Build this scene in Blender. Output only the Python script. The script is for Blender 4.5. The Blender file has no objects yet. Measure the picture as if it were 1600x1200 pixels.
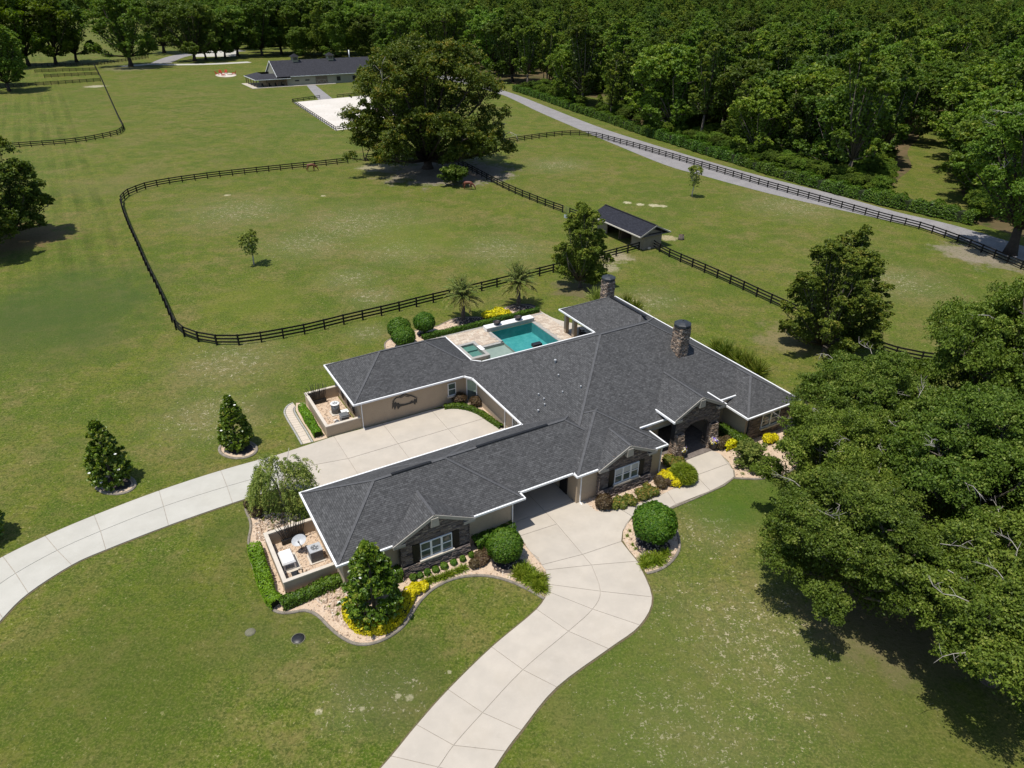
import bpy, bmesh, math, random
import numpy as np
from mathutils import Vector, Matrix

scene = bpy.context.scene
COL = scene.collection
PI = math.pi
random.seed(7)

# ------------------------------------------------------------------ camera, sky, sun, exposure
F_PX, CAM_H = 1110.0, 36.0                       # focal length in pixels of a 1600 px wide frame, flying height in metres
PITCH, ROLL = math.radians(29.666), math.radians(0.6505)
_cp, _sp, _cr, _sr = math.cos(PITCH), math.sin(PITCH), math.cos(ROLL), math.sin(ROLL)
FWD = np.array([0, _cp, -_sp]); _up = np.array([0, _sp, _cp]); _rt = np.array([1.0, 0, 0])
RIGHT = _rt * _cr + _up * _sr; UP = -_rt * _sr + _up * _cr
RM = np.stack([RIGHT, UP, FWD], 1)
cam_data = bpy.data.cameras.new('camera'); cam_data.sensor_width = 36.0; cam_data.lens = F_PX / 1600 * 36
cam_data.clip_start = 0.5; cam_data.clip_end = 9000
cam = bpy.data.objects.new('camera', cam_data); COL.objects.link(cam)
M = np.eye(4); M[:3, 0] = RIGHT; M[:3, 1] = UP; M[:3, 2] = -FWD; M[:3, 3] = (0, 0, CAM_H)
cam.matrix_world = Matrix(M.tolist())
scene.camera = cam

SUN_AZ, SUN_EL = math.radians(54.0), math.radians(72.5)      # heading in which shadows fall, sun height
SUN_DIR = Vector((math.sin(SUN_AZ) * math.cos(SUN_EL), math.cos(SUN_AZ) * math.cos(SUN_EL), -math.sin(SUN_EL)))
world = bpy.data.worlds.new('World'); scene.world = world; world.use_nodes = True
wn = world.node_tree.nodes; wl = world.node_tree.links
sky = wn.new('ShaderNodeTexSky'); sky.sky_type = 'NISHITA'; sky.sun_disc = False
sky.sun_elevation = SUN_EL; sky.sun_rotation = SUN_AZ + PI; sky.air_density = 1.0; sky.dust_density = 0.6
bg = wn['Background']; bg.inputs['Strength'].default_value = 0.12
wl.new(sky.outputs[0], bg.inputs[0])
sun_data = bpy.data.lights.new('sun', 'SUN'); sun_data.energy = 4.5; sun_data.angle = math.radians(0.53); sun_data.color = (1.0, 0.955, 0.88)
sun = bpy.data.objects.new('sun', sun_data); COL.objects.link(sun)
sun.rotation_mode = 'QUATERNION'; sun.rotation_quaternion = SUN_DIR.to_track_quat('-Z', 'Y'); sun.location = (-30, -30, 90)
vs = scene.view_settings; vs.view_transform = 'Standard'; vs.look = 'None'; vs.exposure = 0.15; vs.gamma = 1.0; vs.use_curve_mapping = False
scene.render.engine = 'CYCLES'
cy = scene.cycles
cy.use_denoising = True; cy.denoiser = 'OPENIMAGEDENOISE'; cy.denoising_input_passes = 'RGB_ALBEDO_NORMAL'; cy.denoising_prefilter = 'ACCURATE'
cy.max_bounces = 6; cy.diffuse_bounces = 3; cy.glossy_bounces = 2; cy.transmission_bounces = 3; cy.transparent_max_bounces = 4
cy.caustics_reflective = False; cy.caustics_refractive = False

# ------------------------------------------------------------------ frames of reference
def G(x, y, z=0.0):
    """surveyed ground point (at height z) from the photograph's pixel"""
    d = RM @ np.array([(x - 800) / F_PX, (600 - y) / F_PX, 1.0]); t = (z - CAM_H) / d[2]
    return Vector((d[0] * t, d[1] * t, z))
HYAW = math.radians(59.604)
HA = Vector((math.sin(HYAW), math.cos(HYAW), 0)); HB = Vector((-math.cos(HYAW), math.sin(HYAW), 0))
HO = Vector((-11.185, 34.181, 0))                 # the house's own origin; a runs along its front, b to its back
HROT = math.radians(90) - HYAW
def HP(u, v, z=0.0):
    p = HO + HA * u + HB * v; p.z = z; return p
def UVh(p):
    q = Vector((p[0], p[1], 0)) - HO; return (q.dot(HA), q.dot(HB))

# ------------------------------------------------------------------ small mesh builder
class MB:
    def __init__(s): s.v = []; s.f = []; s.m = []; s.uv = []; s.hasuv = False; s.sm = []
    def face(s, pts, m=0, uv=None, smooth=False):
        i = len(s.v); s.v.extend(tuple(p) for p in pts); s.f.append(tuple(range(i, i + len(pts)))); s.m.append(m); s.sm.append(smooth)
        if uv is not None: s.hasuv = True
        s.uv.append(uv)
    def grid(s, V, Fs, m=0, smooth=False):
        i = len(s.v); s.v.extend(tuple(p) for p in V)
        for f in Fs: s.f.append(tuple(i + k for k in f)); s.m.append(m); s.uv.append(None); s.sm.append(smooth)
    def box(s, x0, x1, y0, y1, z0, z1, m=0):
        V = [(x0, y0, z0), (x1, y0, z0), (x1, y1, z0), (x0, y1, z0), (x0, y0, z1), (x1, y0, z1), (x1, y1, z1), (x0, y1, z1)]
        s.grid(V, [(0, 3, 2, 1), (4, 5, 6, 7), (0, 1, 5, 4), (1, 2, 6, 5), (2, 3, 7, 6), (3, 0, 4, 7)], m)
    def bar(s, a, b, w, h, m=0, up=(0, 0, 1)):
        a = Vector(a); b = Vector(b); d = (b - a).normalized(); upv = Vector(up)
        if abs(d.dot(upv)) > .98: upv = Vector((1, 0, 0))
        sx = d.cross(upv).normalized() * (w / 2); sy = sx.cross(d).normalized() * (h / 2)
        V = [a - sx - sy, a + sx - sy, a + sx + sy, a - sx + sy, b - sx - sy, b + sx - sy, b + sx + sy, b - sx + sy]
        s.grid(V, [(0, 1, 2, 3), (7, 6, 5, 4), (0, 4, 5, 1), (1, 5, 6, 2), (2, 6, 7, 3), (3, 7, 4, 0)], m)
    def prism(s, poly, z0, z1, m=0, cap=True, mside=None):
        """poly: list of (x,y), any order"""
        A = sum(poly[i][0] * poly[(i + 1) % len(poly)][1] - poly[(i + 1) % len(poly)][0] * poly[i][1] for i in range(len(poly)))
        if A < 0: poly = poly[::-1]
        n = len(poly); ms = m if mside is None else mside
        s.face([(p[0], p[1], z1) for p in poly], m)
        if cap: s.face([(p[0], p[1], z0) for p in poly[::-1]], m)
        for i in range(n):
            a, b = poly[i], poly[(i + 1) % n]
            s.face([(a[0], a[1], z0), (b[0], b[1], z0), (b[0], b[1], z1), (a[0], a[1], z1)], ms)
    def tube(s, path, rad, sides=7, m=0, cap=True):
        path = [Vector(p) for p in path]; n = len(path); V = []; 
        for i, p in enumerate(path):
            d = (path[min(i + 1, n - 1)] - path[max(i - 1, 0)]).normalized()
            ref = Vector((0, 0, 1)) if abs(d.z) < .9 else Vector((1, 0, 0))
            x = d.cross(ref).normalized(); y = d.cross(x).normalized()
            for k in range(sides):
                t = 2 * PI * k / sides; V.append(p + (x * math.cos(t) + y * math.sin(t)) * rad[i])
        Fs = [(i * sides + k, i * sides + (k + 1) % sides, (i + 1) * sides + (k + 1) % sides, (i + 1) * sides + k) for i in range(n - 1) for k in range(sides)]
        if cap: Fs += [tuple(range(sides - 1, -1, -1)), tuple((n - 1) * sides + k for k in range(sides))]
        s.grid(V, Fs, m, smooth=True)
    def lathe(s, prof, sides=14, m=0, c=(0, 0, 0)):
        V = []; n = len(prof)
        for r, z in prof:
            for k in range(sides):
                t = 2 * PI * k / sides; V.append((c[0] + r * math.cos(t), c[1] + r * math.sin(t), c[2] + z))
        Fs = [(i * sides + k, i * sides + (k + 1) % sides, (i + 1) * sides + (k + 1) % sides, (i + 1) * sides + k) for i in range(n - 1) for k in range(sides)]
        Fs += [tuple(range(sides - 1, -1, -1)), tuple((n - 1) * sides + k for k in range(sides))]
        s.grid(V, Fs, m, smooth=True)
    def mesh(s, name, mats):
        me = bpy.data.meshes.new(name); me.from_pydata(s.v, [], s.f)
        for mt in (mats if isinstance(mats, (list, tuple)) else [mats]): me.materials.append(mt)
        me.polygons.foreach_set('material_index', s.m); me.polygons.foreach_set('use_smooth', s.sm)
        if s.hasuv:
            lay = me.uv_layers.new(name='UVMap'); k = 0
            for fi, f in enumerate(s.f):
                for j in range(len(f)):
                    if s.uv[fi] is not None: lay.data[k].uv = s.uv[fi][j]
                    k += 1
        me.update(); return me
    def build(s, name, mats, parent=None, loc=None, rz=None):
        return link(name, s.mesh(name, mats), parent, loc, rz)

def link(name, data, parent=None, loc=None, rz=None):
    o = bpy.data.objects.new(name, data); COL.objects.link(o)
    if parent is not None: o.parent = parent
    if loc is not None: o.location = loc
    if rz is not None: o.rotation_euler = (0, 0, rz)
    return o
def tag(o, label=None, cat=None, group=None, kind=None):
    if label: o['label'] = label
    if cat: o['category'] = cat
    if group: o['group'] = group
    if kind: o['kind'] = kind
    return o
def empty(name, loc, rz=0.0, label=None, cat=None, group=None):
    o = link(name, None, None, loc, rz); o.empty_display_size = 0.3
    return tag(o, label, cat, group)
def copy_tree(o, parent=None, loc=None, rz=None, scale=None):
    c = o.copy(); COL.objects.link(c)
    if parent is not None: c.parent = parent
    if loc is not None: c.location = loc
    if rz is not None: c.rotation_euler = (0, 0, rz)
    if scale is not None: c.scale = scale if not isinstance(scale, (int, float)) else (scale,) * 3
    for ch in list(o.children): copy_tree(ch, c)
    return c
def inpoly(x, y, P):
    c = False; n = len(P); j = n - 1
    for i in range(n):
        if (P[i][1] > y) != (P[j][1] > y) and x < (P[j][0] - P[i][0]) * (y - P[i][1]) / (P[j][1] - P[i][1]) + P[i][0]: c = not c
        j = i
    return c
def smooth_path(P, n=6, closed=False):
    """Catmull-Rom through 2D/3D points"""
    P = [Vector(p) for p in P]; out = []; N = len(P)
    for i in range(N if closed else N - 1):
        p0 = P[(i - 1) % N] if closed or i > 0 else P[i]; p1 = P[i]; p2 = P[(i + 1) % N]; p3 = P[(i + 2) % N] if closed or i + 2 < N else p2
        for k in range(n):
            t = k / n
            out.append(0.5 * ((2 * p1) + (p2 - p0) * t + (2 * p0 - 5 * p1 + 4 * p2 - p3) * t * t + (3 * p1 - 3 * p2 + p3 - p0) * t ** 3))
    if not closed: out.append(P[-1])
    return out

# ------------------------------------------------------------------ materials
class NT:
    def __init__(s, name):
        s.m = bpy.data.materials.new(name); s.m.use_nodes = True; s.t = s.m.node_tree; s.n = s.t.nodes; s.l = s.t.links
        s.b = s.n['Principled BSDF']; s.out = s.n['Material Output']
    def node(s, t, **kw):
        n = s.n.new(t)
        for k, v in kw.items(): setattr(n, k, v)
        return n
    def pos(s): return s.node('ShaderNodeNewGeometry').outputs['Position']
    def obj(s): return s.node('ShaderNodeTexCoord').outputs['Object']
    def noise(s, vec, scale, detail=4, rough=.55, w=None):
        n = s.node('ShaderNodeTexNoise'); n.inputs['Scale'].default_value = scale; n.inputs['Detail'].default_value = detail; n.inputs['Roughness'].default_value = rough
        s.l.new(vec, n.inputs['Vector']); return n.outputs['Fac']
    def ramp(s, fac, stops):
        r = s.node('ShaderNodeValToRGB'); e = r.color_ramp.elements
        while len(e) < len(stops): e.new(.5)
        for el, (p, c) in zip(e, stops): el.position = p; el.color = (*c, 1) if len(c) == 3 else c
        s.l.new(fac, r.inputs[0]); return r.outputs[0]
    def mix(s, fac, a, b, mode='MIX'):
        m = s.node('ShaderNodeMix', data_type='RGBA', blend_type=mode)
        for sock, val in ((m.inputs[0], fac), (m.inputs[6], a), (m.inputs[7], b)):
            if isinstance(val, (int, float)): sock.default_value = val
            elif isinstance(val, (tuple, list)): sock.default_value = (*val, 1)
            else: s.l.new(val, sock)
        return m.outputs[2]
    def math(s, op, a, b=None, clamp=False):
        m = s.node('ShaderNodeMath', operation=op, use_clamp=clamp)
        for i, val in enumerate((a, b)):
            if val is None: continue
            if isinstance(val, (int, float)): m.inputs[i].default_value = val
            else: s.l.new(val, m.inputs[i])
        return m.outputs[0]
    def mapr(s, v, a, b, c=0., d=1.):
        m = s.node('ShaderNodeMapRange'); s.l.new(v, m.inputs[0])
        for i, x in enumerate((a, b, c, d)): m.inputs[i + 1].default_value = x
        return m.outputs[0]
    def bump(s, h, strength, dist):
        b = s.node('ShaderNodeBump'); b.inputs['Strength'].default_value = strength; b.inputs['Distance'].default_value = dist
        s.l.new(h, b.inputs['Height']); s.l.new(b.outputs[0], s.b.inputs['Normal'])
    def done(s, col, rough=.8, spec=.3, metal=0.):
        if isinstance(col, (tuple, list)): s.b.inputs['Base Color'].default_value = (*col, 1)
        else: s.l.new(col, s.b.inputs['Base Color'])
        s.b.inputs['Roughness'].default_value = rough; s.b.inputs['Specular IOR Level'].default_value = spec; s.b.inputs['Metallic'].default_value = metal
        return s.m
def mottled(name, c1, c2, scale, rough=.8, spec=.3, c3=None, scale2=None, bump=None, metal=0.):
    t = NT(name); p = t.obj(); n = t.noise(p, scale)
    col = t.mix(t.mapr(n, .35, .65), c1, c2)
    if c3: col = t.mix(t.mapr(t.noise(p, scale2 or scale * 7, 3), .52, .72), col, c3)
    if bump: t.bump(t.noise(p, bump[0], 3), bump[1], bump[2])
    return t.done(col, rough, spec, metal)
# ------------------------------------------------------------------ ground materials
def lawn_material():
    t = NT('lawn'); P = t.pos()
    sep = t.node('ShaderNodeSeparateXYZ'); t.l.new(P, sep.inputs[0]); X, Y = sep.outputs[0], sep.outputs[1]
    big = t.noise(P, .018, 5, .6); mid = t.noise(P, .075, 5, .62); small = t.noise(P, .55, 5, .65); fine = t.noise(P, 2.6, 5, .75); grain = t.noise(P, 6.5, 3, .8); hue = t.noise(P, .22, 6, .7)
    col = t.ramp(t.math('ADD', t.math('MULTIPLY', big, .45), t.math('MULTIPLY', mid, .55)),
                 [(.34, (.055, .093, .008)), (.44, (.081, .114, .009)), (.54, (.106, .126, .012)), (.66, (.137, .131, .022))])
    hue2 = t.noise(P, .055, 6, .68)
    col = t.mix(t.mapr(hue, .49, .40, 0, .72), col, (.052, .094, .006)); col = t.mix(t.mapr(hue, .51, .61, 0, .66), col, (.150, .124, .040))
    col = t.mix(t.mapr(hue2, .49, .41, 0, .50), col, (.054, .092, .007)); col = t.mix(t.mapr(hue2, .52, .60, 0, .50), col, (.140, .120, .038))
    # mowing lines along the strip beside the paddock fence
    ln = t.node('ShaderNodeVectorMath', operation='DOT_PRODUCT'); rel = t.node('ShaderNodeVectorMath', operation='SUBTRACT'); t.l.new(P, rel.inputs[0]); rel.inputs[1].default_value = tuple(MOW_P); t.l.new(rel.outputs[0], ln.inputs[0]); ln.inputs[1].default_value = tuple(MOW_N)
    dist = ln.outputs['Value']; strip = t.math('MULTIPLY', t.math('MULTIPLY', t.mapr(dist, 1.0, 3.0), t.mapr(dist, 30, 22)), t.mapr(Y, 70, 90))
    wv = t.math('SINE', t.math('ADD', t.math('MULTIPLY', dist, 2 * PI / 3.2), t.math('MULTIPLY', t.noise(P, .10, 3), 3)))
    # straw-coloured wear
    dry = t.mapr(t.noise(P, .13, 6, .76), .525, .61)
    col = t.mix(t.math('MULTIPLY', dry, .62), col, (.172, .136, .052))
    thin = t.mapr(t.noise(P, .36, 6, .78), .51, .60)
    col = t.mix(t.math('MULTIPLY', thin, .40), col, (.150, .120, .042))
    dry2 = t.mapr(t.noise(P, 1.1, 5, .78), .54, .68)
    col = t.mix(t.math('MULTIPLY', dry2, .55), col, (.215, .178, .066))
    fl = t.mapr(t.noise(P, 2.3, 4, .85), .605, .65); col = t.mix(t.math('MULTIPLY', fl, .80), col, (.36, .32, .15))
    # lush / thin tufts
    col = t.mix(t.mapr(small, .49, .58, 0, .50), col, (.052, .085, .009))
    col = t.mix(t.mapr(fine, .49, .58, 0, .70), col, (.038, .056, .008))
    col = t.mix(t.mapr(grain, .51, .60, 0, .62), col, (.190, .185, .050))
    col = t.mix(t.mapr(grain, .46, .38, 0, .45), col, (.040, .058, .008))
    wv2 = t.math('SINE', t.math('ADD', t.math('MULTIPLY', dist, 2 * PI / 1.25), t.math('MULTIPLY', t.noise(P, .3, 3), 6)))
    col = t.mix(t.math('MULTIPLY', t.math('MULTIPLY', t.mapr(wv, -.4, .6), t.mapr(t.noise(P, .05, 4), .38, .58)), t.math('MULTIPLY', strip, .55)), col, (.60, .66, .55), 'MULTIPLY')
    col = t.mix(t.math('MULTIPLY', t.mapr(wv2, -.2, .8), t.math('MULTIPLY', strip, .28)), col, (1.28, 1.22, 1.2), 'MULTIPLY')
    # pale shell and limestone grit showing through in the paddocks
    grit_zone = None
    for cx, cy, r in [g for g in GRIT]:
        d = t.node('ShaderNodeVectorMath', operation='DISTANCE'); t.l.new(P, d.inputs[0]); d.inputs[1].default_value = (cx, cy, 0)
        k = t.mapr(d.outputs['Value'], r * 1.25, r * .25)
        grit_zone = k if grit_zone is None else t.math('MAXIMUM', grit_zone, k)
    g1 = t.math('ADD', t.math('MULTIPLY', t.noise(P, 1.5, 5, .75), .60), t.math('MULTIPLY', t.noise(P, 6., 3, .7), .40))
    lim = t.math('SUBTRACT', .655, t.math('MULTIPLY', grit_zone, .098))
    col = t.mix(t.math('MULTIPLY', t.math('SUBTRACT', g1, lim), 26., clamp=True), col, (.43, .37, .25))
    col = t.mix(t.math('MULTIPLY', grit_zone, .30), col, (.17, .155, .075))
    # bare brown earth under the big trees
    for cx, cy, r, c, a in SOIL:
        d = t.node('ShaderNodeVectorMath', operation='DISTANCE'); t.l.new(P, d.inputs[0]); d.inputs[1].default_value = (cx, cy, 0)
        rag = t.math('ADD', d.outputs['Value'], t.math('MULTIPLY', t.math('SUBTRACT', t.noise(P, max(.30, 1.5 / r), 6, .78), .5), r * 2.6))
        col = t.mix(t.math('MULTIPLY', t.mapr(rag, r, r * .60, 0, a), t.mapr(fine, .62, .50, .35, 1)), col, c)
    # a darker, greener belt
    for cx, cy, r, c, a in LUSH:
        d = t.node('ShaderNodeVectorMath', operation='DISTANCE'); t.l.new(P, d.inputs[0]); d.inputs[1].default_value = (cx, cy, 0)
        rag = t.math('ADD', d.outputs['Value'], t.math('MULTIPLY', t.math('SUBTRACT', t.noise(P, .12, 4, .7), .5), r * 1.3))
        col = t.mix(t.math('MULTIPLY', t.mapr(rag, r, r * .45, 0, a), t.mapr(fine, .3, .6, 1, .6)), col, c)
    t.bump(t.math('ADD', fine, t.math('MULTIPLY', grain, .6)), .55, .10)
    return t.done(col, .92, .12)
def gp(x, y): p = G(x, y); return p.x, p.y
GRIT = [(*gp(870, 258), 9), (*gp(1240, 322), 11), (*gp(560, 350), 14), (*gp(480, 380), 9), (*gp(545, 435), 5), (*gp(580, 463), 4), (*gp(975, 480), 6), (*gp(360, 565), 7), (*gp(575, 520), 3), (*gp(375, 330), 12), (*gp(620, 390), 8),
        (*gp(1020, 470), 5), (*gp(560, 1095), 2.5), (*gp(620, 1090), 2.5), (*gp(1110, 830), 4), (*gp(1180, 1010), 9), (*gp(1080, 1150), 7), (*gp(330, 650), 6), (*gp(780, 390), 8), (*gp(1400, 440), 8)]
SAND = (.36, .29, .19)
SOIL = [(*gp(690, 268), 14.0, (.20, .165, .14), .9), (*gp(740, 270), 10.0, (.22, .18, .15), .85), (*gp(590, 262), 4.5, (.33, .28, .19), .7), (*gp(905, 452), 4.2, (.12, .095, .055), .75), (*gp(1235, 530), 4.5, (.20, .155, .085), .65), (*gp(20, 372), 9.5, (.17, .105, .055), .8),
        (*gp(1350, 975), 4.5, (.17, .13, .075), .6), (*gp(1430, 1000), 5.0, (.16, .125, .07), .6), (*gp(1560, 990), 6.0, (.16, .125, .07), .6), (*gp(1450, 830), 9.0, (.13, .10, .06), .6), (*gp(1580, 400), 9.0, (.20, .165, .13), .7), (*gp(1510, 395), 5.0, (.24, .2, .15), .7),
        (*gp(170, 290), 10, (.16, .13, .055), .25), (*gp(205, 107), 12, (.2, .17, .10), .6), (*gp(150, 135), 4, (.5, .44, .33), .6), (*gp(962, 402), 2.8, (.3, .25, .17), .8), (*gp(950, 418), 2.0, (.34, .28, .2), .6), (*gp(1045, 372), 1.6, (.4, .32, .2), .75), *[(*gp(x_, y_), r_, (.46, .41, .27), a_) for x_, y_, r_, a_ in ((498, 1112, .24, .8), (566, 1107, .18, .8), (622, 1088, .22, .8), (640, 1090, .26, .8), (702, 1050, .15, .7), (1000, 319.5, .9, .8), (1022, 321, 1.2, .8), (980, 316.5, .9, .8), (1036, 322, .9, .7), (505, 306, .6, .6), (355, 305, .7, .6), (990, 470, .7, .5))]]
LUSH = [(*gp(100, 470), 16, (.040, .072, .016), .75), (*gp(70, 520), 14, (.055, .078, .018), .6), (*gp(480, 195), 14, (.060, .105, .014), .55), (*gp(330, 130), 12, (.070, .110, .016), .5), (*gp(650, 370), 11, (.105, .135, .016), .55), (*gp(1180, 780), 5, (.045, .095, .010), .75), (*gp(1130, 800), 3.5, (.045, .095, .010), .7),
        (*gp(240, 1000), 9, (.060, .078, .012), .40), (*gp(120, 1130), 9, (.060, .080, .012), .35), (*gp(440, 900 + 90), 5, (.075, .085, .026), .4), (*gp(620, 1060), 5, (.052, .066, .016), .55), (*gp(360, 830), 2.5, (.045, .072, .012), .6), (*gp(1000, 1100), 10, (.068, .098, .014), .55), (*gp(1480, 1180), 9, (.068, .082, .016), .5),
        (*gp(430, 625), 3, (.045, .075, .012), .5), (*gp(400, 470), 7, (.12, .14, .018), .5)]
_m0, _m1 = G(192, 330), G(262, 490); MOW_P = _m0; _d = (_m1 - _m0).normalized(); MOW_N = Vector((_d.y, -_d.x, 0))
if MOW_N.x > 0: MOW_N = -MOW_N
M_lawn = lawn_material()

def concrete(name, base, dark, light, stain=.35):
    t = NT(name); P = t.pos(); info = t.node('ShaderNodeObjectInfo')
    col = t.mix(t.mapr(t.noise(P, .55, 5, .6), .34, .66), dark, base)
    col = t.mix(t.mapr(t.noise(P, 2.1, 5, .7), .56, .75, 0, stain), col, light)
    col = t.mix(t.mapr(t.noise(P, .28, 5, .7), .50, .70, 0, .38), col, tuple(c * f for c, f in zip(base, (.80, .78, .74)))); col = t.mix(t.mapr(t.noise(P, 1.3, 6, .8), .60, .70, 0, .28), col, tuple(c * .70 for c in base))
    col = t.mix(t.mapr(t.noise(P, 38, 2, .6), .5, .8, 0, .16), col, tuple(c * .6 for c in base))
    hs = t.node('ShaderNodeHueSaturation'); t.l.new(col, hs.inputs['Color']); t.l.new(t.mapr(info.outputs['Random'], 0, 1, .945, .995), hs.inputs['Value'])
    t.bump(t.noise(P, 30, 3), .15, .01)
    return t.done(hs.outputs[0], .85, .25)
M_conc = concrete('driveway_concrete', (.488, .436, .366), (.430, .386, .326), (.53, .482, .412))
M_conc_new = concrete('pale_concrete', (.475, .456, .402), (.43, .413, .362), (.512, .494, .44))
M_joint = mottled('joint_filler', (.31, .275, .23), (.38, .34, .29), 3)
M_soiledge = mottled('bare_soil_edge', (.13, .10, .06), (.09, .085, .035), 1.5, .95, .1, c3=(.17, .14, .09))
M_curb = mottled('curb_concrete', (.17, .145, .115), (.27, .235, .19), 3.0, .9, c3=(.11, .095, .08))
M_asphalt = mottled('asphalt', (.215, .203, .200), (.26, .247, .242), .35, .9, c3=(.155, .15, .15), scale2=2.5)
M_stucco = mottled('stucco', (.43, .342, .245), (.40, .318, .228), 1.2, .9, .2, c3=(.37, .292, .21), bump=(25, .06, .01))
M_cap = mottled('stucco_cap', (.56, .50, .42), (.50, .445, .37), 2.5, .85)
M_white = mottled('white_paint', (.80, .80, .79), (.74, .74, .73), 4, .5, .4)
M_trim = mottled('greige_trim', (.36, .335, .29), (.32, .295, .255), 4, .7, .3)
M_black = mottled('black_fence_paint', (.006, .006, .006), (.012, .011, .010), 5, .75, .25)
M_blackmetal = mottled('black_metal', (.010, .010, .011), (.018, .018, .019), 8, .45, .5)
M_shutter = mottled('shutter_black', (.008, .008, .009), (.013, .012, .012), 8, .5, .4)
M_sand = mottled('arena_sand', (.60, .555, .50), (.53, .49, .43), .12, .95, .1, c3=(.48, .435, .38), scale2=1.2)
M_gravel_bed = mottled('crushed_rock_bed', (.50, .38, .27), (.56, .44, .33), 2.5, .95, .15, c3=(.40, .29, .20), scale2=16, bump=(18, .6, .05))
M_mulch = mottled('dark_lava_mulch', (.050, .040, .038), (.085, .07, .065), 6, .95, .1, bump=(22, .8, .06))
M_litter = mottled('forest_litter', (.135, .095, .052), (.075, .068, .030), .10, .97, .05, c3=(.050, .066, .018), scale2=.35)
M_coping = mottled('grey_coping_stone', (.30, .29, .27), (.36, .345, .315), 4, .7)
M_wood = mottled('weathered_wood', (.16, .11, .075), (.11, .075, .05), 8, .8)
M_metal = mottled('grey_metal', (.36, .37, .38), (.42, .43, .44), 6, .45, .5)
M_acdark = mottled('condenser_louvre', (.10, .105, .11), (.14, .145, .15), 20, .5, .5)
M_red = mottled('red_paint', (.50, .02, .015), (.40, .015, .012), 5, .5)
def island_material(name, stops, rough=.85, bump=None, spec=.25):
    t = NT(name); g = t.node('ShaderNodeNewGeometry'); col = t.ramp(g.outputs['Random Per Island'], stops)
    n = t.noise(t.obj(), 9, 4, .6); col = t.mix(t.mapr(n, .3, .7, 0, .35), col, t.mix(.5, col, (.03, .028, .026)))
    if bump: t.bump(t.noise(t.obj(), bump[0], 3), bump[1], bump[2])
    return t.done(col, rough, spec)
M_stone = island_material('ledge_stone', [(0, (.075, .062, .060)), (.3, (.14, .112, .100)), (.55, (.22, .175, .145)), (.78, (.125, .105, .105)), (1, (.33, .275, .225))], .85, (14, .4, .03))
M_chimstone = island_material('chimney_ledge_stone', [(0, (.12, .09, .07)), (.3, (.30, .215, .155)), (.6, (.42, .32, .24)), (.8, (.19, .15, .125)), (1, (.55, .45, .36))], .85, (14, .4, .03))
M_mortar = mottled('stone_backing', (.030, .027, .025), (.045, .04, .037), 6, .95)
M_chips = island_material('landscape_stones', [(0, (.30, .21, .14)), (.3, (.52, .40, .30)), (.6, (.62, .51, .40)), (.85, (.46, .33, .23)), (1, (.70, .62, .52))], .9)
M_paver = island_material('travertine_paver', [(0, (.44, .35, .27)), (.4, (.53, .44, .345)), (.7, (.60, .52, .42)), (1, (.48, .37, .28))], .8)
M_barnwall = mottled('barn_siding', (.27, .265, .205), (.245, .24, .185), 1.5, .85)
M_shedwall = mottled('shed_siding', (.27, .225, .175), (.235, .195, .15), 1.2, .85, c3=(.2, .165, .13), scale2=6)
M_dark = mottled('dark_interior', (.012, .011, .010), (.018, .017, .016), 4, .9)
M_blind = mottled('window_blind', (.50, .50, .48), (.44, .44, .42), 9, .7)
def shingles(name, a, b, mort, bw=.33, rh=.145):
    t = NT(name); uv = t.node('ShaderNodeTexCoord').outputs['UV']
    br = t.node('ShaderNodeTexBrick', offset=.37, squash=1.0); t.l.new(uv, br.inputs['Vector'])
    br.inputs['Scale'].default_value = 1.0; br.inputs['Brick Width'].default_value = bw; br.inputs['Row Height'].default_value = rh
    br.inputs['Mortar Size'].default_value = .012; br.inputs['Mortar Smooth'].default_value = .4; br.inputs['Bias'].default_value = -.15
    br.inputs['Color1'].default_value = (*a, 1); br.inputs['Color2'].default_value = (*b, 1); br.inputs['Mortar'].default_value = (*mort, 1)
    br2 = t.node('ShaderNodeTexBrick', offset=.61, squash=1.0); t.l.new(uv, br2.inputs['Vector'])
    br2.inputs['Scale'].default_value = 1.0; br2.inputs['Brick Width'].default_value = bw * .62; br2.inputs['Row Height'].default_value = rh
    br2.inputs['Mortar Size'].default_value = .0; br2.inputs['Color1'].default_value = (.84, .84, .84, 1); br2.inputs['Color2'].default_value = (1.26, 1.26, 1.26, 1)
    col = t.mix(1.0, br.outputs[0], br2.outputs[0], 'MULTIPLY')
    n = t.noise(uv, .35, 5, .65); col = t.mix(t.mapr(n, .35, .7, 0, .14), col, tuple(c * .75 for c in a))
    sp = t.noise(uv, 5.5, 3, .8); col = t.mix(t.mapr(sp, .57, .66, 0, .38), col, tuple(c * 1.75 for c in b))
    t.bump(br.outputs['Fac'], .5, -.02)
    return t.done(col, .88, .22)
M_shingle = shingles('charcoal_shingles', (.058, .058, .059), (.090, .090, .091), (.028, .028, .029))
M_ridge = mottled('ridge_cap_shingles', (.074, .074, .077), (.098, .098, .101), 5, .9)
M_barnroof = shingles('dark_barn_shingles', (.030, .030, .036), (.042, .042, .050), (.018, .018, .021), .5, .2)
M_shedroof = shingles('near_black_shingles', (.018, .019, .026), (.028, .029, .038), (.011, .011, .014), .4, .17)
def glass_material():
    t = NT('window_glass'); n = t.noise(t.obj(), .9, 2)
    col = t.mix(t.mapr(n, .35, .65), (.045, .062, .060), (.085, .115, .110))
    t.done(col, .06, .6); return t.m
M_glass = glass_material()
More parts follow.
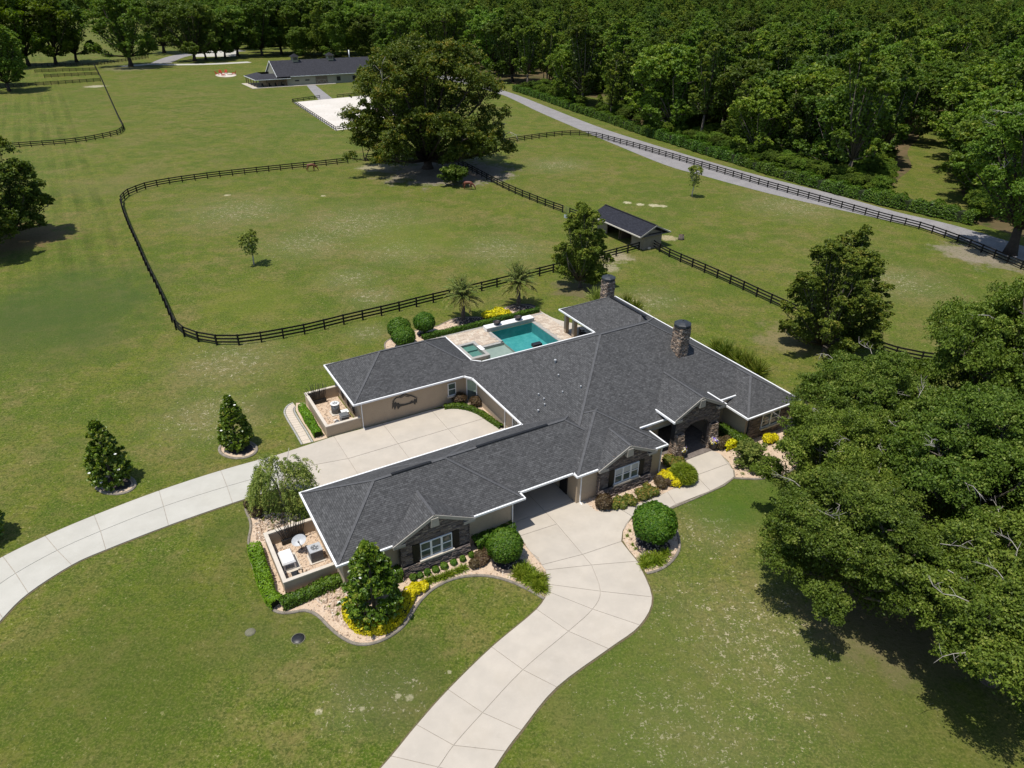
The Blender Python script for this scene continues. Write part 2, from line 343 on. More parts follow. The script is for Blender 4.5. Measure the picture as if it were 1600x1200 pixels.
def water_material():
    t = NT('pool_water'); P = t.pos()
    t.bump(t.noise(P, 3.2, 3, .6), .25, .05)
    t.b.inputs['Base Color'].default_value = (.55, .92, .92, 1); t.b.inputs['Roughness'].default_value = .03; t.b.inputs['IOR'].default_value = 1.33
    t.b.inputs['Transmission Weight'].default_value = 1.0
    # light may pass the surface so that the plaster below stays lit: a thin clear film over tinted plaster
    tr = t.node('ShaderNodeBsdfTransparent'); tr.inputs[0].default_value = (.88, .97, .96, 1)
    gl = t.node('ShaderNodeBsdfGlossy'); gl.inputs['Roughness'].default_value = .05
    for nd in t.n:
        if nd.type == 'BUMP': t.l.new(nd.outputs[0], gl.inputs['Normal'])
    fr = t.node('ShaderNodeFresnel'); fr.inputs[0].default_value = 1.33
    mx = t.node('ShaderNodeMixShader'); t.l.new(fr.outputs[0], mx.inputs[0]); t.l.new(tr.outputs[0], mx.inputs[1]); t.l.new(gl.outputs[0], mx.inputs[2]); t.l.new(mx.outputs[0], t.out.inputs[0])
    return t.m
M_water = water_material()
def plaster_material():
    t = NT('pool_plaster'); P = t.pos(); col = t.mix(t.mapr(t.noise(P, 1.6, 4, .6), .4, .65), (.036, .255, .265), (.065, .32, .32))
    v = t.node('ShaderNodeTexVoronoi', feature='DISTANCE_TO_EDGE'); v.inputs['Scale'].default_value = 2.6; t.l.new(P, v.inputs[0])
    return t.done(t.mix(t.mapr(v.outputs[0], .10, .0, 0, .22), col, (.09, .32, .32)), .7)
M_plaster = plaster_material()
M_shelf = mottled('shelf_plaster', (.33, .35, .31), (.28, .30, .27), 2, .7)
M_spaplaster = mottled('spa_plaster', (.11, .23, .19), (.09, .19, .165), 3, .7)

# foliage: each leaf carries a tint value; light also passes through it
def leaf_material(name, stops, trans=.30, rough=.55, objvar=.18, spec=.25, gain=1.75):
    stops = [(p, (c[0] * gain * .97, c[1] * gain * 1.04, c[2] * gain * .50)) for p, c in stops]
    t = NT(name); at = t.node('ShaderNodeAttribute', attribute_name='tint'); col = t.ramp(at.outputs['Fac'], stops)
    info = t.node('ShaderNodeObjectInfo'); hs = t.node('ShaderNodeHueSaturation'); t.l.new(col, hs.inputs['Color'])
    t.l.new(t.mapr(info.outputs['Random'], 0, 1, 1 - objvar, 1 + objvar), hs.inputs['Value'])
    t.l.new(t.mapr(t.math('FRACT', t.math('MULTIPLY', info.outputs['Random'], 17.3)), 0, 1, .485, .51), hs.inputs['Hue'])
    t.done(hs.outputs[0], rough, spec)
    tl = t.node('ShaderNodeBsdfTranslucent'); hs2 = t.node('ShaderNodeHueSaturation'); hs2.inputs['Value'].default_value = 1.25; hs2.inputs['Saturation'].default_value = 1.1
    t.l.new(hs.outputs[0], hs2.inputs['Color']); t.l.new(hs2.outputs[0], tl.inputs[0])
    mx = t.node('ShaderNodeMixShader'); mx.inputs[0].default_value = trans
    t.l.new(t.b.outputs[0], mx.inputs[1]); t.l.new(tl.outputs[0], mx.inputs[2]); t.l.new(mx.outputs[0], t.out.inputs[0])
    return t.m
L_oak = leaf_material('live_oak_leaves', [(0, (.030, .046, .012)), (.45, (.052, .078, .017)), (.8, (.080, .108, .028)), (1, (.135, .150, .060))], gain=2.05)
L_bigoak = leaf_material('turning_oak_leaves', [(0, (.028, .042, .010)), (.5, (.050, .070, .014)), (.82, (.078, .088, .020)), (1, (.150, .115, .030))], objvar=.0)
L_wood = leaf_material('woodland_leaves', [(0, (.026, .044, .011)), (.5, (.048, .076, .015)), (.85, (.070, .098, .022)), (1, (.105, .112, .036))], objvar=.38, gain=2.25)
L_lime = leaf_material('lime_tree_leaves', [(0, (.040, .060, .010)), (.5, (.080, .110, .016)), (1, (.140, .165, .03))], .4)
L_pine = leaf_material('pine_needles', [(0, (.030, .045, .012)), (.5, (.058, .080, .018)), (.85, (.092, .110, .028)), (1, (.130, .120, .042))], .30, objvar=.15, gain=2.5)
L_pine_dark = leaf_material('dark_pine_needles', [(0, (.026, .040, .010)), (.5, (.050, .070, .015)), (.85, (.082, .098, .024)), (1, (.125, .115, .040))], .25, objvar=.12, gain=1.95)
L_magn = leaf_material('magnolia_leaves', [(0, (.026, .042, .008)), (.5, (.055, .085, .013)), (.85, (.100, .120, .022)), (1, (.150, .135, .050))], .25, .40, .08, .45, gain=2.2)
L_box = leaf_material('clipped_shrub_leaves', [(0, (.020, .048, .007)), (.5, (.042, .092, .011)), (1, (.095, .145, .022))], .25, .5, .1, gain=1.32)
L_hedge = leaf_material('bright_hedge_leaves', [(0, (.050, .110, .008)), (.5, (.095, .185, .012)), (1, (.150, .250, .020))], .3, .5, .06, gain=1.2)
L_roadhedge = leaf_material('road_hedge_leaves', [(0, (.026, .058, .008)), (.5, (.055, .105, .013)), (1, (.100, .150, .022))], .25, .5, .06, gain=1.15)
L_yellow = leaf_material('golden_shrub_leaves', [(0, (.28, .24, .010)), (.5, (.52, .44, .012)), (1, (.70, .60, .03))], .3, .5, .05, gain=1.2)
L_burg = leaf_material('burgundy_shrub_leaves', [(0, (.036, .022, .022)), (.5, (.078, .045, .045)), (1, (.14, .10, .095))], .2, .5, .05, gain=1.0)
L_grassy = leaf_material('strap_leaf_clumps', [(0, (.055, .090, .010)), (.5, (.115, .165, .018)), (1, (.22, .25, .05))], .3, .5, .1, gain=1.2)
L_fine = leaf_material('feathery_leaves', [(0, (.050, .070, .026)), (.5, (.105, .130, .052)), (1, (.20, .20, .10))], .35, .6, .1, gain=1.9)
L_palm = leaf_material('palm_leaflets', [(0, (.060, .080, .030)), (.5, (.120, .140, .065)), (1, (.20, .175, .10))], .2, .6, .06, .2, gain=1.35)
L_rose = leaf_material('rose_bush_leaves', [(0, (.04, .06, .015)), (.5, (.09, .115, .03)), (.85, (.16, .14, .05)), (1, (.42, .20, .12))], .2, gain=1.2)
M_bark = mottled('grey_bark', (.12, .10, .08), (.085, .07, .055), 3, .95, c3=(.20, .18, .15), scale2=8, bump=(12, .6, .05))
M_bark_pale = mottled('pale_dead_wood', (.40, .37, .33), (.30, .275, .24), 3, .9)
M_bark_dark = mottled('dark_bark', (.060, .045, .035), (.040, .032, .026), 3, .95)
# ------------------------------------------------------------------ ground, roads, slabs, beds
def px2(*pts): return [gp(*p) for p in pts]
def hp2(*pts): return [(HP(*p).x, HP(*p).y) for p in pts]
def area2(P): return sum(P[i][0] * P[(i + 1) % len(P)][1] - P[(i + 1) % len(P)][0] * P[i][1] for i in range(len(P))) / 2
def inset(P, d):
    if area2(P) < 0: P = P[::-1]
    Q = []; n = len(P)
    for i in range(n):
        a, b, c = Vector(P[i - 1]), Vector(P[i]), Vector(P[(i + 1) % n])
        e1, e2 = (b - a), (c - b)
        if e1.length < 1e-6 or e2.length < 1e-6: continue
        e1.normalize(); e2.normalize(); n1 = Vector((-e1.y, e1.x)); n2 = Vector((-e2.y, e2.x)); m = n1 + n2
        if m.length < 1e-4: m = n1.copy()
        m.normalize(); k = d / max(.45, m.dot(n1)); q = b + m * k; Q.append((q.x, q.y))
    return Q
def sheet(name, poly, z0, z1, mat, kind='structure', parent=None):
    mb = MB(); mb.prism(poly, z0, z1, 0)
    return tag(mb.build(name, mat, parent), kind=kind)
POOL_HOLE = hp2((28.3, 22.0), (28.3, 23.2), (24.95, 23.2), (24.95, 28.0), (28.3, 28.0), (28.3, 31.2), (33.95, 31.2), (33.95, 22.0))
g = MB(); S = 6000
xs = [-S, -900, -300, -60, 60, 300, 900, S]; ys = [-300, -60, 40, 120, 300, 900, S]
for i in range(len(xs) - 1):
    for j in range(len(ys) - 1):
        if i == 3 and j == 2: continue
        g.face([(xs[i], ys[j], 0), (xs[i + 1], ys[j], 0), (xs[i + 1], ys[j + 1], 0), (xs[i], ys[j + 1], 0)])
from mathutils.geometry import tessellate_polygon
outer = [(-60, 40), (60, 40), (60, 120), (-60, 120)]
allp = outer + POOL_HOLE
for tri in tessellate_polygon([[Vector((*p, 0)) for p in outer], [Vector((*p, 0)) for p in POOL_HOLE]]):
    q = [(*allp[k], 0) for k in tri]
    if area2([p[:2] for p in q]) < 0: q = q[::-1]
    g.face(q)
tag(g.build('ground', M_lawn), kind='structure')

def slab_strip(parent, L, C, R, mat, z1=.075, gap=.022, sub=4, skip=()):
    cl = smooth_path(px2(*L), sub); cc = smooth_path(px2(*C), sub); cr = smooth_path(px2(*R), sub)
    for i in range(len(L) - 1):
        for a, b in ((cl, cc), (cc, cr)):
            poly = [tuple(p)[:2] for p in a[i * sub:(i + 1) * sub + 1]] + [tuple(p)[:2] for p in b[i * sub:(i + 1) * sub + 1]][::-1]
            mb = MB(); mb.prism(inset(poly, gap), -.05, z1); mb.build('slab', mat, parent)
    return [tuple(p)[:2] for p in cl] + [tuple(p)[:2] for p in cr][::-1]
def slab_poly(parent, poly, mat, z1=.075, gap=.022):
    mb = MB(); mb.prism(inset(poly, gap), -.05, z1); mb.build('slab', mat, parent)

# front drive
drive = empty('front_driveway', (0, 0, 0)); drive['kind'] = 'structure'
L = [(560, 1240), (611, 1182.5), (651, 1133.5), (700, 1078.6), (768, 1012), (838, 953), (855, 925), (855.8, 914), (852, 892)]
C = [(668, 1216), (685, 1200), (708.8, 1166), (754, 1115), (817, 1047.8), (888, 987.6), (925.8, 953), (938, 925), (924, 884)]
R = [(745, 1238), (772, 1205), (761 + 17, 1193), (807, 1151), (866, 1081.7), (940, 1043), (987, 988), (1018.5, 937.5), (997, 879.8)]
R = [(728, 1262), (761, 1219), (790, 1175), (815, 1142), (870, 1075), (951, 1015), (1000, 978), (1019, 934), (996, 878)]
out = slab_strip(drive, L, C, R, M_conc)
fan = px2((852, 892), (846, 884), (910, 867.5), (924, 884)); slab_poly(drive, fan, M_conc)
slab_poly(drive, px2((924, 884), (910, 867.5), (971, 847), (982, 861), (996, 878)), M_conc)
slab_poly(drive, px2((846, 884), (840, 872), (829, 864), (821, 853), (808, 840), (869.8, 820), (910, 867.5)), M_conc)
slab_poly(drive, px2((808, 840), (798, 829)) + hp2((13.45, .75), (16.47, .75)) + px2((869.8, 820),), M_conc)
slab_poly(drive, px2((910, 867.5), (869.8, 820)) + hp2((16.47, .75), (19.1, .75), (19.85, .35)) + px2((931.6, 799), (953, 801), (969, 796.5), (988, 808), (978, 820), (973, 831), (971, 847)), M_conc)
slab_poly(drive, hp2((13.45, .75), (16.47, .75), (16.47, 8.0), (13.45, 8.0)), M_conc); slab_poly(drive, hp2((16.47, .75), (19.1, .75), (19.1, 8.0), (16.47, 8.0)), M_conc)
base = out[:len(out) // 2] + px2((846, 884), (829, 864), (798, 829)) + hp2((13.45, 8), (19.1, 8), (19.85, .35)) + px2((931.6, 799), (969, 796.5), (988, 808), (973, 831), (971, 847)) + out[len(out) // 2:]
mb = MB(); mb.prism(inset(base, .03), -.02, .045); mb.build('joint_bed', M_joint, drive)

# entry walk
walk = empty('entry_walk', (0, 0, 0)); walk['kind'] = 'structure'
ws = [[(988, 808), (969, 796.5), (993, 789), (1003, 786), (1017, 806), (1005, 810)],
      [(1017, 806), (1003, 786), (1021.8, 780), (1042, 769), (1056, 789), (1045, 795)],
      [(1056, 789), (1042, 769), (1069, 757), (1087, 744), (1110, 768), (1082, 779)],
      [(1110, 768), (1087, 744), (1136.5, 726), (1146, 735), (1147, 746), (1130, 758)],
      [(1087, 744), (1078, 730), (1070, 718), (1104, 703.5), (1113, 705), (1126, 710), (1136.5, 726)]]
for p in ws: slab_poly(walk, px2(*p), M_conc)
mb = MB(); mb.prism(inset(px2((988, 808), (969, 796.5), (1003, 786), (1042, 769), (1069, 757), (1087, 744), (1070, 718), (1104, 703.5), (1126, 710), (1140, 724), (1147, 740), (1130, 758), (1082, 779), (1045, 795), (1005, 810)), .03), -.02, .04); mb.build('joint_bed', M_joint, walk)

# rear drive and courtyard
rear = empty('rear_driveway', (0, 0, 0)); rear['kind'] = 'structure'
U = [(-95, 935), (-40, 897), (5, 870.5), (71, 838.5), (147.5, 806), (248.8, 767.5), (345, 736), (432, 712), (497, 691)]
Cc = [(-65, 968), (-20, 929), (25, 897), (90, 861), (157.5, 831), (256, 792.5), (355, 761), (444, 736), (520, 723)]
Lo = [(-30, 1010), (5, 967), (45, 928), (112.5, 884), (166, 860), (263.8, 822), (363.8, 787), (440, 763), (520, 745)]
U[-1] = tuple(np.array([497, 691])); 
o2 = slab_strip(rear, U[:-1], Cc[:-1], Lo[:-1], M_conc_new)
vc = 14.9; a0 = UVh(G(432, 712)); a1 = UVh(G(444, 736)); a2 = UVh(G(440, 763))
def hpoly(*p): return hp2(*p)
cs = [[a0, (5.46, 18.85), (5.46, vc), a1], [a1, (5.46, vc), (5.46, 9.2), a2],
      [(5.46, 18.85), (10.05, 18.75), (10.05, vc), (5.46, vc)], [(5.46, vc), (10.05, vc), (10.05, 8.3), (5.46, 8.3)],
      [(10.05, 18.75), (14.95, 18.75), (14.95, vc), (10.05, vc)], [(10.05, vc), (14.95, vc), (14.95, 8.3), (10.05, 8.3)],
      [(14.95, 18.75), (16.2, 18.45), (17.2, 18.05), (18.0, 17.3), (18.55, 16.4), (18.85, 15.5), (19.0, vc), (14.95, vc)],
      [(14.95, vc), (19.0, vc), (19.25, 13.8), (19.45, 12.6), (19.45, 8.3), (14.95, 8.3)]]
for p in cs: slab_poly(rear, hp2(*p), M_conc)
mb = MB(); mb.prism(inset(o2, .03), -.02, .045); mb.build('joint_bed', M_joint, rear)
mb = MB(); mb.prism(inset(hp2(a0, (5.46, 18.8), (14.95, 18.7), (17.2, 18.0), (18.5, 16.4), (19.4, 12.6), (19.45, 8.3), (5.46, 8.3), a2), .03), -.02, .045); mb.build('joint_bed', M_joint, rear)

def soil_edge(poly):
    m = MB(); m.prism(inset(poly, -.10), -.02, .016); tag(m.build('soil_edge', M_soiledge), kind='structure')
soil_edge(base); soil_edge(o2); soil_edge(px2((1147, 746), (1130, 758.5), (1082, 780), (1045, 795.5), (1005, 811), (988, 808), (1042, 770), (1110, 745)))
# farm road and its verge
rl = smooth_path(px2((560, 100), (700, 125), (775, 145), (803, 156), (840, 174), (900, 200), (960, 225.5), (1040, 258), (1100, 275), (1200, 302), (1330, 332), (1440, 357), (1530, 385), (1640, 425)), 4)
rr = smooth_path(px2((560, 96), (720, 122), (785, 141), (815, 151), (850, 165), (930, 196.5), (1000, 219.5), (1110, 253), (1200, 278), (1300, 303), (1400, 331), (1490, 352), (1600, 385), (1700, 420)), 4)
m = MB(); n = min(len(rl), len(rr))
for i in range(n - 1): m.face([(*rl[i][:2], .02), (*rl[i + 1][:2], .02), (*rr[i + 1][:2], .02), (*rr[i][:2], .02)])
tag(m.build('road', M_asphalt), kind='structure')
# sandy shoulder flecks and lane by the barn
def ribbon(name, P, w, z, mat):
    P = smooth_path(P, 5); m = MB()
    for i in range(len(P) - 1):
        q = []
        for k in (i, i + 1):
            d = (P[min(k + 1, len(P) - 1)] - P[max(k - 1, 0)]); d.normalize(); nn = Vector((-d.y, d.x)) * (w / 2); q.append((P[k].to_2d() - nn, P[k].to_2d() + nn))
        m.face([(*q[0][0], z), (*q[1][0], z), (*q[1][1], z), (*q[0][1], z)])
    return tag(m.build(name, mat), kind='structure')
ribbon('farm_lane', [G(390, 97), G(330, 100), G(270, 101), G(235, 100.5), G(190, 104)], 6, .02, M_conc_new)
ribbon('farm_lane', [G(250, 99), G(275, 89), G(310, 83), G(380, 79)], 9, .024, M_asphalt)
sheet('barn_yard', px2((300, 89), (318, 80), (372, 78), (372, 88)), 0, .028, M_conc_new)

# riding arena
ar = px2((458.5, 160), (524.5, 204), (690, 184), (600, 146.5)); sheet('arena_sand', ar, 0, .03, M_sand)
tpa = px2((479, 133.5), (492, 132.5), (522, 156), (499, 157.5)); sheet('barn_path', tpa, 0, .02, M_asphalt)

# forest floor behind the hedge
ff = px2((560, 118), (700, 119), (790, 126), (850, 152), (930, 183), (1000, 207), (1110, 240), (1200, 265), (1300, 291), (1400, 318), (1520, 348), (1700, 400))
far = [(900, 300), (900, 1100), (-40, 1100)]
sheet('forest_floor', ff + far, 0, .012, M_litter)
clear = [tuple(p)[:2] for p in smooth_path(px2((1388, 313), (1402, 282), (1424, 262), (1418, 236), (1436, 214), (1432, 190), (1462, 186), (1496, 190), (1490, 226), (1508, 262), (1502, 300), (1516, 330), (1450, 322)), 4, True)]; sheet('grass_clearing', clear, 0, .02, M_lawn)
clear2 = [tuple(p)[:2] for p in smooth_path(px2((905, 163), (912, 151), (935, 153), (955, 148), (962, 163), (950, 172), (930, 166)), 4, True)]; sheet('grass_clearing', clear2, 0, .02, M_lawn)

# ---- planting beds: crushed rock sheet, stones scattered on it, moulded kerb round it
def curb(P, closed=False, w=.20, h=.13):
    P = [Vector((p[0], p[1], 0)) for p in P]; m = MB(); n = len(P); prof = [(-w / 2, -.03), (-w / 2, h * .55), (-w * .25, h), (w * .2, h), (w / 2, h * .6), (w / 2, -.03)]
    rows = []
    for i in range(n):
        a = P[(i - 1) % n] if closed else P[max(i - 1, 0)]; b = P[(i + 1) % n] if closed else P[min(i + 1, n - 1)]
        d = (b - a).normalized(); nn = Vector((-d.y, d.x, 0)); rows.append([P[i] + nn * x + Vector((0, 0, z)) for x, z in prof])
    V = [v for r in rows for v in r]; k = len(prof); Fs = []
    for i in range(n if closed else n - 1):
        for j in range(k - 1): Fs.append((i * k + j, ((i + 1) % n) * k + j, ((i + 1) % n) * k + j + 1, i * k + j + 1))
    m.grid(V, Fs, 0, smooth=False); return m
def rock_scatter(polys_z, n, smin, smax, rng, avoid=None):
    """small angular stones lying on a bed, one mesh"""
    m = MB()
    for poly, z, share in polys_z:
        xs = [p[0] for p in poly]; ys = [p[1] for p in poly]; k = 0; guard = 0
        while k < n * share and guard < n * 12:
            guard += 1
            x = rng.uniform(min(xs), max(xs)); y = rng.uniform(min(ys), max(ys))
            if not inpoly(x, y, poly): continue
            k += 1; s = rng.uniform(smin, smax) * (1 + (rng.random() < .06) * .9); a = rng.uniform(0, PI); V = []
            for (dx, dy, dz) in ((-1, -.7, 0), (1, -.8, 0), (.9, .8, 0), (-.9, .7, 0), (-.5, -.4, .8), (.6, -.3, .7), (.4, .5, .85), (-.45, .4, .7)):
                px, py = dx * s * rng.uniform(.35, .6), dy * s * rng.uniform(.3, .55)
                V.append((x + px * math.cos(a) - py * math.sin(a), y + px * math.sin(a) + py * math.cos(a), z + dz * s * .55))
            m.grid(V, [(4, 5, 6, 7), (0, 1, 5, 4), (1, 2, 6, 5), (2, 3, 7, 6), (3, 0, 4, 7)])
    return m
rng = random.Random(3)
bed1_edge = [tuple(p)[:2] for p in smooth_path(px2((385.5, 780.6), (384.4, 796.8), (391, 814), (392, 827), (388.7, 846.6), (392, 872.6), (400.6, 898.6), (411, 929), (421, 948), (435.3, 957), (452.6, 958), (476.5, 954.5), (496, 962), (513.3, 979), (530.6, 994), (550, 1004.8), (569.6, 1007.5), (589, 1004), (610.7, 994), (630.2, 978.8), (643.2, 960), (652, 946), (661, 935), (675, 922), (693, 911.5), (711, 904.5), (732, 900.5), (757.5, 900), (780, 903.8), (802.5, 911), (822, 920), (840, 930), (851, 936)), 3)]
bed1 = bed1_edge + px2((855, 920), (852, 890), (840, 870), (829, 862), (808, 838), (799, 829)) + hp2((13.3, 1.0), (.4, 1.0), (.4, 8.3), (-2.6, 8.7))
bed2_edge = [tuple(p)[:2] for p in smooth_path(px2((1045.6, 796), (1053, 813), (1057.5, 831), (1061, 845), (1061, 858), (1054, 872), (1042, 884), (1027, 892), (1010, 896.5)), 4)]
bed2 = bed2_edge + px2((1003, 885), (993, 872), (981.7, 858), (973.5, 845), (973.5, 831), (979.5, 820), (989.5, 809), (1006, 811))
bed3 = px2((914, 786), (931.6, 799), (953, 801), (969, 796.5), (993, 789), (1012, 782), (1042, 769), (1069, 757), (1087, 744), (1078, 730), (1070, 718)) + hp2((29.6, 1.2), (29.6, 3.2), (27.4, 3.2), (27.2, .8), (19.9, .5))
bed4_edge = [tuple(p)[:2] for p in smooth_path(px2((1147, 747.5), (1165, 748.5), (1190, 748.5), (1215, 744), (1240, 733), (1262, 712), (1272, 690), (1262, 665)), 3)]
bed4 = px2((1106, 703), (1113, 705), (1126, 710), (1138, 721), (1146, 734)) + bed4_edge + hp2((43.0, 2), (37.2, 1), (37.2, 3.2), (33.9, 3.0))
bed5_edge = [tuple(p)[:2] for p in smooth_path(px2((603, 548), (602, 536), (618, 526.5), (649, 517), (680, 511), (694, 505), (715, 497), (745, 496.5), (762, 495), (777, 487), (791, 481), (815, 477), (841, 481)), 4)]
bed5 = bed5_edge + hp2((36.5, 33.0), (20.6, 32.6), (18.5, 31.5), (17.0, 29.0))
bed6 = px2((462, 641), (470, 656), (481, 673), (491, 690.5)) + hp2((4.9, 18.95), (4.9, 25.9), (4.1, 26.3))
bed7 = hp2((16.2, 18.85), (16.3, 18.55), (17.3, 18.1), (18.1, 17.35), (18.65, 16.4), (18.95, 15.5), (19.3, 13.8), (19.5, 12.6), (19.55, 8.6), (19.75, 8.6), (19.75, 17.9), (18.9, 18.95))
encl_in1 = hp2((-3.1, 2.0), (.3, 2.0), (.3, 7.35), (-3.1, 7.35)); encl_in2 = hp2((5.0, 19.1), (8.0, 19.1), (8.0, 25.6), (5.0, 25.6))
beds = [bed1, bed2, bed3, bed4, bed5, bed6, bed7]
for b in beds: sheet('gravel_bed', b, -.02, .035, M_gravel_bed)
for e, c in ((bed1_edge, 0), (bed2_edge, 0), (bed4_edge, 0)): tag(curb(e).build('garden_kerb', M_curb), kind='structure')
tag(curb(px2((1146, 736), (1147.5, 746), (1131, 759), (1083, 780.5), (1046, 796)), w=.16, h=.10).build('garden_kerb', M_curb), kind='structure')
tag(curb(bed5_edge, w=.16, h=.1).build('garden_kerb', M_curb), kind='structure')
sc = [(bed1, .03, .30), (bed2, .03, .07), (bed3, .03, .16), (bed4, .03, .14), (bed5, .03, .14), (encl_in1, .05, .10), (encl_in2, .05, .09)]
tag(rock_scatter(sc, 6500, .06, .17, rng).build('landscape_stones', M_chips), kind='stuff')
band = bed1_edge[:60]
# riverstone band inside bed 1 (larger, paler stones)
tag(rock_scatter([(px2((400, 800), (470, 805), (455, 830), (400, 850)), .03, .4), (px2((480, 925), (545, 905), (575, 960), (545, 985), (505, 950)), .03, .6)], 700, .16, .30, rng).build('river_stones', M_chips), kind='stuff')
# tree rings on the lawn
def ring(cx, cy, rx, ry, label_dark=True):
    P = []
    for k in range(28):
        t = 2 * PI * k / 28; P.append(gp(cx + rx * math.cos(t), cy + ry * math.sin(t)))
    sheet('gravel_bed', P, -.02, .03, M_gravel_bed); tag(curb(P, True, w=.26, h=.12).build('garden_kerb', M_curb), kind='structure')
    Q = [gp(cx + rx * .1 + rx * .72 * math.cos(2 * PI * k / 20), cy - ry * .1 + ry * .70 * math.sin(2 * PI * k / 20)) for k in range(20)]
    sheet('mulch', Q, -.02, .036, M_mulch)
ring(180, 757, 31, 15.5); ring(372, 702.5, 29, 14)
def mulch_px(cx, cy, rx, ry):
    sheet('mulch', [gp(cx + rx * (1 + .08 * math.sin(k * 2.3)) * math.cos(2 * PI * k / 22), cy + ry * (1 + .08 * math.cos(k * 1.7)) * math.sin(2 * PI * k / 22)) for k in range(22)], -.02, .042, M_mulch)
mulch_px(1020, 852, 27, 18); mulch_px(796, 884, 27, 13); mulch_px(590, 966, 26, 11); mulch_px(735, 502, 26, 7.5); mulch_px(815, 481, 24, 6.5); mulch_px(664, 524, 12, 5); mulch_px(625, 533, 10, 4)
# paver strip by the rear yard
ps = empty('paver_strip', (0, 0, 0)); ps['kind'] = 'structure'
oe = smooth_path(hp2((3.85, 26.55), (3.2, 26.25), (2.62, 25.3), (2.5, 24.0), (2.52, 22.5), (2.54, 21.0), (2.54, 19.0)), 3)
ie = smooth_path(hp2((3.9, 25.5), (3.75, 25.3), (3.62, 24.8), (3.6, 23.6), (3.62, 22.3), (3.65, 21.0), (3.64, 18.9)), 3)
for i in range(len(oe) - 1):
    for f0, f1, mt, nm in ((.0, .16, M_coping, 'border_stone'), (.18, .82, M_paver, 'paver'), (.84, 1.0, M_coping, 'border_stone')):
        q = [oe[i].lerp(ie[i], f0), oe[i + 1].lerp(ie[i + 1], f0), oe[i + 1].lerp(ie[i + 1], f1), oe[i].lerp(ie[i], f1)]
        m = MB(); m.prism(inset([tuple(p)[:2] for p in q], .012), -.02, .06); m.build(nm, mt, ps)
# ------------------------------------------------------------------ the house
house = empty('ranch_house', HO, HROT, 'long tan stucco ranch house with dark grey hipped shingle roofs and stone gables', 'house')
KZ = (CAM_H - 3.05) / (CAM_H - 2.85); _uc, _vc = UVh((0, 0))
def T(u, v, z=2.85): return Vector((_uc + KZ * (u - _uc), _vc + KZ * (v - _vc), CAM_H - KZ * (CAM_H - z)))
SL = .567
def roof_face(mb, pts, m=0):
    """adds a roof plane with shingle courses: u runs level, v runs up the slope"""
    pts = [Vector(p) for p in pts]; n = (pts[1] - pts[0]).cross(pts[2] - pts[0]).normalized()
    if n.z < 0: pts = pts[::-1]; n = -n
    e = Vector((0, 0, 1)).cross(n)
    e = Vector((1, 0, 0)) if e.length < 1e-4 else e.normalized(); w = n.cross(e)
    mb.face(pts, m, [(p.dot(e) + 50, p.dot(w) + 50) for p in pts])
def hip_roof(u0, u1, v0, v1, ze=2.85, axis=None, cutv=None, thick=.20, caps=True, ridgevent=None, sides='fbrl'):
    """hipped block: closed solid with fascia/gutter ring and soffit; interpenetrates its neighbours like the real roofs"""
    du, dv = u1 - u0, v1 - v0; axis = axis or ('u' if du >= dv else 'v'); h = min(du, dv) / 2; zr = ze + SL * h
    if axis == 'u': r0, r1 = (u0 + h, (v0 + v1) / 2, zr), (u1 - h, (v0 + v1) / 2, zr)
    else: r0, r1 = ((u0 + u1) / 2, v0 + h, zr), ((u0 + u1) / 2, v1 - h, zr)
    A, B, C, D = (u0, v0, ze), (u1, v0, ze), (u1, v1, ze), (u0, v1, ze); vf = v0; zf = ze
    mb = MB(); t = lambda p: T(*p)
    if cutv is not None:
        vf = cutv; d = cutv - v0; zf = ze + SL * d
        Ac, Bc = (u0 + d, cutv, zf), (u1 - d, cutv, zf); A2, B2 = (u0, cutv, ze), (u1, cutv, ze)
        roof_face(mb, [t(Ac), t(Bc), t(r1), t(r0)]); roof_face(mb, [t(B2), t(C), t(r1), t(Bc)]); roof_face(mb, [t(C), t(D), t(r0), t(r1)]); roof_face(mb, [t(D), t(A2), t(Ac), t(r0)])
        mb.face([t(A2), t(B2), t(Bc), t(Ac)], 1)
        A, B = A2, B2
    elif axis == 'u':
        roof_face(mb, [t(A), t(B), t(r1), t(r0)]); roof_face(mb, [t(B), t(C), t(r1)]); roof_face(mb, [t(C), t(D), t(r0), t(r1)]); roof_face(mb, [t(D), t(A), t(r0)])
    else:
        roof_face(mb, [t(A), t(B), t(r0)]); roof_face(mb, [t(B), t(C), t(r1), t(r0)]); roof_face(mb, [t(C), t(D), t(r1)]); roof_face(mb, [t(D), t(A), t(r0), t(r1)])
    low = [Vector((p.x, p.y, p.z - thick)) for p in (t(A), t(B), t(C), t(D))]
    mb.face(low[::-1], 2)
    for i in range(4):
        a, b = (t(A), t(B), t(C), t(D))[i], (t(A), t(B), t(C), t(D))[(i + 1) % 4]
        mb.face([low[i], low[(i + 1) % 4], b, a], 2)
    mb.build('roof', [M_shingle, M_stucco, M_trim], house)
    if caps:
        m = MB()
        for e, r in ((A, r0), (D, r0), (B, r1), (C, r1)) if axis == 'u' else ((A, r0), (B, r0), (C, r1), (D, r1)):
            if cutv is not None and e[1] == cutv: e = (u0 + cutv - v0, cutv, zf) if e[0] == u0 else (u1 - (cutv - v0), cutv, zf)
            m.bar(t(e) + Vector((0, 0, .012)), t(r) + Vector((0, 0, .012)), .20, .022)
        m.bar(t(r0) + Vector((0, 0, .005)), t(r1) + Vector((0, 0, .005)), .22, .03)
        m.build('ridge_cap', M_ridge, house)
    return t
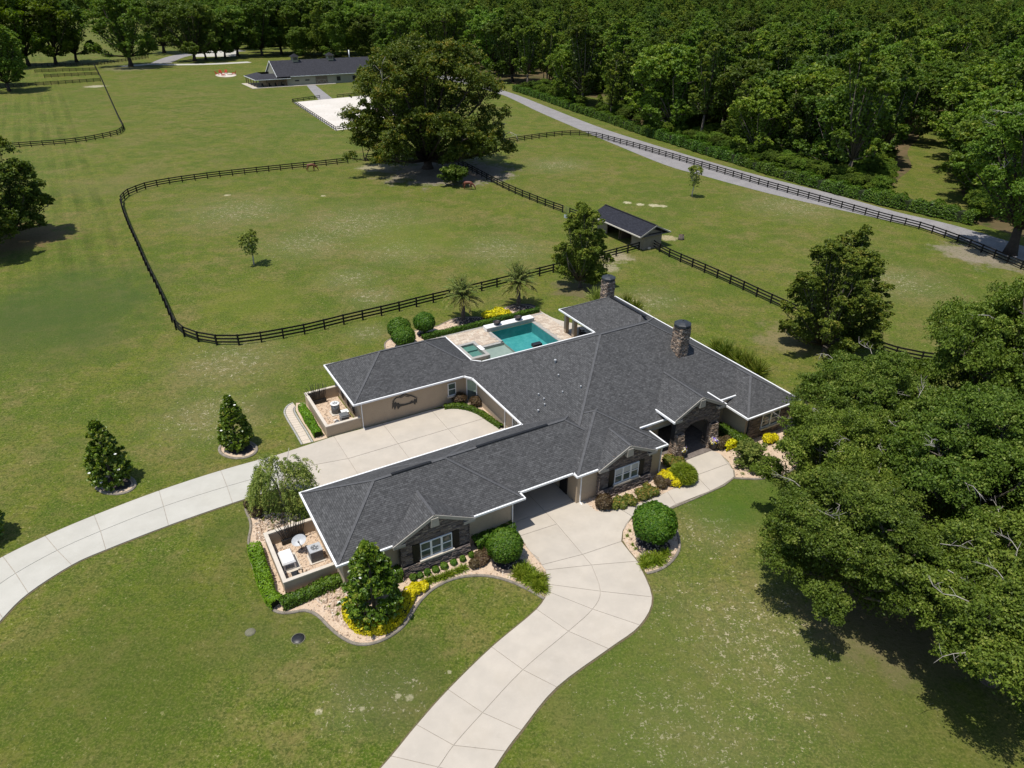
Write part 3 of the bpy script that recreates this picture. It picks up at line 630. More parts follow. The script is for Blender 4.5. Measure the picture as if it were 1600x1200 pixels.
def gutter(a, b, drop=.15, w=.13):
    """white gutter along an eave from a to b (roof coordinates), lying outside the eave on the right-hand side of a->b"""
    a, b = T(*a), T(*b); d = (b - a); d.z = 0; d.normalize(); nn = Vector((d.y, -d.x, 0)) * (w / 2 + .003)
    m = MB(); off = Vector((0, 0, -drop / 2 + .02)); m.bar(a + nn + off - d * .0, b + nn + off + d * w, w, drop); m.build('gutter', M_white, house)
# blocks (roof coordinates at eave height)
hip_roof(0, 14.07, 0, 8.55)
hip_roof(5.5, 24.5, .75, 8.53, 2.84, axis='u')
hip_roof(19.05, 27.9, .2, 8.48, 2.85, axis='v')
hip_roof(19.1, 43.4, 1.45, 20.4, 2.85, cutv=2.55)
hip_roof(7.6, 20.62, 18.7, 27.2)
hip_roof(35.4, 43.37, 14.0, 27.45, 2.842, axis='v')
hip_roof(36.8, 43.36, -.25, 9.0, 2.846, axis='v')
# the little cross roof over the corner door
m = MB(); d1 = Vector((1, -1)).normalized(); d2 = Vector((1, 1)).normalized(); c = Vector((19.0, 18.25)) ; c2 = Vector((21.05, 20.72))
L5 = (c2 - c).dot(d2); hw = 1.9
def P5(s, w, z): q = c + d2 * s + d1 * w; return T(q.x, q.y, z)
zr = 2.85 + SL * L5 / 2
roof_face(m, [P5(0, -hw, 2.85), P5(0, hw, 2.85), P5(L5 / 2, hw, zr), P5(L5 / 2, -hw, zr)]); roof_face(m, [P5(L5, hw, 2.85), P5(L5, -hw, 2.85), P5(L5 / 2, -hw, zr), P5(L5 / 2, hw, zr)])
m.face([P5(0, -hw, 2.65), P5(L5, -hw, 2.65), P5(L5, hw, 2.65), P5(0, hw, 2.65)], 2)
m.build('roof', [M_shingle, M_stucco, M_trim], house)
for a, b in (((0, 8.55), (0, 0)), ((0, 0), (3.75, 0)), ((9.9, 0), (14.07, 0)), ((14.07, 0), (14.07, .75)), ((14.07, .75), (19.05, .75)), ((19.05, .75), (19.05, .2)), ((19.05, .2), (20.9, .2)), ((26.65, .2), (27.9, .2)), ((27.9, .2), (27.9, 2.6)),
             ((19.05, 8.55), (0, 8.55)), ((19.1, 17.95), (19.1, 8.5)), ((18.55, 18.7), (19.1, 17.95)), ((7.6, 18.7), (18.55, 18.7)), ((7.6, 27.2), (7.6, 18.7)), ((20.62, 27.2), (7.6, 27.2)), ((20.62, 21.15), (20.62, 27.2)), ((21.45, 20.4), (20.62, 21.15)), ((35.4, 20.4), (21.45, 20.4)),
             ((35.4, 27.45), (35.4, 20.4)), ((43.37, 27.45), (35.4, 27.45)), ((43.4, -.25), (43.4, 27.45)), ((36.8, -.25), (43.36, -.25)), ((36.8, 3.2), (36.8, -.25))):
    gutter((*a, 2.85), (*b, 2.85))
zc = 2.85 + SL * 1.1
gutter((26.9, 2.55, zc), (29.7, 2.55, zc)); gutter((35.0, 2.55, zc), (37.9, 2.55, zc))

# front gables: roof prism, rake boards, stone face
def gable(u0, u1, vf, ze, slope, vback, name='roof', back_off=.0):
    um = (u0 + u1) / 2; za = ze + slope * (u1 - u0) / 2; m = MB()
    roof_face(m, [T(u0, vf, ze), T(um, vf, za), T(um, vback, za), T(u0, vback, ze)]); roof_face(m, [T(um, vf, za), T(u1, vf, ze), T(u1, vback, ze), T(um, vback, za)])
    m.build('roof', [M_shingle, M_stucco, M_trim], house)
    b = MB()
    for a, c in ((u0, um), (u1, um)):
        p, q = T(a, vf, ze), T(c, vf, za); p += Vector((0, -.02, -.11)); q += Vector((0, -.02, -.11)); b.bar(p, q, .06, .24)
    b.build('rake_board', M_trim, house)
    b = MB(); b.bar(T(um, vf, za) + Vector((0, 0, .006)), T(um, vback, za) + Vector((0, 0, .006)), .20, .03); b.build('ridge_cap', M_ridge, house)
    b = MB(); ap = T(um, vf, za); b.grid([(ap.x - .32, ap.y - .10, ap.z - .95), (ap.x + .32, ap.y - .10, ap.z - .95), (ap.x + .26, ap.y - .10, ap.z - .25), (ap.x - .26, ap.y - .10, ap.z - .25),
                                   (ap.x - .32, ap.y + .25, ap.z - .95), (ap.x + .32, ap.y + .25, ap.z - .95), (ap.x + .26, ap.y + .25, ap.z - .25), (ap.x - .26, ap.y + .25, ap.z - .25)], [(0, 1, 2, 3), (5, 4, 7, 6), (4, 0, 3, 7), (1, 5, 6, 2), (4, 5, 1, 0), (3, 2, 6, 7)])
    b.build('gable_bracket', M_trim, house)
    for a, s in ((u0, 1), (u1, -1)):       # boxed eave returns at the foot of the rakes
        p = T(a, vf, ze); b = MB(); x0, x1 = sorted((p.x, p.x + s * .85)); b.box(x0, x1, p.y - .06, p.y + .30, p.z - .24, p.z - .02)
        b.grid([(x0, p.y - .08, p.z - .02), (x1, p.y - .08, p.z - .02), (x1, p.y + .3, p.z + .12), (x0, p.y + .3, p.z + .12)], [(0, 1, 2, 3)], 1); b.build('eave_return', [M_trim, M_ridge], house)
    return um, za
gable(3.75, 9.9, -.25, 2.86, .50, 4.0)
gable(20.9, 26.65, -.12, 2.86, .49, 3.6)
gable(29.43, 35.3, 1.15, 4.0, .53, 8.3)
for u in (29.43, 35.3):                     # high gutters of the entrance gable
    a, b = ((u, 4.6, 4.0), (u, 1.15, 4.0)) if u < 30 else ((u, 1.15, 4.0), (u, 4.6, 4.0)); gutter(a, b)
# ridge vents
def ridge_vent(p, q, w=.22):
    m = MB(); m.bar(T(*p) + Vector((0, 0, .05)), T(*q) + Vector((0, 0, .05)), w, .06); m.build('ridge_vent', M_shutter, house)
zf = 2.85 + SL * 4.275; ridge_vent((5.6, 4.275, zf), (8.7, 4.275, zf)); zq = 2.84 + SL * 3.89; ridge_vent((12.6, 4.64, zq), (19.0, 4.64, zq)); zl = 2.842 + SL * 3.985; ridge_vent((39.385, 17.2, zl), (39.385, 23.4, zl), .3)

# walls ------------------------------------------------------------
def wall(u0, u1, v0, v1, z0=0, z1=2.86, mat=None, name='wall'):
    m = MB(); m.box(u0, u1, v0, v1, z0, z1); return m.build(name, mat or M_stucco, house)
wall(.35, .55, .18, 8.02)                              # garage wing, end wall
wall(.55, 13.25, .18, .38); wall(13.05, 13.25, .382, 8.0); wall(.55, 19.2, 8.0, 8.2)
wall(13.25, 19.2, 7.9, 7.995, mat=M_stucco)
wall(19.15, 19.4, .95, 7.9); wall(19.4, 21.1, .30, .5); wall(19.15, 19.402, .30, .948)
wall(26.1, 27.45, .22, .42); wall(27.25, 27.45, .422, 3.1)
wall(27.452, 29.5, 2.95, 3.1, z1=3.2); wall(35.0, 37.4, 2.95, 3.1, z1=3.2)
wall(29.5, 35.0, 5.2, 5.35, z1=3.9); wall(29.35, 29.5, 2.95, 5.35, z1=3.6); wall(35.0, 35.15, 3.102, 5.35, z1=3.6)
wall(37.2, 37.4, .2, 2.948); wall(42.75, 42.95, .2, 19.5); wall(37.402, 42.748, .15, .35)
wall(19.55, 19.75, 8.5, 17.75); wall(8.15, 18.75, 18.92, 19.12); wall(8.15, 8.35, 19.122, 26.5); wall(8.352, 20.1, 26.3, 26.5); wall(19.9, 20.1, 20.9, 26.298)
wall(21.2, 42.748, 19.6, 19.8)
m = MB(); m.prism([(18.75, 18.92), (19.55, 17.75), (19.72, 17.87), (18.92, 19.04)], 0, 2.86); m.build('wall', M_stucco, house)
# carport dark door at the right and porch floor
m = MB(); m.box(19.06, 19.149, 1.6, 2.6, .08, 2.15); m.build('door', M_shutter, house)
m = MB(); m.box(29.5, 35.0, 1.05, 5.2, .0, .16); m.box(30.1, 34.3, .45, 1.049, .0, .13); m.build('porch_floor', mottled('porch_pavers', (.14, .115, .10), (.19, .16, .14), 3, .8, c3=(.09, .075, .07), scale2=9), house)

# stone veneer: every ledge stone a small block, joined per face
def stones(name, u0, u1, z0, z1, v, holes=(), top=None, proud=(.02, .075), hs=(.06, .13), ls=(.16, .46), rng=random.Random(5), axis='u', out=-1, mat=None, parent=None, lean=0.0):
    m = MB(); z = z0
    while z < z1 - .02:
        h = min(rng.uniform(*hs), z1 - z); x = u0 + rng.uniform(-.25, 0)
        while x < u1:
            l = rng.uniform(*ls); a, b = max(x, u0), min(x + l, u1); x += l
            if b - a < .05: continue
            cx, cz = (a + b) / 2, z + h / 2
            if top and cz > top(cx) - .02: continue
            if any(a < hx1 and b > hx0 and z < hz1 and z + h > hz0 for hx0, hx1, hz0, hz1 in holes):
                ok = False
                for hx0, hx1, hz0, hz1 in holes:
                    if a < hx1 and b > hx0 and z < hz1 and z + h > hz0:
                        if a < hx0 < b: b = hx0 - .003
                        elif a < hx1 < b: a = hx1 + .003
                        else: ok = True
                if ok or b - a < .05: continue
            p = rng.uniform(*proud); g = .007; j = lambda: rng.uniform(-.008, .008); ll = lean * max(0, (z1 - z))
            q = [(a + g, z + g), (b - g, z + g), (b - g, z + h - g), (a + g, z + h - g)]
            V = [(s, out * 0.0 + 0, t) for s, t in q]; f = []
            pts = []
            for s, t in q: pts.append((s, v, t))
            for s, t in q: pts.append((s + j(), v + out * (p + ll) + out * j(), t + j()))
            if axis == 'v': pts = [(y, x_, t) for x_, y, t in pts]
            m.grid(pts, [(4, 5, 6, 7), (0, 1, 5, 4), (1, 2, 6, 5), (2, 3, 7, 6), (3, 0, 4, 7)])
        z += h
    o = m.build(name, mat or M_stone, parent or house); o['kind'] = 'stuff'; return o
def backing(poly_uz, v0, v1):
    m = MB(); n = len(poly_uz)
    m.face([(u, v0, z) for u, z in poly_uz]); m.face([(u, v1, z) for u, z in poly_uz[::-1]])
    for i in range(n):
        a, b = poly_uz[i], poly_uz[(i + 1) % n]; m.face([(b[0], v0, b[1]), (a[0], v0, a[1]), (a[0], v1, a[1]), (b[0], v1, b[1])])
    return m.build('wall', M_mortar, house)
def window(u0, u1, z0, z1, v, lights=1, axis='u', out=-1, blind=0.0, sill=True, ft=.06, mat_frame=None, skew=None):
    """frame with panes set behind it; axis 'u' faces the front"""
    fr = MB(); mt = mat_frame or M_white; dep = .10
    def bx(m, a0, a1, b0, b1, d0, d1, k=0):
        y0, y1 = sorted((v + out * d0, v + out * d1))
        if axis == 'u': m.box(a0, a1, y0, y1, b0, b1, k)
        else: m.box(y0, y1, a0, a1, b0, b1, k)
    zm = (z0 + z1) / 2; W = (u1 - u0) / lights
    bx(fr, u0, u1, z1 - ft, z1, 0, dep); bx(fr, u0, u1, z0, z0 + ft, 0, dep)
    for k in range(lights + 1):
        wv = ft if k in (0, lights) else .15
        c = u0 + W * k; a0, a1 = (c, c + ft) if k == 0 else ((c - ft, c) if k == lights else (c - wv / 2, c + wv / 2)); bx(fr, a0, a1, z0 + ft, z1 - ft, 0, dep - .004)
    for k in range(lights): bx(fr, u0 + W * k + .07, u0 + W * (k + 1) - .07, zm - .03, zm + .03, .0, dep - .012)
    fo = fr.build('window', mt, house)
    for k in range(lights):
        for za, zb, bl in ((z0 + ft, zm - .03, 0), (zm + .03, z1 - ft, blind)):
            p = MB(); bx(p, u0 + W * k + .065, u0 + W * (k + 1) - .065, za, zb, .01, .045); p.build('pane', M_glass, fo)
            if bl: 
                p = MB(); bx(p, u0 + W * k + .09, u0 + W * (k + 1) - .09, zb - (zb - za) * bl, zb, .046, .052); p.build('blind', M_blind, fo)
    if sill:
        s_ = MB(); bx(s_, u0 - .12, u1 + .12, z0 - .13, z0 - .003, 0, dep + .16); s_.build('sill', M_cap, fo)
    return fo
def shutter(u0, u1, z0, z1, v):
    m = MB(); m.box(u0, u1, v - .07, v, z0, z1)
    for k in range(9): m.box(u0 + .05, u1 - .05, v - .085, v - .071, z0 + .08 + k * (z1 - z0 - .16) / 9, z0 + .08 + (k + .6) * (z1 - z0 - .16) / 9)
    m.build('shutter', M_shutter, house)
# gable 1: bay wall with window, shutters, stone
def bay(u0, u1, v, wu0, wu1, wz0, wz1, apex_u, ze, slope, half, blind):
    topf = lambda u: ze + slope * (half - abs(u - apex_u)) - .02
    backing([(u0, 0), (u1, 0), (u1, topf(u1)), (apex_u, topf(apex_u)), (u0, topf(u0))], v, v + .25)
    window(wu0, wu1, wz0, wz1, v, 3, blind=blind)
    shutter(wu0 - .55, wu0 - .08, wz0 - .12, wz1 + .05, v); shutter(wu1 + .08, wu1 + .55, wz0 - .12, wz1 + .05, v)
    stones('stone_veneer', u0, u1, .95, topf(apex_u), v, holes=[(wu0 - .57, wu1 + .57, wz0 - .25, wz1 + .06)], top=topf)
    b = MB(); b.box(u0 - .02, u1 + .02, v - .14, v - .001, 0, .86); b.build('wainscot', M_mortar, house)
    stones('stone_veneer', u0 - .02, u1 + .02, 0, .90, v - .14, proud=(.02, .13), hs=(.05, .10), lean=.10)
    for uu, o in ((u0, -1), (u1, 1)):      # returns of the stone at both ends
        stones('stone_veneer', v - .12, v + .25, 0, 2.8, uu, axis='v', out=o)
bay(4.25, 9.35, -.29, 5.62, 8.02, 1.02, 2.42, 6.75, 3.05, .5, 3.06, .0)
bay(20.98, 26.1, -.06, 22.45, 24.85, 1.02, 2.42, 23.59, 3.04, .49, 2.86, .9)
wall(4.3, 9.3, .2, .3, z1=2.9); 
# side bay of the right wing, stone with a window
backing([(37.4, 0), (42.7, 0), (42.7, 2.86), (37.4, 2.86)], .02, .149); stones('stone_veneer', 37.4, 42.7, 0, 2.8, .02, holes=[(38.9, 41.3, .9, 2.45)]); window(39.0, 41.2, 1.0, 2.42, .02, 2)
# entrance gable with arch
vE = 1.25; apu, zeE, half, sE = 32.124, 4.17, 2.92, .53
topE = lambda u: zeE + sE * (half - abs(u - apu)) - .03
arch = [(31.0 + .02, 0)]
cxA, wA, hsA, haA = 32.20, 1.38, 2.2, .95
outer = [(29.75, 0), (29.75, topE(29.75)), (apu, topE(apu)), (34.8, topE(34.8)), (34.8, 0)]
arcpts = [(cxA + wA, 0), (cxA + wA, hsA)] + [(cxA + wA * math.cos(k * PI / 12), hsA + haA * math.sin(k * PI / 12)) for k in range(1, 12)] + [(cxA - wA, hsA), (cxA - wA, 0)]
m = MB()
for vv in (vE, vE + .45):
    left = [(29.75, 0), (29.75, topE(29.75)), (apu, topE(apu))] + arcpts[7:]      # split in two halves at the crown
    right = [(apu, topE(apu)), (34.8, topE(34.8)), (34.8, 0)] + arcpts[:8]
    m.face([(u, vv, z) for u, z in left]); m.face([(u, vv, z) for u, z in right])
for i in range(len(arcpts) - 1):
    a, b = arcpts[i], arcpts[i + 1]; m.face([(a[0], vE, a[1]), (b[0], vE, b[1]), (b[0], vE + .45, b[1]), (a[0], vE + .45, a[1])])
for uu in (29.75, 34.8): m.face([(uu, vE, 0), (uu, vE + .45, 0), (uu, vE + .45, topE(uu)), (uu, vE, topE(uu))])
m.build('entrance_wall', M_mortar, house)
for lo, hi, s in ((29.75, cxA - wA, 1), (cxA + wA, 34.8, 1)):
    stones('stone_veneer', lo, hi, 0, hsA, vE, proud=(.02, .09))
inside_arch = lambda u, z: z < hsA + haA * math.sqrt(max(0, 1 - ((u - cxA) / wA) ** 2)) + .05 if abs(u - cxA) < wA else False
def stones_over_arch():
    m = MB(); r = random.Random(9); z = hsA
    while z < topE(apu):
        h = r.uniform(.06, .13); x = 29.75
        while x < 34.8:
            l = r.uniform(.16, .42); a, b = x, min(x + l, 34.8); x += l; c = (a + b) / 2
            if z + h > topE(a) or z + h > topE(b) or inside_arch(a, z) or inside_arch(b, z) or inside_arch(c, z) or b - a < .05: continue
            p = r.uniform(.02, .075); g = .007; m.box(a + g, b - g, vE - p, vE, z + g, z + h - g)
        z += h
    o = m.build('stone_veneer', M_stone, house); o['kind'] = 'stuff'
stones_over_arch()
def pier(uc, base, top, zt, vd):
    """battered stone pier at the foot of the arch: wide base, narrow top"""
    core = MB(); 
    def sec(z): f = z / zt; w = base + (top - base) * f; d = .95 + (.62 - .95) * f; return w / 2, d / 2
    V = []
    for z in (0, zt): w, d = sec(z); V += [(uc - w, vd - d, z), (uc + w, vd - d, z), (uc + w, vd + d, z), (uc - w, vd + d, z)]
    core.grid(V, [(4, 5, 6, 7), (0, 1, 5, 4), (1, 2, 6, 5), (2, 3, 7, 6), (3, 0, 4, 7)]); po = core.build('column', M_mortar, house)
    m = MB(); r = random.Random(int(uc * 10)); z = 0
    while z < zt:
        h = r.uniform(.06, .13); w, d = sec(z + h / 2)
        for (ax, fixed, a0, a1, o) in (('u', vd - d, uc - w, uc + w, -1), ('v', uc - w, vd - d, vd + d, -1), ('v', uc + w, vd - d, vd + d, 1)):
            x = a0
            while x < a1 - .03:
                l = r.uniform(.14, .36); b = min(x + l, a1); p = r.uniform(.02, .10); g = .007
                if ax == 'u': m.box(x + g, b - g, fixed - p, fixed + .03, z + g, z + h - g)
                else: y0, y1 = sorted((fixed - o * .03, fixed + o * p)); m.box(y0, y1, x + g, b - g, z + g, z + h - g)
                x = b
        z += h
    o = m.build('column_stone', M_chimstone, po); o['kind'] = 'stuff'
pier(30.25, 1.15, .7, 2.45, 1.28); pier(34.15, 1.15, .7, 2.45, 1.28)
m = MB(); m.box(31.6, 33.1, 5.12, 5.199, .17, 2.7); d_ = m.build('front_door', M_shutter, house); m = MB(); m.box(31.75, 32.95, 5.09, 5.119, .6, 2.5); m.build('glass', M_glass, d_)
window(27.9, 28.7, .9, 2.2, 2.95, 1, sill=False)
# courtyard windows, corner door, downspouts
window(16.9, 17.75, .95, 2.3, 18.92, 1)
window(9.2, 10.1, .95, 2.2, 19.55, 1, axis='v', mat_frame=M_white); window(10.25, 11.0, .95, 2.2, 19.55, 1, axis='v', mat_frame=M_trim)
dd = Vector((.565, -.825)); nn = Vector((-.825, -.565)); p0 = Vector((18.80, 18.85))
def dq(s, o): q = p0 + dd * s + nn * o; return (q.x, q.y)
m = MB(); m.prism([dq(.10, .01), dq(1.28, .01), dq(1.28, .05), dq(.10, .05)], .0, 2.45); d_ = m.build('corner_door', M_white, house)
m = MB(); m.prism([dq(.22, .051), dq(1.16, .051), dq(1.16, .07), dq(.22, .07)], .15, 2.36); m.build('glass', M_glass, d_)
m = MB(); m.prism([dq(.22, .071), dq(1.16, .071), dq(1.16, .08), dq(.22, .08)], 1.25, 2.36); m.build('blind', mottled('pale_green_blind', (.30, .38, .30), (.26, .33, .26), 5, .8), d_)
def downspout(u, v, du=0, dv=0):
    m = MB(); m.bar((u, v, 2.9), (u, v, .12), .09, .07); m.bar((u, v, .14), (u + du, v + dv, .06), .09, .07); m.build('downspout', M_white, house)
downspout(8.28, 18.85, .0, -.35); downspout(13.2, .12, .25, -.3); downspout(27.4, .15, .2, -.2); downspout(19.48, 12.3, -.3, 0); downspout(19.48, 10.9, -.2, 0); downspout(19.45, .25, 0, -.3)
# lanai column, roof vents
m = MB(); m.box(35.75, 36.2, 24.95, 25.4, 0, 2.85); m.build('column', M_stucco, house); m = MB(); m.box(35.75, 36.2, 26.6, 27.0, 0, 2.85); m.build('column', M_stucco, house)
def on_main_left(x, y):
    for z in np.arange(2.9, 8.4, .02):
        u, v = UVh(G(x, y, z))
        if z >= T(u, v, 2.85).z * 0 + 3.05 + SL * (u - T(19.1, v).x): return u, v, z
    return u, v, z
for x, y, s in ((867.5, 567, 1.5), (872.5, 588, .9), (907.5, 606, .9), (879, 614, .8), (841.5, 618, .9), (850, 625, .9), (851, 634, .9), (841, 644, 1.1)):
    u, v, z = on_main_left(x, y); m = MB(); m.tube([(u, v, z - .1), (u, v, z + .22 * s)], [.045 * s, .045 * s], 8); m.lathe([(.09 * s, z + .17 * s), (.09 * s, z + .22 * s), (.03, z + .26 * s)], 8, 0, (u, v, 0)); m.build('roof_vent', M_metal, house)
# chimneys: ledge stone shaft, flared metal cap
def chimney(u, v, w, zb, zt, name='chimney'):
    core = MB(); core.box(u - w / 2, u + w / 2, v - w / 2, v + w / 2, zb, zt); co = core.build(name, M_mortar, house)
    m = MB(); r = random.Random(int(u)); z = zb
    while z < zt - .03:
        h = min(r.uniform(.07, .15), zt - z)
        for ax, fx, c, o in (('u', v - w / 2, u, -1), ('u', v + w / 2, u, 1), ('v', u - w / 2, v, -1), ('v', u + w / 2, v, 1)):
            x = c - w / 2 - .03
            while x < c + w / 2:
                l = r.uniform(.16, .42); b = min(x + l, c + w / 2 + .03); p = r.uniform(.03, .14); y0, y1 = sorted((fx, fx + o * p)); g = .008
                if ax == 'u': m.box(x + g, b - g, y0, y1, z + g, z + h - g)
                else: m.box(y0, y1, x + g, b - g, z + g, z + h - g)
                x = b
        z += h
    o_ = m.build('stone', M_chimstone, co); o_['kind'] = 'stuff'
    c = MB(); s = w * .72; V = []
    for rr, zz in ((s, zt), (s * 1.12, zt + .10), (s * 1.12, zt + .30), (s * .98, zt + .38), (s * .60, zt + .50), (s * .12, zt + .56)):
        for k in range(8): t_ = PI / 8 + k * PI / 4; V.append((u + rr * math.cos(t_), v + rr * math.sin(t_), zz))
    c.grid(V, [(i * 8 + k, i * 8 + (k + 1) % 8, (i + 1) * 8 + (k + 1) % 8, (i + 1) * 8 + k) for i in range(5) for k in range(8)] + [tuple(40 + k for k in range(8))], 0); c.lathe([(.05, zt + .54), (.08, zt + .62), (.02, zt + .68)], 8, 0, (u, v, 0))
    c.build('chimney_cap', M_metal_cap, co)
M_metal_cap = mottled('chimney_cap_metal', (.022, .026, .032), (.034, .040, .048), 4, .55, .35)
chimney(35.0, 7.35, 1.0, 5.0, 9.0)
chimney(39.35, 23.95, 1.0, 0, 6.95)
# ------------------------------------------------------------------ pool court
def in_house(o): o.parent = None; o.location = HO; o.rotation_euler = (0, 0, HROT); return o
def hobj(mb, name, mat, parent=None):
    if parent is None: return mb.build(name, mat, None, HO, HROT)
    return mb.build(name, mat, parent)
pool = empty('swimming_pool', HO, HROT, 'turquoise swimming pool with pale sun shelf beside the paved deck', 'pool')
def basin(m, u0, u1, v0, v1, zb, zt, k=0):
    m.face([(u0, v0, zb), (u1, v0, zb), (u1, v1, zb), (u0, v1, zb)], k)
    for a, b in (((u0, v0), (u1, v0)), ((u1, v0), (u1, v1)), ((u1, v1), (u0, v1)), ((u0, v1), (u0, v0))): m.face([(*a, zb), (*b, zb), (*b, zt), (*a, zt)], k)
m = MB(); basin(m, 28.3, 33.95, 22.0, 31.2, -1.3, 0.0); m.box(28.32, 33.93, 22.05, 22.5, -1.28, -.5, 0); hobj(m, 'basin', M_plaster, pool)
m = MB(); basin(m, 24.95, 28.29, 23.2, 28.0, -.28, 0.0); hobj(m, 'sun_shelf', M_shelf, pool)
m = MB(); m.face([(28.3, 22.0, -.09), (33.95, 22.0, -.09), (33.95, 31.2, -.09), (28.3, 31.2, -.09)]); m.face([(24.95, 23.2, -.09), (28.298, 23.2, -.09), (28.298, 28.0, -.09), (24.95, 28.0, -.09)]); hobj(m, 'water', M_water, pool)
def cop(u0, u1, v0, v1, n, z=.085):
    L_ = max(u1 - u0, v1 - v0); k = max(1, round(L_ / .6))
    for i in range(k):
        m = MB()
        if u1 - u0 > v1 - v0: m.box(u0 + i * L_ / k + .008, u0 + (i + 1) * L_ / k - .008, v0, v1, -.02, z)
        else: m.box(u0, u1, v0 + i * L_ / k + .008, v0 + (i + 1) * L_ / k - .008, -.02, z)
        m.build('coping_stone', M_coping, pool)
cop(27.95, 28.3, 28.05, 31.2, 5); cop(33.95, 34.3, 22.0, 31.2, 14); cop(25.0, 28.298, 28.0, 28.35, 5)
wallp = MB(); wallp.box(27.95, 34.3, 31.25, 31.4, 0, .42); hobj(wallp, 'raised_wall', M_coping, pool); m = MB(); m.box(27.9, 34.35, 31.402, 32.35, 0, .48); hobj(m, 'wall_cap', M_white, pool); m = MB(); m.box(27.8, 34.45, 31.25, 31.40, .422, .50); hobj(m, 'wall_edge', M_coping, pool)
spa = empty('spa_tub', HO, HROT, 'raised square spa tub with green water beside the pool shelf', 'spa')
m = MB()
for a in ((22.8, 25.1, 25.4, 25.8), (22.8, 25.1, 28.8, 29.2), (22.8, 23.15, 25.802, 28.798), (24.75, 25.1, 25.802, 28.798)): m.box(*a, 0, .48)
hobj(m, 'rim', M_coping, spa); m = MB(); m.face([(23.15, 25.8, .02), (24.75, 25.8, .02), (24.75, 28.8, .02), (23.15, 28.8, .02)]); m.box(23.16, 24.74, 27.7, 28.79, .021, .2); hobj(m, 'floor', M_spaplaster, spa)
m = MB(); m.face([(23.15, 25.8, .36), (24.75, 25.8, .36), (24.75, 28.8, .36), (23.15, 28.8, .36)]); hobj(m, 'water', M_water, spa)
m = MB(); m.box(24.7, 25.2, 26.8, 27.9, .482, .50); hobj(m, 'spillway', M_white, spa)
# paved deck: every paver a block, joined
deck = MB(); r = random.Random(11)
def free(u, v):
    if 28.0 < u < 34.3 and 21.9 < v < 32.4: return False
    if 24.95 < u < 28.35 and 23.1 < v < 28.4: return False
    return not (22.75 < u < 25.15 and 25.35 < v < 29.25)
v = 19.9; row = 0
while v < 32.6:
    h = (.30, .42)[row % 2]; u = 20.2 - r.uniform(0, .3)
    while u < 36.4:
        l = r.choice((.3, .42, .6)); cu, cv = u + l / 2, v + h / 2
        if free(cu, cv) and free(u + .02, cv) and free(u + l - .02, cv): deck.box(u + .008, u + l - .008, v + .008, v + h - .008, 0, .06 + r.uniform(0, .008))
        u += l
    v += h; row += 1
dk = deck.build('deck_pavers', M_paver, None, HO, HROT); dk['kind'] = 'stuff'
m = MB(); 
for a in ((20.2, 28.0, 19.9, 32.6), (34.3, 36.4, 19.9, 32.6)): m.box(*a[:2], *a[2:], -.01, .035) if a[0] > 30 else None
m.box(20.2, 24.9, 29.3, 32.6, -.01, .035); m.box(24.9, 27.95, 28.4, 32.6, -.01, .034); m.box(20.2, 22.7, 19.9, 29.299, -.01, .035)
tag(hobj(m, 'deck_joint_bed', M_joint), kind='structure')
m = MB(); 
for i in range(27): m.box(20.3 + i * .6, 20.88 + i * .6, 32.62, 32.95, 0, .08)
o = hobj(m, 'deck_border', M_coping); o['kind'] = 'structure'
lw = empty('lanai_walk', (0, 0, 0)); lw['kind'] = 'structure'
W1 = smooth_path(hp2((36.6, 33.6), (36.8, 31.4), (37.3, 29.8), (38.3, 28.2), (38.6, 27.0)), 3); W0 = [HP(36.42, 33.6), HP(36.42, 20.2)]
slab_poly(lw, [tuple(p)[:2] for p in W1] + hp2((38.6, 24), (36.45, 24), (36.45, 33.6)), M_conc); slab_poly(lw, hp2((36.45, 20), (36.45, 24), (42.6, 24), (42.6, 20)), M_conc)
for i, (x, y) in enumerate(((778, 507.5), (812, 500.5))):
    p = UVh(G(x, y, .55)); f = empty('fire_bowl', HP(p[0], 31.8, .48), 0, ('dark round fire bowl on the white pool wall, nearer the square spa', 'dark round fire bowl on the white pool wall, nearer the covered lanai')[i], 'fire bowl', 'fire bowls on the raised pool wall')
    m = MB(); m.lathe([(.22, 0), (.30, .10), (.46, .30), (.50, .40), (.42, .40), (.38, .33)], 16); m.build('bowl', M_blackmetal, f); m = MB(); m.lathe([(.38, .33), (.2, .37), (.02, .39)], 12); m.build('lava_rock', M_mulch, f)
# dark canopy of the small speaker/heater standing at the near pool edge
ph = empty('patio_heater', HP(28.3, 21.1), HROT, 'black box topped patio heater standing at the near pool edge', 'heater')
m = MB(); m.box(-.2, .2, -.2, .2, .06, .14); m.tube([(0, 0, .14), (0, 0, 2.6)], [.05, .05], 8); m.build('stand', M_blackmetal, ph); m = MB(); m.box(-.5, .5, -.3, .3, 2.62, 2.95); m.build('hood', M_blackmetal, ph)
def lounge_chair(u, v, rz, label):
    c = empty('patio_chair', HP(u, v, .075), HROT + rz, label, 'chair', 'dark chairs under the lanai roof')
    m = MB(); m.box(-.35, .35, -.35, .35, .32, .45); m.build('seat', M_shutter, c); m = MB(); m.box(-.35, .35, .28, .38, .45, .95); m.build('backrest', M_shutter, c)
    for sx in (-.33, .33):
        m = MB(); m.box(sx - .05, sx + .05, -.35, .3, .55, .62); m.build('arm', M_shutter, c)
        for sy in (-.3, .32): m = MB(); m.box(sx - .03, sx + .03, sy - .03, sy + .03, 0, .32); m.build('leg', M_shutter, c)
lounge_chair(37.0, 25.0, 1.2, 'black cushioned patio chair beside the stucco lanai column'); lounge_chair(37.2, 23.4, 1.7, 'black cushioned patio chair deeper under the lanai roof')

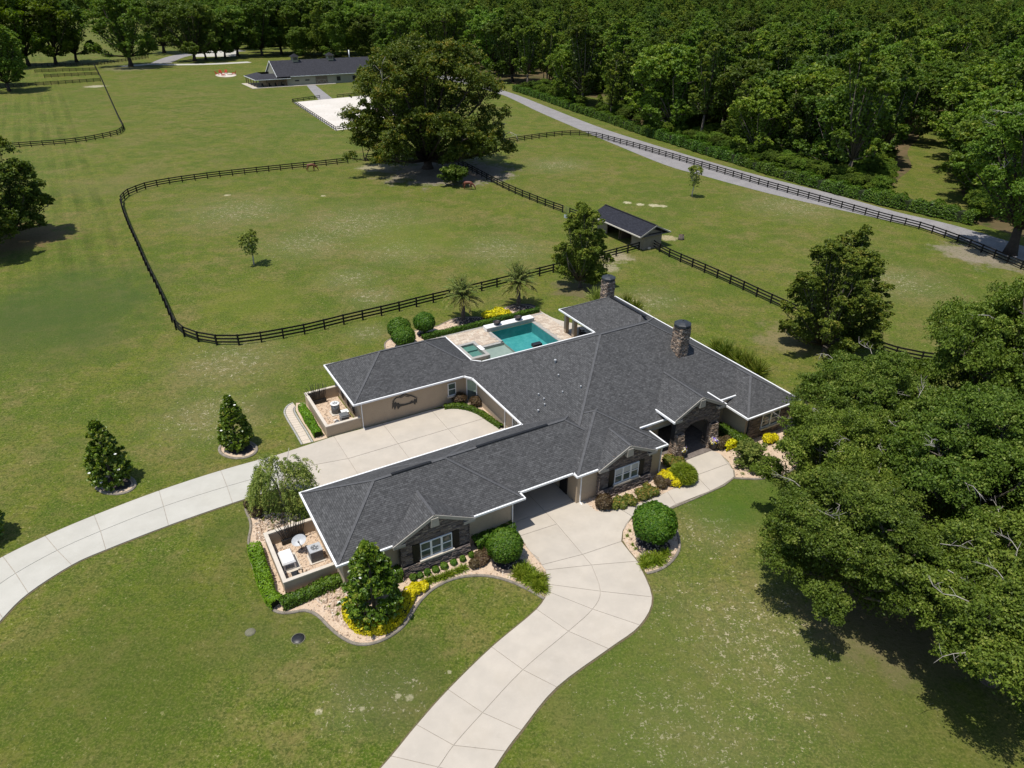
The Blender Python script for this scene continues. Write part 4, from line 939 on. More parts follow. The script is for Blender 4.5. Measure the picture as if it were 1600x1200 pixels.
# ------------------------------------------------------------------ walled utility yards
def yard(label, u0, u1, v0, v1, h):
    y = empty('yard_wall', HO, HROT, label, 'wall'); t = .2
    for nm, a in (('wall_panel', (u0, u1, v0, v0 + t)), ('wall_panel', (u0, u1, v1 - t, v1)), ('wall_panel', (u0, u0 + t, v0 + t + .001, v1 - t - .001))):
        m = MB(); m.box(*a, 0, h); m.build(nm, M_stucco, y)
    for a in ((u0 - .04, u1, v0 - .04, v0 + t + .04), (u0 - .04, u1, v1 - t - .04, v1 + .04), (u0 - .04, u0 + t + .04, v0 + t + .041, v1 - t - .041)):
        m = MB(); m.box(*a, h + .002, h + .09); m.build('cap', M_cap, y)
    return y
yard('low tan stucco wall round the generator yard at the front garage end', -3.22, .35, 1.95, 7.45, 1.12)
yard('low tan stucco wall round the equipment yard at the rear wing end', 4.92, 8.14, 18.95, 25.75, 1.12)
for q in (encl_in1, encl_in2): sheet('gravel_bed', q, -.02, .055, M_gravel_bed)
def condenser(u, v, label, w=.85, h=.95, round_=False):
    c = empty('air_conditioner', HP(u, v, .06), HROT, label, 'air conditioner', 'air conditioning condensers in the walled yards')
    m = MB(); m.box(-w * .65, w * .65, -w * .65, w * .65, -.05, .08); m.build('pad', M_cap, c)
    if round_:
        m = MB(); m.lathe([(w / 2, .09), (w / 2, h)], 20); m.build('louvre_body', M_acdark, c); m = MB(); m.lathe([(w / 2 + .03, h), (w / 2 + .03, h + .09), (w * .36, h + .09)], 20); m.build('top_cover', M_white, c)
        for k in range(10): m = MB(); t = k * PI / 5; m.bar((w / 2 * math.cos(t), w / 2 * math.sin(t), .09), (w / 2 * math.cos(t), w / 2 * math.sin(t), h), .04, .02); m.build('rib', M_acdark, c)
    else:
        m = MB(); m.box(-w / 2, w / 2, -w / 2, w / 2, .09, h); m.build('louvre_body', M_acdark, c)
        for k in range(9): m = MB(); m.box(-w / 2 - .012, w / 2 + .012, -w / 2 - .012, w / 2 + .012, .14 + k * .09, .19 + k * .09); m.build('louvre', M_acdark, c)
        m = MB(); m.box(-w / 2 - .03, w / 2 + .03, -w / 2 - .03, w / 2 + .03, h + .001, h + .07); m.build('top_cover', M_metal, c)
    m = MB(); m.lathe([(w * .36, h + .071), (w * .36, h + .10), (w * .33, h + .10), (w * .33, h + .074), (.02, h + .074)], 20); m.build('fan_ring', M_metal, c)
    for k in range(5):
        m = MB(); t = k * 2 * PI / 5; m.bar((.06 * math.cos(t), .06 * math.sin(t), h + .085), (w * .3 * math.cos(t + .2), w * .3 * math.sin(t + .2), h + .09), .14, .012); m.build('fan_blade', M_acdark, c)
condenser(-.45, 4.35, 'dark square air conditioner on a pad in the front generator yard')
condenser(6.9, 22.6, 'round topped air conditioner with white rim in the rear yard', .8, 1.0, True)
condenser(7.1, 20.6, 'small grey air conditioner close to the rear wing wall', .7, .75)
gen = empty('generator', HP(-2.35, 4.75, .06), HROT, 'white lidded standby generator on a concrete pad', 'generator')
m = MB(); m.box(-.62, .72, -.95, .95, -.05, .07); m.build('pad', M_cap, gen); m = MB(); m.box(-.42, .42, -.68, .68, .08, .66); m.build('body', M_white, gen)
m = MB(); V = [(-.46, -.72, .662), (.46, -.72, .662), (.46, .72, .662), (-.46, .72, .662), (-.38, -.64, .80), (.38, -.64, .80), (.38, .64, .80), (-.38, .64, .80)]; m.grid(V, [(0, 1, 5, 4), (1, 2, 6, 5), (2, 3, 7, 6), (3, 0, 4, 7), (4, 5, 6, 7), (3, 2, 1, 0)]); m.build('lid', M_white, gen)
m = MB(); 
for k in range(4): m.box(-.3, .3, -.70, -.681, .2 + k * .09, .25 + k * .09)
m.build('vent_slots', M_acdark, gen)
dish = empty('satellite_dish', HP(-1.1, 5.75, .05), HROT, 'grey oval satellite dish on a short pole in the yard', 'dish')
m = MB(); m.tube([(0, 0, 0), (0, 0, .75), (-.05, -.10, .95)], [.035, .035, .03], 8); m.build('pole', M_blackmetal, dish)
m = MB(); V = []; n = 20
tilt = Matrix.Rotation(math.radians(32), 3, 'X') @ Matrix.Rotation(math.radians(-14), 3, 'Y')
for rr, zz in ((.02, 0), (.25, .02), (.48, .075), (.50, .08)):
    for k in range(n): t = 2 * PI * k / n; V.append(tilt @ Vector((rr * 1.05 * math.cos(t), rr * .85 * math.sin(t), zz)) + Vector((-.1, -.12, 1.02)))
m.grid(V, [(i * n + k, i * n + (k + 1) % n, (i + 1) * n + (k + 1) % n, (i + 1) * n + k) for i in range(3) for k in range(n)], 0, True); m.build('reflector', M_metal, dish)
m = MB(); a = tilt @ Vector((0, -.4, .06)) + Vector((-.1, -.12, 1.02)); b = tilt @ Vector((0, -.25, .5)) + Vector((-.1, -.12, 1.02)); m.bar(a, b, .04, .04); m.box(b.x - .06, b.x + .06, b.y - .06, b.y + .06, b.z - .04, b.z + .06); m.build('feed_arm', M_acdark, dish)
pump = empty('well_pump', HP(-1.85, 2.95, .05), HROT, 'small blue pump with bent black pipe near the yard corner', 'pump')
m = MB(); m.box(-.2, .2, -.15, .15, 0, .32); m.build('motor', mottled('pump_blue', (.06, .16, .20), (.05, .12, .15), 5, .5), pump); m = MB(); m.tube([(-.2, .1, .1), (-.25, .1, .6), (-.1, .1, .82), (.1, .05, .75), (.12, 0, .3)], [.04] * 5, 8); m.build('pipe', M_blackmetal, pump)
wt = empty('meter_box', HP(-2.2, 3.35, .05), HROT, 'small grey meter box next to the generator pad', 'utility box'); m = MB(); m.box(-.22, .22, -.2, .2, 0, .28); m.build('case', M_metal, wt); m = MB(); m.box(-.24, .24, -.22, .22, .281, .31); m.build('lid', M_blackmetal, wt)
fl = empty('pool_filter', HP(6.3, 20.2, .05), HROT, 'dark pool filter drum with white valve in the rear yard', 'pool equipment'); m = MB(); m.lathe([(.25, 0), (.26, .5), (.2, .62), (.05, .68)], 14); m.build('tank', M_acdark, fl); m = MB(); m.box(-.5, -.15, -.12, .12, .1, .4); m.build('pump', M_blackmetal, fl); m = MB(); m.tube([(-.3, 0, .4), (-.3, 0, .8), (.0, 0, .8), (0, 0, .66)], [.045] * 4, 8); m.build('pipe', M_white, fl)
ht = empty('pool_heater', HP(7.45, 21.5, .05), HROT, 'white box pool heater between the two rear yard condensers', 'heater'); m = MB(); m.box(-.3, .3, -.28, .28, 0, .6); m.build('case', M_white, ht); m = MB(); m.box(-.33, .33, -.31, .31, .601, .66); m.build('top_cover', M_white, ht)
# black metal grass sculptures
def sculpture(u, v, rz, label, w=1.7, h=1.75):
    s = empty('metal_sculpture', HP(u, v, .05), HROT + rz, label, 'sculpture', 'black metal grass sculptures in the yards'); r = random.Random(4)
    m = MB(); m.box(-w * .45, w * .45, -.12, .12, 0, .42); m.build('planter', M_shutter, s)
    for k in range(15):
        f = (k / 14 - .5) * 2; a = Vector((f * w * .36, 0, .42)); b = a + Vector((f * .22 + r.uniform(-.06, .06), 0, (h - .42) * (1 - .25 * f * f) * .55)); c = b + Vector((f * .20 + r.uniform(-.1, .1), 0, (h - .42) * (1 - .25 * f * f) * .45))
        m = MB(); m.tube([a, b, c], [.035, .035, .012], 5); m.build('blade', M_blackmetal, s)
sculpture(-1.35, 6.95, .05, 'fan shaped black metal grass sculpture against the front yard wall', 1.9, 2.25); sculpture(5.9, 25.1, .0, 'fan shaped black metal grass sculpture in the rear yard corner', 1.9, 2.25)
for k in range(5): pass
for (u, v) in ((8.02, 23.6), (8.02, 22.0), (8.02, 20.4)):
    s = empty('metal_sculpture', HP(u, v, .75), HROT, 'slender black metal reeds hung on the rear wing end wall', 'sculpture', 'black reeds on the rear wing wall')
    for k in range(6): m = MB(); m.tube([(-.03, -.3 + k * .12, 0), (-.03, -.34 + k * .14, .7), (-.03, -.4 + k * .16, 1.3)], [.025, .02, .008], 5); m.build('blade', M_blackmetal, s)
# mountain and pine skyline hung on the courtyard wall
art = empty('wall_art', HP(0, 18.90), HROT, 'black cut metal mountain and pine skyline on the courtyard wall', 'wall art')
def wl(x, y): # pixel on the wall plane v=18.9 -> u,z
    lo = 0
    for z in np.arange(.2, 3.2, .02):
        if UVh(G(x, y, z))[1] <= 18.86: return UVh(G(x, y, z))[0], z
    return UVh(G(x, y, 1.5))[0], 1.5
def plate(pts, name, t=.02):
    q = [wl(x, y) for x, y in pts]; m = MB(); m.face([(u, -.03, z) for u, z in q]); m.face([(u, -.012, z) for u, z in q[::-1]])
    for i in range(len(q)): a, b = q[i], q[(i + 1) % len(q)]; m.face([(a[0], -.03, a[1]), (b[0], -.03, b[1]), (b[0], -.012, b[1]), (a[0], -.012, a[1])])
    m.build(name, M_blackmetal, art)
def line(pts, name, w=.11):
    q = [wl(x, y) for x, y in pts]; m = MB()
    for i in range(len(q) - 1): m.bar((q[i][0], -.02, q[i][1]), (q[i + 1][0], -.02, q[i + 1][1]), .02, w)
    m.build(name, M_blackmetal, art)
line([(614, 628), (619, 622), (623, 621), (627, 619), (632, 615.5), (637, 617.5), (641, 618), (646, 619.5), (650, 621.5)], 'ridge_line')
line([(625, 622), (629, 621), (632, 618), (636, 620), (640, 620)], 'ridge_line', .06)
plate([(613, 640), (613.5, 630), (615.5, 627), (616.5, 630.5), (619, 628), (620, 631), (623, 629.5), (625, 632), (632, 631.5), (640, 629.5), (644, 626), (646, 627.5), (648.5, 623), (650, 625), (652, 620), (652, 630.5), (650, 628.5), (649, 633), (646, 629.8), (640, 632), (632, 634), (626, 635.5), (622, 640), (620, 634.5), (617, 641), (615.5, 635.5)], 'skyline')

# ------------------------------------------------------------------ fences
POST_ME = None
def fence_mesh(h=1.34, w=.16):
    m = MB(); m.box(-w / 2, w / 2, -w / 2, w / 2, -.1, h); return m.mesh('post', M_black)
def board_mesh(t=.06, h=.185):
    m = MB(); m.box(0, 1, -t / 2, t / 2, -h / 2, h / 2); return m.mesh('board', M_black)
FP, FB = fence_mesh(), board_mesh(); FP2 = fence_mesh(1.05, .12)
def fence(label, pts, rails=(.36, .76, 1.17), post=None, bay=2.44, sm=3, group=None, cat='fence'):
    P = [Vector(p) for p in pts]; P = smooth_path(P, sm) if sm else P
    d = [0]
    for i in range(len(P) - 1): d.append(d[-1] + (P[i + 1] - P[i]).length)
    n = max(1, round(d[-1] / bay)); Q = []; j = 0
    for k in range(n + 1):
        s = d[-1] * k / n
        while j < len(P) - 2 and d[j + 1] < s: j += 1
        t = (s - d[j]) / max(1e-6, d[j + 1] - d[j]); Q.append(P[j].lerp(P[j + 1], t))
    f = empty('board_fence', Q[0], 0, label, cat, group)
    for k, q in enumerate(Q):
        dd = Q[min(k + 1, n)] - Q[max(k - 1, 0)]; o = link('post', post or FP, f, q - Q[0], math.atan2(dd.y, dd.x))
        if k < n:
            e = Q[k + 1] - q; a = math.atan2(e.y, e.x); off = Vector((-math.sin(a), math.cos(a), 0)) * .112
            for z in rails: b = link('board', FB, f, q - Q[0] + off + Vector((0, 0, z)), a); b.scale = (e.length + .03, 1, 1)
    return f
gl = lambda *pts: [G(*p) for p in pts]
fence('black three board paddock fence along the lawn behind the pool and palms', gl((373.8, 539.5), (409.5, 535), (478.8, 522), (544.5, 505.5), (607, 491), (666, 476), (774.8, 449.5), (849.5, 430), (905, 416), (978, 396.5), (998, 391)))
fence('black paddock fence running down the long mown strip to its rounded corners', gl((190.7, 317), (189.5, 320), (193.8, 335), (202.5, 357.5), (213.8, 382.5), (227.5, 415), (242.5, 445), (255, 471), (268.8, 503), (275.5, 515.5), (288.8, 526.5), (310.5, 534.5), (339.5, 539.5), (373.8, 539.5)))
fence('black paddock fence behind the grazing horse, from rounded corner to gate', gl((190.7, 317), (199.8, 307), (213.6, 301), (231, 294.8), (272.5, 287), (337.5, 278), (420, 268.8), (498.8, 260.5), (543.8, 255.5)))
fence('black paddock fence passing behind the trunk of the giant oak', gl((572.5, 250.8), (640, 242), (700, 235), (745, 229.5), (784, 225)))
fence('black curving paddock fence between the far field and the paved road', gl((784, 225), (799, 223), (842, 216.6), (873, 213), (889.5, 211.7), (905.7, 212), (921, 213.4), (934, 215.5), (965, 224), (996.7, 232.5), (1100, 263), (1198.8, 293)))
fence('black paddock fence following the road into the shade of the mossy oak', gl((1198.8, 293), (1268, 312.5), (1346.8, 335), (1390, 347), (1437.5, 359), (1497, 380), (1540, 398), (1640, 440)))
fence('black fence dividing the two paddocks, from the giant oak to the gate', gl((690, 244), (742, 271), (773.6, 288), (802.6, 302), (822.9, 310.5), (855.4, 323.5), (879, 332)))
fence('short black fence from the divider gate to the run-in shed', gl((890, 336.5), (905, 342), (925, 350)), sm=0)
fence('black three board fence from the run-in shed down to the lone pine', gl((1017.5, 386), (1028.8, 393), (1045.6, 402), (1077.3, 416), (1115.8, 433), (1157.5, 452), (1180, 463), (1260, 500), (1333.8, 532)), sm=2)
fence('black fence bending from the lone pine behind the oak grove', gl((1333.8, 532), (1368.8, 549), (1406, 560), (1450, 568), (1560, 580)))
fence('black fence rounding the corner of the far left field', gl((-60, 236), (-20, 234.5), (18.8, 232), (60.8, 228.8), (101.8, 225.8), (140, 220.8), (172.5, 214), (185, 210.8), (192.5, 205.5), (194, 201)))
fence('black fence running away along the far left field edge', gl((194, 201), (186, 186), (172.5, 156), (160, 127.5), (152, 111), (147.5, 103)), sm=0)
fence('far black fence at the top of the left pens', gl((147.5, 103), (100, 103.5), (60, 104), (0, 105)), sm=0)
fence('second black cross fence of the left pens', gl((151, 110.5), (100, 112), (55, 114)), sm=0); fence('third black cross fence of the left pens', gl((154, 117.5), (100, 120), (70, 122)), sm=0)
fence('near black cross fence of the left pens', gl((157.5, 127.5), (100, 131.5), (40, 135.5), (-40, 141)), sm=0)
fence('distant black fence running past the trunk of the spreading oak', gl((147.5, 103), (180, 98), (205, 95), (232, 91)), sm=0); fence('distant black fence in the sunny gap between far oaks', gl((256, 75), (285, 70), (310, 66)), sm=0)
fence('black two rail arena fence along the arena left side', gl((457, 160), (525, 204.5)), (.45, .95), FP2, 2.44, 0); fence('black two rail arena fence along the near side', gl((525, 204.5), (575, 197.5), (690, 182)), (.45, .95), FP2, 2.44, 0)
fence('black two rail arena fence left of the barn path', gl((457, 160), (500, 154)), (.45, .95), FP2, 2.44, 0); fence('black two rail arena fence right of the barn path', gl((527, 153), (600, 146)), (.45, .95), FP2, 2.44, 0)
fence('brown rail fence in the small clearing of the woods', gl((1440, 199), (1476, 207), (1500, 212)), (.95,), None, 2.6, 0)
# gates
def gate(label, a, b):
    A, B = G(*a), G(*b); e = B - A; g_ = empty('field_gate', A, math.atan2(e.y, e.x), label, 'gate')
    for z in (.25, .5, .75, 1.0, 1.25): m = MB(); m.tube([(0, 0, z), (e.length, 0, z)], [.025, .025], 6); m.build('rail', M_metal_gate, g_)
    for x in (.03, e.length / 2, e.length - .03): m = MB(); m.tube([(x, 0, .2), (x, 0, 1.28)], [.03, .03], 6); m.build('upright', M_metal_gate, g_)
M_metal_gate = mottled('gate_metal', (.10, .12, .08), (.08, .09, .06), 5, .5)
gate('thin tube gate in the fence beside the grazing horse', (543.8, 255.5), (572.5, 250.8)); gate('metal gate between the paddock divider and the shed fence', (879, 332), (890, 336.5))
for (x, y, w) in ((884, 334, 0),):
    b = empty('water_trough', G(886, 340), .4, 'pale blue water trough at the divider gate', 'trough'); m = MB(); m.box(-.45, .45, -.28, .28, 0, .5); m.build('tub', mottled('trough_grey', (.45, .5, .5), (.38, .42, .43), 4, .6), b); m = MB(); m.box(-.4, .4, -.22, .22, .501, .515); m.build('water', M_glass, b)

# ------------------------------------------------------------------ run-in shed
shed = empty('run_in_shed', G(1005, 391), HROT, 'tan run-in horse shed with near black gable roof in the paddock', 'shed')
sA, sB = 4.35, 12.2        # width across, length
zs_, zr_ = 2.35, 3.75
def spart(m, n, mt): return m.build(n, mt, shed)
SX0, SX1, SY0, SY1 = .0, 3.55, .1, 12.0
for k in range(14):      # siding boards of the near gable end
    x0 = SX0 + k * (SX1 - SX0) / 14; x1 = SX0 + (k + 1) * (SX1 - SX0) / 14; xm = (x0 + x1) / 2; top = zs_ + .55 * (1 - abs(xm - (SX0 + SX1) / 2) / ((SX1 - SX0) / 2)) * 1.2
    m = MB(); m.box(x0 + .004, x1 - .004, SY0, SY0 + .06, 0, top); spart(m, 'siding_board', M_shedwall)
m = MB(); m.box(SX0 + .9, SX1 - .2, SY0 - .06, SY0 - .002, 2.28, 2.42); spart(m, 'door_track', M_shutter)
m = MB(); m.box(SX1 - .06, SX1, SY0 + .061, SY1, 0, zs_ + .3); spart(m, 'wall', M_shedwall); m = MB(); m.box(SX0, SX1 - .061, SY1 - .06, SY1, 0, zs_ + .2); spart(m, 'wall', M_shedwall)
for k in range(8): m = MB(); m.box(SX0, SX0 + .06, SY0 + .07 + k * .35, SY0 + .07 + k * .35 + .34, 0, zs_ + .05); spart(m, 'siding_board', M_shedwall)
for k in range(7): m = MB(); m.box(SX0, SX0 + .06, 9.4 + k * .36, 9.4 + k * .36 + .35, 0, zs_ + .05); spart(m, 'siding_board', M_shedwall)
for y in (2.98, 6.1, 9.3): m = MB(); m.box(SX0, SX0 + .14, y, y + .14, 0, zs_ + .05); spart(m, 'post', M_wood)
m = MB(); m.box(SX0 + .2, SX1 - .2, 5.9, 6.0, 0, 1.6); spart(m, 'stall_divider', M_wood)
rx0, rx1, ry0, ry1 = -1.15, 4.75, -.45, 12.6; rm = (rx0 + rx1) / 2; m = MB()
roof_face(m, [(rx0, ry0, zs_ + .02), (rx0, ry1, zs_ + .02), (rm, ry1, zr_), (rm, ry0, zr_)]); roof_face(m, [(rx1, ry1, zs_ + .02), (rx1, ry0, zs_ + .02), (rm, ry0, zr_), (rm, ry1, zr_)])
m.face([(rx0, ry0, zs_ - .12), (rx1, ry0, zs_ - .12), (rx1, ry1, zs_ - .12), (rx0, ry1, zs_ - .12)][::-1], 1)
m.build('roof', [M_shedroof, M_shedwall], shed)
for a, b in (((rx0, ry0 - .02, zs_), (rm, ry0 - .02, zr_)), ((rx1, ry0 - .02, zs_), (rm, ry0 - .02, zr_))): m = MB(); m.bar(Vector(a) + Vector((0, 0, -.08)), Vector(b) + Vector((0, 0, -.08)), .05, .2); spart(m, 'rake_board', M_trim)
for x in (rx0 - .04, rx1 + .04): m = MB(); m.bar((x, ry0, zs_ - .04), (x, ry1, zs_ - .04), .1, .17); spart(m, 'fascia', mottled('shed_fascia', (.62, .58, .5), (.55, .5, .43), 3, .8))
m = MB(); m.bar((rm, ry0, zr_ + .01), (rm, ry1, zr_ + .01), .3, .05); spart(m, 'ridge_cap', M_shedroof)
st = empty('tree_stump', G(1064, 374), 0, 'cut grey tree stump in the field beside the shed', 'stump'); m = MB(); m.lathe([(.55, -.05), (.46, .2), (.42, .75)], 12); m.build('trunk', M_bark, st); m = MB(); m.lathe([(.41, .751), (.02, .77)], 12); m.build('cut_face', M_wood, st)
for (x, y, s, lb) in ((1014, 389, .5, 'low tan salt block at the foot of the shed fence'),): 
    o = empty('salt_block', G(x, y), .4, lb, 'salt block'); m = MB(); m.lathe([(.28, 0), (.3, .15), (.22, .3), (.05, .33)], 8); m.build('block', M_chips, o)

# ------------------------------------------------------------------ barn beyond the paddock
BAZ = math.radians(57.5); bA = Vector((math.sin(BAZ), math.cos(BAZ), 0)); bO = G(402, 137.5)
barn = empty('horse_barn', bO, math.radians(90) - BAZ, 'long sage grey horse barn with dark shingle roof and two cupolas', 'barn')
BL, BD, ze, zr = 47.0, 15.0, 3.1, 8.3
def bp(m, n, mt): return m.build(n, mt, barn)
px0 = 11.5
m = MB(); m.box(px0, BL, .3, .5, 0, 3.2); bp(m, 'wall', M_barnwall); m = MB(); m.box(px0, px0 + .2, .501, BD - .4, 0, 3.2); bp(m, 'wall', M_stucco); m = MB(); m.box(px0 + .201, BL, BD - .4, BD - .2, 0, 3.2); bp(m, 'wall', M_barnwall); m = MB(); m.box(BL - .2, BL, .501, BD - .401, 0, 3.2); bp(m, 'wall', M_barnwall)
m = MB(); m.box(4.5, px0 - .001, 5.0, 5.2, 0, 3.0); bp(m, 'wall', M_stucco); m = MB(); m.box(4.5, 4.7, 5.201, BD - .5, 0, 3.0); bp(m, 'wall', M_stucco)
m = MB(); x0, x1 = px0 - 6.0, BL + .6; y0, y1 = -.35, BD + .35; ym = (y0 + y1) / 2
roof_face(m, [(x0 + 2.2, y0, ze + .25), (x1, y0, ze + .25), (x1, ym, zr), (x0 + 2.2, ym, zr)]); roof_face(m, [(x1, y1, ze + .25), (x0 + 2.2, y1, ze + .25), (x0 + 2.2, ym, zr), (x1, ym, zr)])
m.face([(x0 + 2.2, y0, ze + .05), (x1, y0, ze + .05), (x1, y1, ze + .05), (x0 + 2.2, y1, ze + .05)][::-1], 1)
m.build('roof', [M_barnroof, M_barnwall], barn)
m = MB(); xg = x0 + 2.4; m.face([(xg, y0 + .5, ze + .2), (xg, ym, zr - .25), (xg, y1 - .5, ze + .2)][::-1]); m.face([(xg + .15, y0 + .5, ze + .2), (xg + .15, ym, zr - .25), (xg + .15, y1 - .5, ze + .2)]); bp(m, 'gable_wall', M_barnwall)
for yy in (y0, y1): m = MB(); m.bar((x0 + 2.15, yy, ze + .17), (x0 + 2.15, ym, zr - .05), .08, .3); bp(m, 'rake_board', M_white)
m = MB(); roof_face(m, [(-.5, -.7, 2.75), (12.8, -.7, 2.75), (12.8, 4.2, 5.1 - .9), (3.4, 4.2, 5.1 - .9)]); roof_face(m, [(-.5, BD + .6, 2.75), (-.5, -.7, 2.75), (3.4, 4.2, 4.2), (3.4, BD - 4, 4.2)]); roof_face(m, [(12.8, BD + .6, 2.75), (-.5, BD + .6, 2.75), (3.4, BD - 4, 4.2), (12.8, BD - 4, 4.2)])
m.face([(-.5, -.7, 2.6), (12.8, -.7, 2.6), (12.8, BD + .6, 2.6), (-.5, BD + .6, 2.6)][::-1], 1); m.build('porch_roof', [M_barnroof, M_barnwall], barn)
for a, b in (((-.5, -.74, 2.68), (12.8, -.74, 2.68)), ((-.54, -.7, 2.68), (-.54, BD + .6, 2.68)), ((12.8, -.4, ze + .17), (BL + .6, -.4, ze + .17))): m = MB(); m.bar(a, b, .1, .2); bp(m, 'gutter', M_white)
for q in [(0, 0), (3.8, 0), (7.6, 0), (11.2, 0), (0, 4), (0, 8), (0, 12), (0, BD)]: m = MB(); m.box(q[0] - .13, q[0] + .13, q[1] - .13, q[1] + .13, 0, 2.6); bp(m, 'porch_post', M_wood)
sd = MB(); sd.box(22.6, 27.2, .14, .298, .1, 3.0); sdo = bp(sd, 'barn_door', mottled('barn_door_brown', (.14, .115, .09), (.11, .09, .07), 2, .8))
for k in range(2):
    xx = 22.7 + k * 2.25
    for a, b in (((xx, .12, .25), (xx + 2.1, .12, .25)), ((xx, .12, 1.6), (xx + 2.1, .12, 1.6)), ((xx, .12, 2.9), (xx + 2.1, .12, 2.9)), ((xx + .05, .12, .25), (xx + 1.05, .12, 1.6)), ((xx + 2.05, .12, .25), (xx + 1.05, .12, 1.6))): m = MB(); m.bar(a, b, .05, .13); m.build('door_brace', M_barnwall, sdo)
for x in (14.5, 18.5): m = MB(); m.box(x, x + 1.6, .22, .298, 1.5, 1.9); bp(m, 'window', M_shutter)
for x in (31, 37.5, 43): m = MB(); m.box(x, x + 1.5, .2, .298, .9, 2.4); w_ = bp(m, 'window', M_shutter); m = MB(); m.box(x - .1, x + 1.6, .18, .3, 2.41, 2.55); m.build('lintel', M_barnwall, w_)
for x in (17.5, 31.5):
    m = MB(); m.box(x - 1.1, x + 1.1, ym - 1.1, ym + 1.1, zr - .8, zr + 1.1); c_ = bp(m, 'cupola', M_barnwall)
    for k in range(4): m = MB(); m.box(x - .8, x + .8, ym - 1.16, ym - 1.101, zr + .0 + k * .24, zr + .14 + k * .24); m.build('louvre', M_shutter, c_)
    m = MB(); V = [(x - 1.6, ym - 1.6, zr + 1.1), (x + 1.6, ym - 1.6, zr + 1.1), (x + 1.6, ym + 1.6, zr + 1.1), (x - 1.6, ym + 1.6, zr + 1.1), (x, ym, zr + 2.2)]; m.grid(V, [(0, 1, 4), (1, 2, 4), (2, 3, 4), (3, 0, 4), (3, 2, 1, 0)]); m.build('cupola_roof', M_barnroof, c_)
m = MB(); m.tube([(40, ym + 1, zr - .5), (40, ym + 1, zr + 2.6)], [.22, .22], 8); bp(m, 'flue_pipe', M_white)
sheet('barn_apron', [tuple(barn.matrix_basis @ Vector(p))[:2] for p in ((-1.2, -1.6, 0), (30, -1.4, 0), (30, .3, 0), (-.5, .3, 0), (-.5, BD, 0), (-2.4, BD, 0))], 0, .08, M_conc) if False else None
bm_ = Matrix.Translation(bO) @ Matrix.Rotation(math.radians(90) - BAZ, 4, 'Z')
BW = lambda x, y: tuple((bm_ @ Vector((x, y, 0)))[:2])
sheet('barn_apron', [BW(-2.0, -1.6), BW(30, -1.5), BW(30, .25), BW(12, .25), BW(12, BD), BW(-2.0, BD)], 0, .10, M_conc)
for i, (x, y) in enumerate(((2.5, 1.6), (5.2, 1.5), (7.6, 1.7), (10.0, 1.6))):
    c = empty('porch_chair', bm_ @ Vector((x, y, .1)), math.radians(90) - BAZ + .3 * i, 'dark rocking chair in shade on the distant barn porch', 'chair', 'dark chairs on the barn porch')
    m = MB(); m.box(-.35, .35, -.35, .35, .35, .47); m.build('seat', M_shutter, c); m = MB(); m.box(-.35, .35, .28, .38, .47, 1.15); m.build('backrest', M_shutter, c); 
    for sx in (-.3, .3): m = MB(); m.box(sx - .04, sx + .04, -.4, .45, 0, .35); m.build('leg', M_shutter, c)
# red chairs round the fire pit
pad = [G(353 + 16.5 * math.cos(k * PI / 10), 117.3 + 3.3 * math.sin(k * PI / 10)) for k in range(20)]; sheet('fire_pit_pad', [tuple(p)[:2] for p in pad], 0, .05, M_cap)
fp = empty('fire_pit', G(359, 117), 0, 'round pale stone fire pit among the red chairs', 'fire pit'); m = MB(); m.lathe([(1.0, .05), (1.0, .5), (.75, .5), (.75, .2)], 14); m.build('ring', M_cap, fp)
for i, (x, y, a, lb) in enumerate(((340, 117.5, 1.6, 'leftmost red slatted garden chair by the fire pit'), (345, 115.5, .6, 'rear red slatted garden chair left of the fire pit'), (349, 119, 2.4, 'front red slatted garden chair left of the fire pit'), (353, 115.2, .1, 'red slatted garden chair behind the fire pit'), (366, 116.8, -1.5, 'red slatted garden chair right of the fire pit, alone'))):
    c = empty('garden_chair', G(x, y) + Vector((0, 0, .05)), a, lb, 'chair', 'red garden chairs round the fire pit'); c.scale = (1.25, 1.25, 1.25)
    m = MB(); m.bar((0, -.45, .45), (0, .35, .3), .75, .06); m.build('seat', M_red, c)
    for k in range(5): m = MB(); xx = -.3 + k * .15; m.bar((xx, .3, .3), (xx * 1.2, .72, 1.25 - abs(k - 2) * .07), .13, .03, 0, (0, 1, 0)); m.build('slat', M_red, c)
    for sx in (-.42, .42):
        m = MB(); m.bar((sx, -.55, .62), (sx, .4, .62), .14, .04); m.build('arm', M_red, c); m = MB(); m.bar((sx, -.45, 0), (sx, -.45, .6), .1, .05); m.build('leg', M_red, c); m = MB(); m.bar((sx, .55, 0), (sx, .3, .4), .1, .05); m.build('leg', M_red, c)
M_lidrim = mottled('weathered_lid', (.13, .13, .085), (.17, .16, .11), 4, .9)
# manhole lids in the front lawn
for (x, y, lb) in ((466, 998, 'large dark round lid set in the front lawn below the kerb'), (391, 988, 'faint grey round lid in the lawn left of the dark lid')):
    o = empty('septic_lid', G(x, y), .3, lb, 'lid'); m = MB(); m.lathe([(.44, -.02), (.44, .03), (.42, .035)], 22); m.build('collar', M_lidrim, o); m = MB(); m.lathe([(.40, .0351), (.38, .06), (.02, .065)], 22); m.build('cover', M_blackmetal if x > 420 else M_lidrim, o); o.scale = (1, 1, 1) if x > 420 else (.75, .75, 1)
